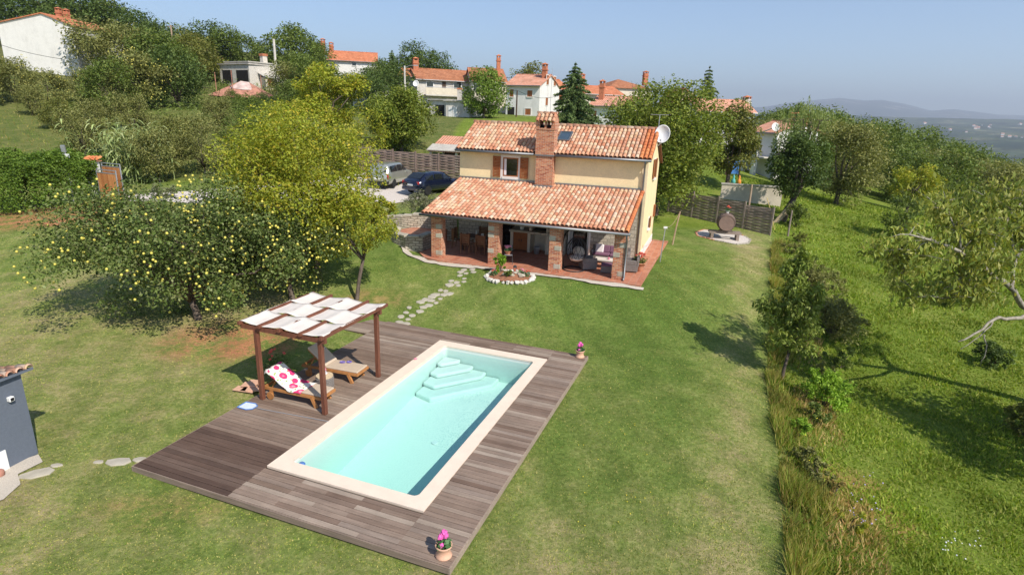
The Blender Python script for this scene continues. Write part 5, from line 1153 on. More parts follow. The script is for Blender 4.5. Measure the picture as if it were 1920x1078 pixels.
bush('lavender_bush', 'grey lavender clump beside the driveway in front of the gate', G(310,372), (1.2,.7,.55), 2200, .15, 'leaf_grey', 304, asp=.25)
bush('laurel_bush', 'yellow green bush over the stone retaining wall', G(705,420), (1.5,.9,.9), 3200, .15, 'leaf_yellow', 305)
# giant reed
rdd = thing('giant_reed', 'clump of tall pale giant reed with drooping leaves near the gate', 'reed', FOOT(252,42.5)); rs = np.random.RandomState(8); V_ = []; F_ = []; b = MB()
for k in range(70):
    x, y = rs.randn(2)*np.array([1.25,.8]); Hh = rs.uniform(2.6, 4.4); lx, ly = rs.randn(2)*.28; b.tube([(x,y,-.1), (x+lx*.3,y+ly*.3,Hh*.5), (x+lx,y+ly,Hh)], [.02,.016,.006], 4)
    for j in range(11):
        f_ = .25+.75*j/10; a = rs.rand()*6.28; c = np.array([x+lx*f_*f_, y+ly*f_*f_, Hh*f_]); L = rs.uniform(.55, .95); dx, dy = math.cos(a), math.sin(a); n0 = len(V_)
        for s_ in (0, .33, .66, 1.0):
            q = c+np.array([dx*L*s_*.8, dy*L*s_*.8, L*(.45*s_-.85*s_*s_)]); wv = .075*(1-s_**2)+.004; V_ += [q+np.array([-dy*wv, dx*wv, 0]), q-np.array([-dy*wv, dx*wv, 0])]
        F_ += [(n0+2*i, n0+2*i+1, n0+2*i+3, n0+2*i+2) for i in range(3)]
fast('leaves', V_, F_, 'leaf_reed', rdd); b.build('stem', 'leaf_reed', rdd)
# shrubs and trees on the left between drive and hill
for k, (px, y, H_, r_, mat, lb) in enumerate(((300,42,3.6,1.9,'leaf_olive','grey green shrubby tree right of the giant reed'), (385,45,4.0,2.2,'leaf_olive','loose olive green tree left of the yellow green tree'), (470,47,4.4,2.0,'leaf_mid','mid green tree behind the yellow green tree'), (160,50,4.2,1.8,'leaf_olive','thin shrub behind the low hedge at the left'), (330,50,3.2,1.7,'leaf_brown','brownish shrub on the slope above the reed'), (545,50,4.5,1.9,'leaf_yellow','yellowish tree just behind the driveway'),
    (695,48.5,4.6,1.4,'leaf_yellow','half bare yellowish tree at the left end of the woven fence'))):
    tree('shrub_tree', lb, FOOT(px, y), H_, r_, .5, .07, mat, 5200 if k < 6 else 2400, .17, 400+k, ncl=44, cr=.36, limbs=9, zlow=.1)
# hillside trees on the left: each placed, four kinds
protos = []
for k, mat in enumerate(('leaf_mid', 'leaf_dark', 'leaf_olive', 'leaf_brown')):
    protos.append((mat, k))
hill = [ # px, distance, height, kind
 (30,74,5.0,2,'quince'), (90,72,4.4,2,'quince'), (168,78,4.3,2,'quince'), (215,74,6.0,0,0), (270,78,7.0,2,'quince'), (335,82,7.5,1,0), (300,92,9,0,0), (235,95,9,2,0), (190,100,9,2,0),
 (40,135,12,1,1), (120,136,12,1,1), (158,132,13.5,1,1), (205,138,12,3,1), (240,134,11.5,1,1), (275,130,10,1,1), (310,126,8.5,1,1), (350,128,8.5,0,1), (395,124,9.6,1,1), (430,122,9.0,0,1), (462,124,8.2,0,1), (375,112,8.0,3,0), (345,100,8.0,3,0),
 (540,120,10.6,0,1), (572,122,9.6,0,1), (602,118,7.5,0,1), (560,98,7.2,0,0), (545,94,6.0,2,0), (590,90,7.0,0,0), (640,92,4.8,0,0), (708,100,6.8,0,0), (690,84,5.5,1,0), (735,90,6.5,1,0), (780,130,10,1,1), (815,132,9,1,1), (990,112,8.6,3,0), (440,84,2.6,0,0), (490,80,2.6,1,0), (545,76,4.2,0,0), (250,62,3.6,2,0), (180,60,3.2,2,0), (110,60,3.0,3,0), (60,66,3.2,2,0), (-20,70,6,2,0), (410,66,3.2,2,0), (480,64,3.4,0,0), (20,128,11,1,1), (868,118,5.5,1,1)]
made = {}
kindlab = ['mid green', 'dark green', 'olive green', 'brownish green']
rnd = random.Random(77)
for px, y, H_, kd, extra in hill:
    loc = FOOT(px, y); loc.z -= .2
    fr_ = extra == 'quince'; key = (kd, fr_); far_t = y > 110
    lab = ('olive green quince tree with yellow fruit on the slope below the white house' if fr_ else '%s round tree on the skyline of the left hill' % kindlab[kd] if far_t else '%s bushy tree on the left slope below the skyline' % kindlab[kd])
    grp = 'fruiting trees on the slope' if fr_ else 'skyline trees of the hill' if far_t else 'bushy trees of the slope'
    if key not in made:
        t_, cl, ra = tree('hillside_tree', lab, loc, 8.0, 3.7, 1.0, .2, protos[kd][0], 5500, .36, 500+kd, group=grp, ncl=52, cr=.36, limbs=6, zlow=.3, hollow=.55)
        if fr_:
            b = MB(); rs = np.random.RandomState(3)
            for i in range(150):
                k = rs.choice(len(cl)); d = rs.randn(3); d /= np.linalg.norm(d); b.blob(tuple(cl[k]+d*ra[k]*1.02), (.085,)*3, 5, i, .05)
            tag(b.build('fruit', 'quince', t_), kind='stuff')
        made[key] = t_; t_.scale = (H_/8*1.05,)*2+(H_/8,); t_.rotation_euler.z = rnd.random()*6
    else:
        s_ = H_/8; dup(made[key], loc, rnd.random()*6.28, lab, grp, (s_*rnd.uniform(.95, 1.2), s_*rnd.uniform(.95, 1.2), s_))
# scrub covering the slope
def scatter_scrub(name, n, fn, mat, ls, hmax, seed):
    rs = np.random.RandomState(seed); x, y, k = fn(rs, n); z = hz(x, y); P = []
    cl = np.stack([x, y, z], -1); m_ = 60
    c = np.repeat(cl, m_, 0); e = rs.randn(len(c), 3); e /= np.linalg.norm(e, axis=1)[:, None]; r_ = np.repeat(k, m_)
    c = c+e*(r_*rs.rand(len(c))**.4)[:, None]*np.array([1.1,1.1,hmax]); c[:, 2] = np.maximum(c[:, 2], np.repeat(z, m_)+.05)
    V, F = leafgeo(c, ls, rs, out=e*.6); return tag(fast(name, V, F, mat), 'low scrub and bramble covering the hillside', 'scrub', None, 'stuff')
def f1(rs, n):
    x = rs.uniform(-60, -2, n); y = rs.uniform(72, 135, n); q = (x > -62+0*x) & ~((x > -13) & (y < 98)); x, y = x[q], y[q]; return x, y, rs.uniform(.8, 2.0, len(x))
scatter_scrub('hillside_scrub', 620, f1, 'leaf_mid', .36, .9, 1)
def f2(rs, n):
    y = rs.uniform(46, 72, n); x = rs.uniform(-36, -14, n)*y/50; q = rs.rand(n) < .5+.4*np.sin(x*.4)*np.sin(y*.5); x, y = x[q], y[q]; return x, y, rs.uniform(.4, 1.0, len(x))
scatter_scrub('slope_scrub', 420, f2, 'leaf_olive', .22, .8, 2)
# wood on the right, falling away from the field
rs = np.random.RandomState(21); TX = []; 
for k in range(1500):
    y = rs.uniform(60, 250); px = rs.uniform(1440, 2300); p = AT(px, 300, y); x = p.x
    lim = np.interp(px, [1440, 1520, 1620, 1700, 1800, 1920, 2300], [70, 66, 62, 63, 64, 66, 70])
    if y < lim: continue
    if any((x-a)**2+(y-b_)**2 < (4.0+.012*y)**2 for a, b_ in TX): continue
    TX.append((x, y))
TX.sort(key=lambda q: q[1]); fr_ = None; edge = TX[:26]; rest = TX[26:]
for i, (x, y) in enumerate(edge):
    H_ = rs.uniform(4.6, 6.8); loc = Vector((x, y, hz(x, y)-.2)); lab = 'green tree along the near edge of the wood beyond the field'; grp = 'trees at the edge of the wood'; kd = (0, False) if i % 3 else (2, False)
    s_ = H_/8; dup(made[kd], loc, rs.rand()*6.28, lab, grp, (s_*1.1, s_*1.1, s_))
P = []; OUT = []; rs2 = np.random.RandomState(31)
for x, y in rest:
    px_ = 960+FPX*1.043*x/y; pl = np.interp(px_, [1380,1500,1560,1620,1700,1800,1920,2300], [200,200,206,217,238,264,304,405]); zl_ = AT(px_, float(pl), y).z; H_ = float(np.clip(zl_-hz(x, y)-abs(rs.randn())*.8-(1.2 if y < 80 else 0), 4.0, 12.5)); r_ = min(H_*.48, 4.2); n = int(np.clip(5200*60/y*.55, 700, 2600)); cl, ra, Q, e = crown_pts(rs2, n, (x, y, hz(x, y)+H_*.55), (r_, r_, H_*.46), 26, .40, .6, .8, .4); P.append(Q); OUT.append(e)
V, F = leafgeo(np.concatenate(P), .42, rs2, out=np.concatenate(OUT)*.6); o = fast('woodland', V, F, 'leaf_mid'); tag(o, 'dense green wood falling away beyond the field', 'wood', None, 'stuff')
# wooded hump under the village horizon
P = []; OUT = []
for k in range(150):
    y = rs.uniform(135, 260); x = rs.uniform(-.05, .62)*y; zt = hz(x, y); H_ = min(8, max(3, 8.6+.012*y-zt)); r_ = 4.0
    cl, ra, Q, e = crown_pts(rs2, 500, (x, y, zt+H_*.5), (r_, r_, H_*.5), 16, .42, .6, .8, .4); P.append(Q); OUT.append(e)
V, F = leafgeo(np.concatenate(P), .6, rs2, out=np.concatenate(OUT)*.6); o = fast('far_woodland', V, F, 'leaf_dark'); tag(o, 'far belt of trees behind the village', 'wood', None, 'stuff')

# ---------------------------------------------------------------- grasses
def blades(name, x, y, h, w_, mat, rs, lean=.5, label=None):
    n = len(x); z = hz(x, y); a = rs.rand(n)*6.28; b_ = rs.rand(n)*6.28; base = np.stack([x, y, z-.01], -1); s_ = np.stack([np.cos(a), np.sin(a), 0*a], -1)*(w_*.5)[:, None]
    tip = base+np.stack([np.cos(b_)*h*lean*rs.rand(n), np.sin(b_)*h*lean*rs.rand(n), h], -1); V = np.stack([base-s_, base+s_, tip], 1).reshape(-1, 3)
    return tag(fast(name, V, np.arange(3*n).reshape(n, 3), mat), label or None, 'grass', None, 'stuff')
rs = np.random.RandomState(55)
def inside_deck(x, y, mg=.0):
    u = (x-P0.x)*math.cos(PYAW)+(y-P0.y)*math.sin(PYAW); v = -(x-P0.x)*math.sin(PYAW)+(y-P0.y)*math.cos(PYAW)
    return (u > DU0-.05-mg) & (u < DU1+.05+mg) & (v > DV0-.05-mg) & (v < DV1+.05+mg)
def inside_house(x, y):
    u = (x-H0.x)*math.cos(HYAW)+(y-H0.y)*math.sin(HYAW); v = -(x-H0.x)*math.sin(HYAW)+(y-H0.y)*math.cos(HYAW)
    return (u > -3.2) & (u < 11.1) & (v > -4.45) & (v < 6.6)
# short lawn: only the nearer part, where tufts show
n = 260000; y = 7.0+25*rs.rand(n)**1.7; x = rs.uniform(-1.0, 1.0, n)*(y*.98+2); q = (x < edge_x(y)-.03) & ~inside_deck(x, y) & ~inside_house(x, y) & (np.hypot((x-g0.x)/1.4, (y-g0.y)/1.1) > 1); x, y = x[q], y[q]
blades('lawn_grass', x, y, rs.uniform(.015, .042, len(x)), rs.uniform(.012, .03, len(x))*(1+y/16), 'grass_lawn', rs, 1.2, 'short dry mown lawn grass around the pool')
# field
n = 430000; y = 7+50*rs.rand(n)**1.6; d = rs.rand(n)**.9; x = edge_x(y)+.3+d*(y*1.05+6); cl = np.sin(x*1.7+np.sin(y*1.1)*1.5)*np.sin(y*1.9+np.sin(x*.9)); q = rs.rand(n) < .75+.25*cl; x, y, cl = x[q], y[q], cl[q]
blades('meadow_grass', x, y, rs.uniform(.03, .10, len(x))*(1+.4*np.clip(cl, -1, 1))*(1+y/60), rs.uniform(.016, .036, len(x))*(1+y/14), 'grass_field', rs, 1.3, 'lush uneven meadow grass of the field right of the garden')
# tall rough strip along the lawn edge
n = 42000; y = 7.5+28*rs.rand(n)**1.3; x = edge_x(y)+np.abs(rs.randn(n))*.46*(1+.45*np.sin(y*1.3)+.3*np.sin(y*.5+1)); q = rs.rand(n) < .55+.45*np.sin(y*2.1+np.sin(x*2)*1.2); x, y = x[q], y[q]
blades('tall_grass', x, y, rs.uniform(.15, .55, len(x))*(.75+.35*np.sin(y*1.7+x)), rs.uniform(.012, .03, len(x))*(1+y/25), 'grass_tall', rs, .8, 'tall seeding grass in the rough strip beside the lawn')
n = 9000; y = 8+22*rs.rand(n)**1.2; x = edge_x(y)+.9+rs.rand(n)*1.3; q = rs.rand(n) < .5+.5*np.sin(y*1.1+2); x, y = x[q], y[q]
blades('dry_grass', x, y, rs.uniform(.05, .22, len(x)), rs.uniform(.012, .03, len(x))*(1+y/20), 'grass_dry', rs, .9, 'straw coloured dry grass between the rough strip and the meadow')
n = 7000; px_ = rs.uniform(-1.1, -.15, n); y = 42+26*rs.rand(n); x = px_*y; 
blades('hill_grass', x, y, rs.uniform(.10, .35, n), rs.uniform(.04, .09, n), 'grass_tall', rs, .8, 'dry tall grass on the slope behind the hedge')
# wild flowers
b = MB(); rnd = random.Random(6)
def wf(px0, px1, py0, py1, n, mat, name, label):
    b = MB()
    for k in range(n):
        p = G(rnd.uniform(px0, px1), rnd.uniform(py0, py1)); h_ = rnd.uniform(.12, .4); r_ = rnd.uniform(.012, .022); b.blob((p.x, p.y, p.z+h_), (r_, r_, r_*.7), 5, k, .2)
    tag(b.build(name, mat), label, 'flowers', None, 'stuff')
wf(1590,1650,905,1010,26,'lilac_petal','chicory_flowers','tiny pale lilac flowers in the rough strip'); wf(1500,1570,720,890,14,'yellow_petal','yellow_flowers','tiny yellow flowers in the rough strip'); wf(1760,1830,1015,1060,22,'white_plastic','white_umbels','small white flower heads in the near field')
b = MB()
for k in range(26): p = G(rnd.uniform(1080,1220), rnd.uniform(740,1000)); b.blob((p.x, p.y, p.z+.03), (.014,.014,.01), 5, k, .2)
tag(b.build('lawn_flowers', 'yellow_petal'), 'tiny yellow flowers scattered in the right lawn', 'flowers', None, 'stuff')

# ---------------------------------------------------------------- village
def ghouse(name, label, pl, pr_, D, eave, ridge, wall, roof, wins=(), chims=(), over=.4, hip=0, side=(), cat='house', base=None, gable_front=False, group=None, doors=(), shut='shutter_wood'):
    """pl, pr_: (pixel x, distance) of the front corners; eave, ridge: pixel rows; windows in pixels (x0,y0,x1,y1)"""
    a, c = FOOT(*pl), FOOT(*pr_); z0 = min(a.z, c.z)-.4 if base is None else base; a2 = Vector((a.x, a.y)); c2 = Vector((c.x, c.y)); L = (c2-a2).length; rz = math.atan2((c2-a2).y, (c2-a2).x)
    t_ = thing(name, label, cat, (a.x, a.y, z0), rz, group); ze = AT(pl[0], eave, a.y).z-z0
    nrm = Vector((-math.sin(rz), math.cos(rz), 0)); uu = Vector((math.cos(rz), math.sin(rz), 0)); o3 = Vector((a.x, a.y, z0))
    def onf(px, py, off=0):
        d = ray(px, py); cpt = Vector((0, 0, CAMH)); k = ((o3-cpt).dot(nrm)+off)/d.dot(nrm); q = cpt+d*k-o3; return q.dot(uu), q.z
    b = MB()
    if gable_front:
        ap = onf(*ridge); zr = ap[1]
        b.wallpoly([(0,0), (L,0), (L,ze), (ap[0],zr), (0,ze)], 'y', 0, D); w_ = b.build('wall', wall, t_)
        b = MB(); th = .14; o = over
        for q in (((-o, ze-(zr-ze)/ap[0]*o), ap[0:1]+(zr,)), ((L+o, ze-(zr-ze)/(L-ap[0])*o), ap[0:1]+(zr,))): b.wallpoly([(q[0][0], q[0][1]+.0), (q[1][0], q[1][1]), (q[1][0], q[1][1]+th), (q[0][0], q[0][1]+th)], 'y', -.25, D+.25)
        rf = b.build('roof', roof, t_); zrm = zr
    else:
        mid = (pl[0]+pr_[0])/2; zr = onf(mid, ridge, D/2)[1]; th = .14; o = over; sl = (zr-ze)/(D/2)
        b.wallpoly([(0,0), (D,0), (D,ze), (D/2,zr), (0,ze)], 'x', 0, L) if not hip else b.bx(0, L, 0, D, 0, ze); w_ = b.build('wall', wall, t_)
        b = MB()
        if hip:
            h_ = hip; vs = [(-o,-o,ze-.05), (L+o,-o,ze-.05), (L+o,D+o,ze-.05), (-o,D+o,ze-.05), (h_,D/2,zr), (L-h_,D/2,zr)]; b.add(vs, [(0,1,5,4), (1,2,5), (2,3,4,5), (3,0,4), (0,3,2,1)])
        else:
            b.wallpoly([(-o,ze-sl*o), (D/2,zr), (D/2,zr+th), (-o,ze-sl*o+th)], 'x', -.2, L+.2); b.wallpoly([(D+o,ze-sl*o), (D/2,zr), (D/2,zr+th), (D+o,ze-sl*o+th)], 'x', -.2, L+.2)
            b.bx(-.2, L+.2, D/2-.14, D/2+.14, zr+.07, zr+.2)
        rf = b.build('roof', roof, t_); zrm = zr
        if not hip: b = MB(); b.tube([(-.2,-o-.07,ze-sl*o+.05), (L+.2,-o-.07,ze-sl*o+.05)], .07, 6); b.build('gutter', 'zinc', rf)
    for q in wins:
        (u0, z1), (u1, z_0) = onf(q[0], q[1]), onf(q[2], q[3]); kind = q[4] if len(q) > 4 else 'w'
        if kind == 'door': b = MB(); b.bx(u0, u1, -.05, .01, z_0, z1); b.build('door', q[5] if len(q) > 5 else 'white_paint', t_); continue
        if kind == 'open': b = MB(); b.bx(u0, u1, -.02, .01, z_0, z1); b.build('opening', 'dark_inside', t_); continue
        b = MB(); f_ = .12
        b.bx(u0-f_, u0, -.06, .01, z_0-f_, z1+f_); b.bx(u1, u1+f_, -.06, .01, z_0-f_, z1+f_); b.bx(u0, u1, -.06, .01, z1, z1+f_); b.bx(u0, u1, -.10, .01, z_0-f_, z_0); wn = b.build('window', 'base_white', t_)
        b = MB(); b.bx(u0, u1, -.03, .005, z_0, z1); b.build('shutter' if kind == 'shut' else 'pane', shut if kind == 'shut' else 'glass', wn)
        if kind == 'shut':
            b = MB(); b.bx((u0+u1)/2-.015, (u0+u1)/2+.015, -.034, -.03, z_0, z1); b.build('joint', 'dark_inside', wn)
    for v0, v1, z_0, z1 in side:
        b = MB(); b.bx(L, L+.05, v0-.1, v1+.1, z_0-.1, z1+.1); wn = b.build('window', 'base_white', t_); b = MB(); b.bx(L+.05, L+.07, v0, v1, z_0, z1); b.build('shutter', shut, wn)
    for q in chims:
        u, v, w2, h_ = q[:4]; mt = q[4] if len(q) > 4 else 'brick_far'; zb = zrm-.9
        b = MB(); b.bx(u-w2/2, u+w2/2, v-w2/2, v+w2/2, zb, zrm+h_); b.bx(u-w2/2-.08, u+w2/2+.08, v-w2/2-.08, v+w2/2+.08, zrm+h_-.5, zrm+h_-.38); c_ = b.build('chimney', mt, rf)
        b = MB()
        for dx in (-1, 1):
            for dy in (-1, 1): b.box((u+dx*(w2/2-.08), v+dy*(w2/2-.08), zrm+h_+.12), (.14,.14,.26))
        b.add([(u-w2/2-.12,v-w2/2-.12,zrm+h_+.25), (u+w2/2+.12,v-w2/2-.12,zrm+h_+.25), (u+w2/2+.12,v+w2/2+.12,zrm+h_+.25), (u-w2/2-.12,v+w2/2+.12,zrm+h_+.25), (u,v,zrm+h_+.5)], [(0,1,4), (1,2,4), (2,3,4), (3,0,4), (0,3,2,1)]); b.build('chimney_cap', 'orange_roof', rf)
    return t_, L, ze, zrm, onf
simple('brick_far', (.46,.17,.09), .9, .25, 6, .3, 20); simple('plaster_chimney', (.60,.55,.48), .9, .2, 3)
ghouse('white_house', 'large white gabled house with orange roof at the upper left edge', (9,100), (151,100), 12, 44.5, (78,26), 'white_plaster', 'orange_roof', chims=((5.0,7.0,.7,1.5), (6.3,7.0,.7,1.3)), gable_front=True)
t_, L, ze, zr, onf = ghouse('terraced_house', 'left terraced house with a long balcony and three dark openings', (782,92), (887,95), 8, 148, 133, 'old_plaster', 'brown_roof', [(800,154,812,169,'w'), (829,154,836,177,'door','dark_wood'), (851,154,864,168,'w'), (802,184,808,190,'w'), (850,187,858,192,'w')], [(.5,3.5,.8,1.2,'brick_far')])
u0, z_ = onf(795,177); u1, _ = onf(886,179)
b = MB(); b.bx(u0, u1, -1.3, .0, z_-.2, z_); bl = b.build('balcony', 'pale_concrete', t_); b = MB(); b.bx(u0, u1, -1.3, -1.22, z_, z_+.95); b.build('parapet', 'cream_plaster', bl)
b = MB(); b.tube([(u0,-1.26,z_+1.05), (u1,-1.26,z_+1.05)], .04, 5); b.build('railing', 'steel', bl)
ghouse('orange_roof_house', 'low house end with a bright orange roof behind the lamp post left of the terrace', (748,94), (783,94), 7, 143.5, 131, 'white_plaster', 'orange_roof', [(773,146,780,155,'w')])
ghouse('terraced_house', 'middle terraced house with brown roof and tall thin chimney', (884,91), (948,92), 9, 151.5, 131, 'cream_plaster', 'brown_roof', [(918,160,927,168,'w'), (888,158,896,170,'w')], [(4.3,2.4,.55,1.6)])
ghouse('terraced_house', 'right terraced house with closed brown shutters and a salmon roof', (948,84), (1010,82), 7.5, 159.5, 142, 'white_plaster', 'salmon_roof', [(956,168,963,182,'shut'), (989,170,998,182,'shut'), (985,204,995,216,'shut'), (952,201,964,221,'open')], [(4.5,2.6,.6,1.1)], side=((2.2,3.0,4.6,5.8), (5.0,5.8,4.6,5.8), (2.2,3.0,1.9,2.9)))
# flat roofed outhouse before the terrace
t_, L, ze, zr, onf = None, 0, 0, 0, None
def block(name, label, pl, pr_, D, top, wall, roofm, wins=(), cat='outbuilding', lip=.25):
    a, c = FOOT(*pl), FOOT(*pr_); z0 = min(a.z, c.z)-.3; rz = math.atan2(c.y-a.y, c.x-a.x); L = math.hypot(c.x-a.x, c.y-a.y); zt = AT(pl[0], top, a.y).z-z0
    t_ = thing(name, label, cat, (a.x, a.y, z0), rz); b = MB(); b.bx(0, L, 0, D, 0, zt); b.build('wall', wall, t_); b = MB(); b.bx(-lip, L+lip, -lip, D+lip, zt, zt+.16); b.build('roof', roofm, t_)
    nrm = Vector((-math.sin(rz), math.cos(rz), 0)); uu = Vector((math.cos(rz), math.sin(rz), 0)); o3 = Vector((a.x, a.y, z0))
    for x0, y0, x1, y1, nm, mt in wins:
        pts = []
        for px, py in ((x0, y0), (x1, y1)): d = ray(px, py); cp = Vector((0,0,CAMH)); q = cp+d*((o3-cp).dot(nrm)/d.dot(nrm))-o3; pts.append((q.dot(uu), q.z))
        b = MB(); b.bx(pts[0][0], pts[1][0], -.05, .01, pts[1][1], pts[0][1]); dd = b.build(nm, mt, t_)
        if nm == 'door': b = MB(); m_ = (pts[0][0]+pts[1][0])/2; b.bx(m_-.02, m_+.02, -.055, -.05, pts[1][1], pts[0][1]); b.build('joint', 'concrete', dd)
    return t_
block('outhouse', 'grey flat roofed outhouse with white double doors before the terraced houses', (836,75), (880,74), 5, 190, 'old_plaster', 'concrete', [(841,201,857,224,'door','white_paint')])
block('outhouse', 'lower concrete shelter with a dark opening beside the white double doors', (806,77), (836,76), 5, 188, 'pale_concrete', 'concrete', [(817,197,833,222,'opening','dark_inside')])
block('pillar_wall', 'tall grey chimney like block right of the white double doors', (857,80), (865,80), .8, 168, 'concrete', 'orange_roof', lip=.05)
block('small_white_shed', 'small white flat roofed shed among the trees left of the terrace', (662,88), (702,87), 5, 160, 'white_plaster', 'pale_concrete')
ghouse('orange_roof_house', 'house with a long orange roof and twin chimneys rising over trees at the centre left', (617,122), (708,124), 10, 112.5, 99, 'white_plaster', 'orange_roof', [(660,117,668,124,'w')], [(-.9,2.0,.8,1.6), (.5,4.0,.8,1.2)])
# white block house with sloping flat roof, on the left hill
rb = block('block_house', 'unfinished pale blockwork house with two dark openings on the left hill', (414,112), (470,108), 7.5, 122, 'pale_concrete', 'concrete', [(417,132,437,156,'opening','dark_inside'), (443,132,467,158,'opening','dark_inside')], 'house')
a = FOOT(470,108); c = FOOT(524,113); rz = math.atan2(c.y-a.y, c.x-a.x); L = math.hypot(c.x-a.x, c.y-a.y); wg = thing('block_house_wing', 'blockwork wing with a red door and brick topped chimney on the left hill', 'house', (a.x, a.y, a.z-.3), rz)
zt = AT(470,117,a.y).z-a.z+.3; b = MB(); b.bx(0, L, .02, 7, 0, zt); b.build('wall', 'blockwork', wg); b = MB(); b.bx(-.15, L+.2, -.15, 7.2, zt, zt+.18); b.build('roof', 'concrete', wg)
b = MB(); b.bx(2.0, L+.3, -1.6, .01, 0, 2.4); b.build('annex', 'cream_plaster', wg); b = MB(); b.add([(1.6,-1.9,2.4), (L+.6,-1.9,2.2), (L+.6,.01,2.9), (1.6,.01,3.1), (1.6,-1.9,2.52), (L+.6,-1.9,2.32), (L+.6,.01,3.02), (1.6,.01,3.22)], [(0,3,2,1), (4,5,6,7), (0,1,5,4), (1,2,6,5), (2,3,7,6), (3,0,4,7)]); b.build('annex_roof', 'concrete', wg)
b = MB(); b.bx(2.4, 3.4, -1.66, -1.6, 1.0, 2.3); b.build('door', 'red_paint', wg)
b = MB(); b.bx(L-1.2, L-.3, 2.5, 3.4, zt, zt+1.5); k = b.build('chimney', 'plaster_chimney', wg); b = MB(); b.bx(L-1.3, L-.2, 2.4, 3.5, zt+1.5, zt+1.9); b.build('chimney_cap', 'brick_far', k)
# rusty pyramid canopy on poles
p = FOOT(458,98); cn = thing('rusty_canopy', 'rusty pyramid shaped sheet metal canopy on thin poles', 'canopy', p); zt = AT(458,153,98).z-p.z; ze = AT(458,181,98).z-p.z; r_ = 4.6
b = MB(); b.add([(-r_,-2.4,ze), (0,-3.2,ze-.25), (r_,-1.6,ze-.1), (r_*.8,2.6,ze+.3), (-r_*.7,2.8,ze+.3), (-.4,0,zt), (1.0,.1,zt-.15)], [(0,1,5), (1,2,6), (1,6,5), (2,3,6), (3,4,5), (3,5,6), (4,0,5)]); o = b.build('roof', 'rust', cn); q = o.modifiers.new('s', 'SOLIDIFY'); q.thickness = .06
b = MB(); b.add([(-1.6,-1.35,ze+(zt-ze)*.52), (.6,-1.75,ze+(zt-ze)*.42), (1.9,-1.0,ze+(zt-ze)*.44), (.95,.05,zt-.10), (-.35,-.05,zt+.05)], [(0,1,2,3,4)]); b.build('pale_sheet', 'rust_pale', cn)
for x, y, e in ((-3.6,-1.6,3.2), (-.9,-1.8,3.6), (3.4,-1.2,3.0), (2.8,2.0,0), (-2.8,2.2,0)): b = MB(); b.tube([(x,y,-.3), (x,y,ze+.2+e)], .06, 6); b.build('pole', 'rust', cn)
# houses right of the spruce
ghouse('orange_roof_house', 'orange roofed house half hidden behind the spruce', (1040,92), (1066,93), 8, 168, 152, 'white_plaster', 'orange_roof', [(1048,178,1056,190,'shut')])
ghouse('orange_roof_house', 'low white house with orange roof and brick chimney between spruce and walnut', (1104,76), (1180,74), 7, 198, 183, 'white_plaster', 'salmon_roof', [(1112,208,1118,222,'shut')], [(.8,2.2,.6,1.6)])
ghouse('orange_roof_house', 'house with hipped salmon roof rising behind the low white house', (1094,96), (1165,98), 9, 176, 164, 'cream_plaster', 'orange_roof', [], [(.6,3,.7,1.4)])
ghouse('orange_roof_house', 'house with a hipped brown roof peeping over the walnut crown', (1138,108), (1215,110), 12, 164, 150, 'cream_plaster', 'brown_roof', [], [(9,5,.8,1.2)], hip=4)
ghouse('peach_house', 'peach gabled house end showing over the walnut left of the long orange roof', (1262,90), (1300,90), 10, 186, (1282,166), 'pale_plaster', 'orange_roof', gable_front=True)
ghouse('long_roof_house', 'long low building with an undulating orange tile roof at the right of the village', (1300,78), (1402,79), 6, 207, 189, 'white_plaster', 'salmon_roof', [], [(8,3,.8,.3,'plaster_chimney')])
t_, L, ze, zr, onf = ghouse('white_cottage', 'white cottage with salmon tile roof behind the willow', (1394,66), (1441,63), 7.5, 246.5, 228, 'white_plaster', 'salmon_roof', [(1402,262,1408,272,'shut')], [(2.6,3.75,.6,.7)])
b = MB(); b.bx(-.6, L-.2, -2.2, 0, 2.45, 2.6); b.build('balcony', 'pale_concrete', t_)
for x in (.0, 1.4, L-.6): b = MB(); b.bx(x-.22, x+.22, -2.15, -1.75, 0, 2.45); b.build('pillar', 'base_white', t_)
b = MB(); b.bx(-.6, L-.2, -2.2, -2.1, 2.6, 3.5); b.build('parapet', 'base_white', t_)
d = thing('satellite_dish', 'pale satellite dish beside the willow on the white cottage', 'satellite dish', AT(1453,239,60), R(10)); b = MB(); b.M = Matrix.Rotation(R(75), 4, 'X'); b.lathe([(0,0), (.2,.02), (.32,.06), (.42,.11), (.41,.08)], 22); b.build('dish', 'dish_white', d, smooth=True)
b = MB(); b.tube([(0,.1,0), (0,.35,-.1), (-.8,2.2,-.9)], .05, 6); b.build('bracket', 'steel', d)
d = thing('satellite_dish', 'large white satellite dish in front of the terraced houses', 'satellite dish', AT(780,157.5,88), R(-10)); b = MB(); b.M = Matrix.Rotation(R(72), 4, 'X'); b.lathe([(0,0), (.22,.03), (.45,.13), (.44,.11)], 22); b.build('dish', 'dish_white', d, smooth=True)
b = MB(); b.tube([(0,.1,0), (0,.4,-.1), (0,.4,-3.6)], .04, 6); b.build('pole', 'steel', d)
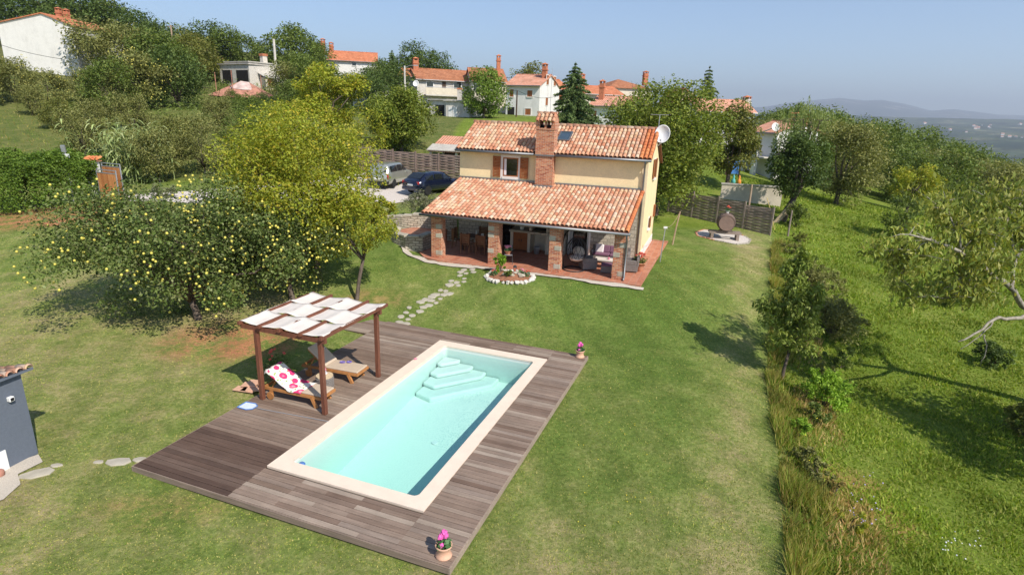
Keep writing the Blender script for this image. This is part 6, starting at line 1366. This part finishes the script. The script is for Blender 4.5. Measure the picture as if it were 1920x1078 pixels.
# neighbour garden right
a, c = FOOT(1350,46.8), FOOT(1462,45.6); t_ = thing('garden_wall', 'pale rendered retaining wall of the neighbouring garden behind the wooden fence', 'wall', a); q = c-a; b = MB(); ln = math.hypot(q.x, q.y); b.M = Matrix.Rotation(math.atan2(q.y, q.x), 4, 'Z'); zt = AT(1400,349,46).z-a.z
b.bx(0, ln, -.12, .12, -2.6, zt); b.build('wall', 'cream_plaster', t_); b2 = MB(); b2.M = b.M; b2.bx(-.05, ln+.05, -.17, .17, zt, zt+.1); b2.build('coping', 'concrete', t_)
sw = thing('play_panel', 'bright blue panel on posts on the neighbouring lawn', 'play frame', FOOT(1376,56), R(-10)); zt = AT(1376,300,56).z-sw.location.z
b = MB(); b.bx(-.75, .35, -.04, .04, .25, zt); b.build('panel', 'blue_panel', sw)
for x in (-.8, .38): b = MB(); b.bx(x-.05, x+.05, -.05, .05, 0, zt+.2); b.build('post', 'dark_wood', sw)
for px, mt, lb in ((1374,'teal_plastic','teal plastic garden toy on the neighbouring lawn'), (1384.5,'orange_plastic','orange plastic garden toy on the neighbouring lawn')):
    o = MB(); o.lathe([(.12,0), (.2,.1), (.17,.35), (.08,.45), (.1,.6), (.05,.75), (0,.8)], 10); o = o.build('garden_toy', mt, None, FOOT(px,52), smooth=True); tag(o, lb, 'toy')
# small tiled shelter behind the woven fence
a = FOOT(812,50.5); t_ = thing('tiled_shelter', 'small open shelter with a tile and sheet roof behind the woven fence', 'shelter', a, R(-16)); zt = AT(830,268,50).z-a.z
b = MB(); b.add([(-.2,-.6,zt-.75), (4.6,-.6,zt-.75), (4.6,2.6,zt+.35), (-.2,2.6,zt+.35), (-.2,-.6,zt-.63), (4.6,-.6,zt-.63), (4.6,2.6,zt+.47), (-.2,2.6,zt+.47)], [(0,3,2,1), (4,5,6,7), (0,1,5,4), (1,2,6,5), (2,3,7,6), (3,0,4,7)]); rf = b.build('roof', 'salmon_roof', t_)
b = MB(); b.add([(-.25,-.75,zt-.64), (4.7,-.75,zt-.64), (4.7,.5,zt-.2), (-.25,.5,zt-.2), (-.25,-.75,zt-.58), (4.7,-.75,zt-.58), (4.7,.5,zt-.14), (-.25,.5,zt-.14)], [(0,3,2,1), (4,5,6,7), (0,1,5,4), (1,2,6,5), (2,3,7,6), (3,0,4,7)]); b.build('sheet', 'concrete', rf)
for x, y in ((0,-.4), (2.3,-.4), (4.4,-.4), (0,2.3), (4.4,2.3)): b = MB(); b.bx(x-.1, x+.1, y-.1, y+.1, -.3, zt-.6); b.build('post', 'cream_plaster', t_)
b = MB(); b.bx(0, 4.4, 2.3, 2.42, -.3, zt-.1); b.build('back_wall', 'dark_wood', t_)
# fences
def fence(name, label, A, B_, n, ht, mat, postm, board=.095, woven=False):
    t_ = thing(name, label, 'fence', A); d = B_-A; rz = math.atan2(d.y, d.x); L = math.hypot(d.x, d.y)/n; rnd = random.Random(n)
    for i in range(n+1):
        p = A.lerp(B_, i/n); z = hz(p.x, p.y)-A.z; b = MB(); b.M = Matrix.Translation((p.x-A.x, p.y-A.y, z))@Matrix.Rotation(rz, 4, 'Z'); b.bx(-.05, .05, -.05, .05, -.3, ht+.08); b.build('post', postm, t_)
        if i == n: break
        p2 = A.lerp(B_, (i+1)/n); z2 = hz(p2.x, p2.y)-A.z; zm = min(z, z2)+.05; b = MB(); b.M = Matrix.Translation((p.x-A.x, p.y-A.y, zm))@Matrix.Rotation(rz, 4, 'Z'); nb = int(ht/board)
        for k in range(nb):
            if woven:
                vs = []; m_ = 12; sg = 1 if k % 2 else -1; z_ = k*board+rnd.uniform(-.006, .006)
                for j in range(m_+1): x = .05+(L-.1)*j/m_; y = .035*sg*math.sin(j/m_*PI*3); vs += [(x,y-.008,z_), (x,y-.008,z_+board*.9), (x,y+.008,z_+board*.9), (x,y+.008,z_)]
                fs = [(4*j+q, 4*j+4+q, 4*j+4+(q+1)%4, 4*j+(q+1)%4) for j in range(m_) for q in range(4)]; b.add(vs, fs)
            else: b.bx(.05, L-.05, -.02, .0, k*board, k*board+board*.78)
        if not woven:
            for x in (.1, L/2, L-.14): b.bx(x, x+.04, .001, .03, 0, ht)
        b.build('panel', mat, t_)
    return t_
fence('woven_fence', 'woven timber fence behind the parked cars', FOOT(655,47.5), FOOT(866,45.5), 5, 1.95, 'fence_wood', 'fence_wood', .10, True)
fence('panel_fence', 'grey slatted fence panels behind the barrel', FOOT(1252,42.5), FOOT(1443,37.4), 4, 1.75, 'grey_wood', 'grey_wood', .095, True)
# barrel on its cradle
p = G(1357,448); br = thing('wine_barrel', 'old wooden wine barrel lying on a timber cradle in the gravel bed', 'barrel', p, R(-12))
b = MB(); pf = [(.0,-.48), (.44,-.48), (.44,-.50), (.47,-.50), (.53,-.25), (.555,0), (.53,.25), (.47,.50), (.44,.50), (.44,.48), (.0,.48)]
b.M = Matrix.Translation((0,0,1.06))@Matrix.Rotation(PI/2, 4, 'X'); b.lathe(pf, 28); b.build('staves', 'barrel_wood', br)
for y in (-.44, -.2, .2, .44): b = MB(); r_ = .555-.085*(abs(y)/.5)**1.6; b.M = Matrix.Translation((0,y,1.06))@Matrix.Rotation(PI/2, 4, 'X'); b.lathe([(r_,-.025), (r_+.012,-.025), (r_+.012,.025), (r_,.025)], 28); b.build('hoop', 'rust_dark' if False else 'black_iron', br)
b = MB(); b.bx(-.95, .95, -.32, -.18, .36, .48); b.bx(-.95, .95, .18, .32, .36, .48); b.bar((-.42,-.25,.48), (-.30,-.25,.62), .1); b.bar((.42,-.25,.48), (.30,-.25,.62), .1); cr_ = b.build('cradle', 'grey_wood', br)
for x in (-.75, .75): b = MB(); b.bx(x-.08, x+.08, -.36, .36, 0, .36); b.build('leg', 'grey_wood', br)
pot('flowerpot', 'small pot of red and white flowers on top of the wine barrel', Vector((p.x, p.y, p.z+1.60)), .11, .14, 'white_plastic', 'red_petal', 9, 51, .2, .16, .05, 'leaf_pot', 60)
rnd = random.Random(12)
for i in range(len(gb)):
    a, c = gb[i], gb[(i+1) % len(gb)]; k = max(1, int((c-a).length/.27))
    for j in range(k):
        q = a.lerp(c, (j+.5)/k); b = MB(); b.bx(-.115, .115, -.06, .06, -.03, .055+rnd.uniform(-.01,.01)); o = b.build('edging_brick', 'terracotta' if (i < 3 or i > 6) else 'flagstone', None, (q.x, q.y, hz(q.x, q.y)), math.atan2((c-a).y, (c-a).x), bevel=.008); tag(o, 'edging brick around the gravel bed under the barrel', 'brick', 'edging bricks of the gravel bed')
# clothes line posts and other poles
def post(name, label, loc, ht, r_, mat, lean=(0,0), cat='post', extra=None):
    t_ = thing(name, label, cat, loc); b = MB(); b.tube([(0,0,-.3), (lean[0]*.5,lean[1]*.5,ht/2), (lean[0],lean[1],ht)], [r_, r_*.95, r_*.85], 8); b.build('shaft', mat, t_)
    if extra: extra(t_)
    return t_
p1 = G(1237,491); p2 = G(1260,459)
def cap(t_): b = MB(); b.box((.10,0,1.78), (.18,.10,.09)); b.build('cap', 'white_plastic', t_)
post('clothes_post', 'thin pale clothes line post with a white cap nearest the house corner', p1, 1.8, .028, 'steel', (.10,0), extra=cap)
post('clothes_post', 'rough wooden clothes line post, the farther one by the house', p2, 1.95, .045, 'log_wood', (.28,.1))
o = MB(); a = p1+Vector((.1,0,1.78)); c = p2+Vector((.25,.1,1.85)); o.tube([tuple(a.lerp(c, k/8)-Vector((0,0,.25*math.sin(PI*k/8)))) for k in range(9)], .010, 5); o = o.build('clothes_line', 'log_wood'); tag(o, 'sagging cord between the two clothes line posts', 'line')
p = FOOT(1398,38.9); post('fence_stake', 'tall rough stake rising above the slatted fence', p, 2.9, .07, 'log_wood')
a = G(1445,402); post('yellow_pole', 'slim yellow pole leaning at the end of the slatted fence', G(1455,432), 2.1, .025, 'ochre_pole', (-.7,.6))
post('fence_stake', 'weathered grey stake in the dark shrub at the lawn corner', G(1477,443), 1.7, .06, 'grey_wood')
def arm(side):
    def f(t_): b = MB(); b.tube([(0,0,t_['h']-.3), (side*.7,-.1,t_['h']+.05), (side*1.5,-.2,t_['h']+.1)], .04, 6); a_ = b.build('lamp_arm', 'steel', t_); b = MB(); b.box((side*1.6,-.2,t_['h']+.08), (.6,.22,.12)); b.build('lamp_head', 'steel', a_)
    return f
def upole(name, label, px, y, top, r_, mat, lamp=0, bar_=False):
    p = FOOT(px, y); h_ = AT(px, top, y).z-p.z; t_ = post(name, label, p, h_, r_, mat)
    if lamp: t_['h'] = h_; arm(lamp)(t_); del t_['h']
    if bar_:
        b = MB(); b.box((0,0,h_-.25), (1.3,.1,.1)); c_ = b.build('crossarm', 'grey_wood', t_)
    return Vector((p.x, p.y, p.z+h_))
T1 = upole('street_lamp', 'concrete lamp post before the terraced houses', 760, 86, 124, .13, 'pale_concrete', 1)
T2 = upole('utility_pole', 'tall pale concrete pole beside the blockwork house', 521, 104, 74, .22, 'pale_concrete')
T3 = upole('utility_pole', 'wooden pole on the skyline of the left hill', 331, 118, 48, .16, 'log_wood', 0, True)
T4 = upole('utility_pole', 'thin dark wooden pole before the right terraced house', 968, 78, 170, .10, 'dark_wood')
T5 = upole('antenna_mast', 'thin aerial mast at the gable of the right terraced house', 1031, 84, 128, .03, 'steel')
def wire(name, label, a, c, sag, r_=.02): o = MB(); o.tube([tuple(a.lerp(c, k/12)-Vector((0,0,sag*math.sin(PI*k/12)))) for k in range(13)], r_, 4); tag(o.build(name, 'black_iron'), label, 'cable')
wire('power_cable', 'cable from the hill pole to the concrete pole', T3, T2, 1.5); wire('power_cable', 'cable along the terraced houses from lamp post to dark pole', T1-Vector((0,0,1)), T4, .8)
wire('power_cable', 'cable from the dark pole to the spruce', T4, AT(1062,176,72), .7); wire('power_cable', 'cable crossing in front of the white house at the upper left', AT(-40,70,95), AT(120,112,90), .4, .03)
wire('power_cable', 'short cable leaving the hill pole to the right', T3-Vector((0,0,.25)), AT(480,100,125), 1.2)
# gate at the left
ga, gb_ = FOOT(185,37.2), FOOT(247,36.0)
gt = thing('garden_gate', 'orange brown boarded gate leaves in grey steel frames behind the hedge', 'gate', ga); q = gb_-ga; rz = math.atan2(q.y, q.x)
for k, (x0, x1, y, h_) in enumerate(((0,1.75,.55,2.35), (.3,2.1,0,2.0))):
    b = MB(); b.M = Matrix.Rotation(rz, 4, 'Z'); nb = int((x1-x0)/.145)
    for i in range(nb): b.bx(x0+.04+i*.145, x0+.04+i*.145+.138, y-.02, y+.02, .10, h_-.24)
    lf = b.build('leaf', 'gate_wood', gt)
    b = MB(); b.M = Matrix.Rotation(rz, 4, 'Z'); b.bx(x0, x0+.05, y-.03, y+.03, .05, h_); b.bx(x1-.02, x1+.03, y-.03, y+.03, .05, h_); b.bx(x0+.05, x1-.02, y-.03, y+.03, h_-.05, h_); b.bx(x0+.05, x1-.02, y-.03, y+.03, h_-.24, h_-.19); b.bx(x0+.05, x1-.02, y-.03, y+.03, .05, .10); b.build('frame', 'steel', lf)
p = FOOT(184,38.2); gp = thing('gate_pillar', 'white gate pillar with a small orange tile cap', 'pillar', p); h_ = AT(184,303,38.2).z-p.z
b = MB(); b.bx(-.3, .3, -.25, .25, -.2, h_); b.build('shaft', 'white_plaster', gp); b = MB(); tiles(b, (-.48,-.4,h_+.02), (1,0,0), (0,.8,.22), .96, .8, pitch=.24, step=.4, seed=3, r0=.12, r1=.1); b.build('cap_tiles', 'verge_tile', gp, smooth=True)
b = MB(); b.bx(-.42, .42, -.36, .36, h_, h_+.05); b.build('cap', 'terracotta', gp)
p = FOOT(141,36.5); z_ = AT(141,283,36.5).z-p.z
def lampf(t_): b = MB(); b.box((-.02,-.08,z_+.1), (.22,.14,.42), .3, .2); b.build('lamp_head', 'steel', t_); b = MB(); b.box((.05,-.05,z_-.32), (.26,.2,.22)); b.build('sensor', 'white_plastic', t_)
post('floodlight_post', 'grey floodlight with a white sensor above the dark hedge', p, z_, .05, 'steel', extra=lampf, cat='floodlight')
# ---------------------------------------------------------------- cars
def car(name, label, loc, rz, body, L=4.2, Wd=1.75, Hh=1.46, boxy=False):
    """front towards +x; lofted body, then glass, wheels, lamps"""
    t_ = thing(name, label, 'car', loc, rz); hw = Wd/2
    if boxy: roof_ = [(-2.02,.95), (-1.86,1.45), (-.9,1.50), (.35,1.46), (1.05,.98), (1.95,.86), (2.05,.70)]
    else: roof_ = [(-2.06,.90), (-1.72,1.12), (-1.20,1.40), (-.3,1.46), (.35,1.41), (1.10,.98), (1.9,.80), (2.08,.62)]
    sx = L/4.2; xs2 = np.linspace(-2.1, 2.1, 43); top = np.interp(xs2, [q[0] for q in roof_], [q[1] for q in roof_])*(Hh/1.46)
    belt = np.interp(xs2, [-2.1,-1.9,1.1,1.9,2.1], [.78,.94,.92,.80,.60])*(Hh/1.46); vs = []; m_ = 12
    for x, zt, zb in zip(xs2, top, belt):
        e = 1-.13*max(0, (abs(x)-1.55)/.55)**2; w1 = hw*e; zb = min(zb, zt-.01); wr = w1*(.985 if zt-zb < .05 else .78); lo = .24+.10*max(0, (abs(x)-1.8)/.3)
        half = [(w1*.80,lo), (w1*.97,lo+.10), (w1,.55), (w1*.985,zb), (wr+(w1*.96-wr)*.45,zb+(zt-zb)*.55), (wr*.92,zt-.03 if zt-zb > .08 else zt-.004), (wr*.5,zt+.01)]
        vs += [(x*sx,y,z) for y, z in half]+[(x*sx,-y,z) for y, z in half[::-1]]
    k = 14; fs = [(i*k+j, (i+1)*k+j, (i+1)*k+(j+1)%k, i*k+(j+1)%k) for i in range(42) for j in range(k)]+[tuple(range(k)), tuple(42*k+j for j in range(k))[::-1]]
    b = MB(); b.add(vs, fs); bd = b.build('body', body, t_, smooth=True)
    n_ = lambda x, a_: float(np.interp(x, xs2, a_))
    def strip(nm, pts, mt): b = MB(); b.add(pts, [tuple(range(len(pts)))]); o = b.build(nm, mt, t_); q = o.modifiers.new('s', 'SOLIDIFY'); q.thickness = .012; q.offset = 0; return o
    a_, c_ = (-1.97, -1.87) if boxy else (-1.90, -1.24)
    def gz(x, f_): zt, zb = n_(x, top), n_(x, belt); return zb+(zt-zb)*f_
    if boxy: strip('rear_window', [(-2.03*sx,-hw*.70,1.02), (-2.03*sx,hw*.70,1.02), (-1.90*sx,hw*.64,1.40), (-1.90*sx,-hw*.64,1.40)], 'glass')
    else: strip('rear_window', [(-1.80*sx,-hw*.72,n_(-1.80,top)+.02), (-1.80*sx,hw*.72,n_(-1.80,top)+.02), (-1.27*sx,hw*.66,n_(-1.27,top)+.022), (-1.27*sx,-hw*.66,n_(-1.27,top)+.022)], 'glass')
    strip('windscreen', [(.45*sx,-hw*.66,n_(.45,top)+.02), (.45*sx,hw*.66,n_(.45,top)+.02), (1.03*sx,hw*.78,n_(1.03,top)+.022), (1.03*sx,-hw*.78,n_(1.03,top)+.022)], 'glass')
    for sg in (-1, 1):
        for x0, x1 in (((-1.75 if boxy else -1.45),-.72), (-.64,.10), (.18,.75)):
            f1, f2 = .12, .80; y0, y1 = hw*.985+.0, hw*.83
            b_ = [(x0*sx,sg*(y0-.002),gz(x0,f1)), (x1*sx,sg*(y0-.002),gz(x1,f1)), (x1*sx-.03,sg*y1*1.02,gz(x1,f2)), (x0*sx+.03,sg*y1*1.02,gz(x0,f2))]; strip('side_window', b_, 'glass')
        for x in (-1.28, 1.30):
            b = MB(); b.M = Matrix.Translation((x*sx,sg*(hw-.09),.31))@Matrix.Rotation(PI/2, 4, 'X'); b.lathe([(.19,-.10), (.29,-.10), (.31,-.06), (.31,.06), (.29,.10), (.19,.10)], 20); w2 = b.build('wheel', 'rubber', t_, smooth=False)
            b = MB(); b.M = Matrix.Translation((x*sx,sg*(hw-.09),.31))@Matrix.Rotation(PI/2, 4, 'X'); b.lathe([(.0,-.085), (.19,-.075), (.19,.075), (.0,.085)], 14); b.build('rim', 'steel', w2)
        b = MB(); b.box((-2.03*sx,sg*hw*.74,.82), (.12,.28,.16 if not boxy else .40), sg*.25); b.build('taillight', 'lamp_red', t_, bevel=.02)
        b = MB(); b.box((1.97*sx,sg*hw*.70,.68), (.16,.36,.12), -sg*.35); b.build('headlight', 'glass', t_, bevel=.02)
        b = MB(); b.box((.80*sx,sg*(hw+.07),.98), (.10,.16,.11)); b.build('mirror', body, t_, bevel=.02)
    b = MB(); b.box((-2.09*sx,0,.66), (.03,.52,.11)); b.build('number_plate', 'white_plastic', t_); b = MB(); b.box((-2.04*sx,0,.40), (.18,Wd*.92,.20)); b.build('bumper', body if not boxy else 'rubber', t_, bevel=.04)
    return t_
p = FOOT(812,40.6); p.z += .02; car('parked_car', 'dark blue hatchback parked beside the house wall', p, R(52), 'car_blue')
p = FOOT(733,43.0); p.z += .02; car('parked_car', 'silver estate car half hidden by leaves on the gravel driveway', p, R(78), 'car_silver', 4.5, 1.78, 1.62, True)
# far hamlets on the plain, a few pixels each
far_ = []
rnd = random.Random(15)
for px, py, n in ((1772,248,2), (1805,246,1), (1827,240,5), (1850,238,4), (1879,256,2), (1897,259,2), (1916,260,2), (1905,236,3), (1732,233,2)):
    for k in range(n):
        d = ray(px+rnd.uniform(-9,9), py+rnd.uniform(-3,3)); t_ = None
        for y in np.linspace(1200, 9000, 900):
            z = CAMH+d.z*y/d.y; x = d.x*y/d.y
            if z < zplain(x, y): t_ = (x, y, float(zplain(x, y))); break
        if t_ is None: continue
        s_ = t_[1]/1092*rnd.uniform(1.3, 2.8); o = thing('far_house', 'tiny pale house with red roof in a hamlet on the distant plain', 'house', t_, rnd.uniform(-1, 1), 'houses of the distant hamlets')
        b = MB(); b.bx(-s_, s_, -s_*.6, s_*.6, -3, s_*.9); b.build('wall', 'base_white', o); b = MB(); b.wallpoly([(-s_*.75,s_*.85), (s_*.75,s_*.85), (0,s_*1.35)], 'x', -s_*1.05, s_*1.05); b.build('roof', 'salmon_roof', o)
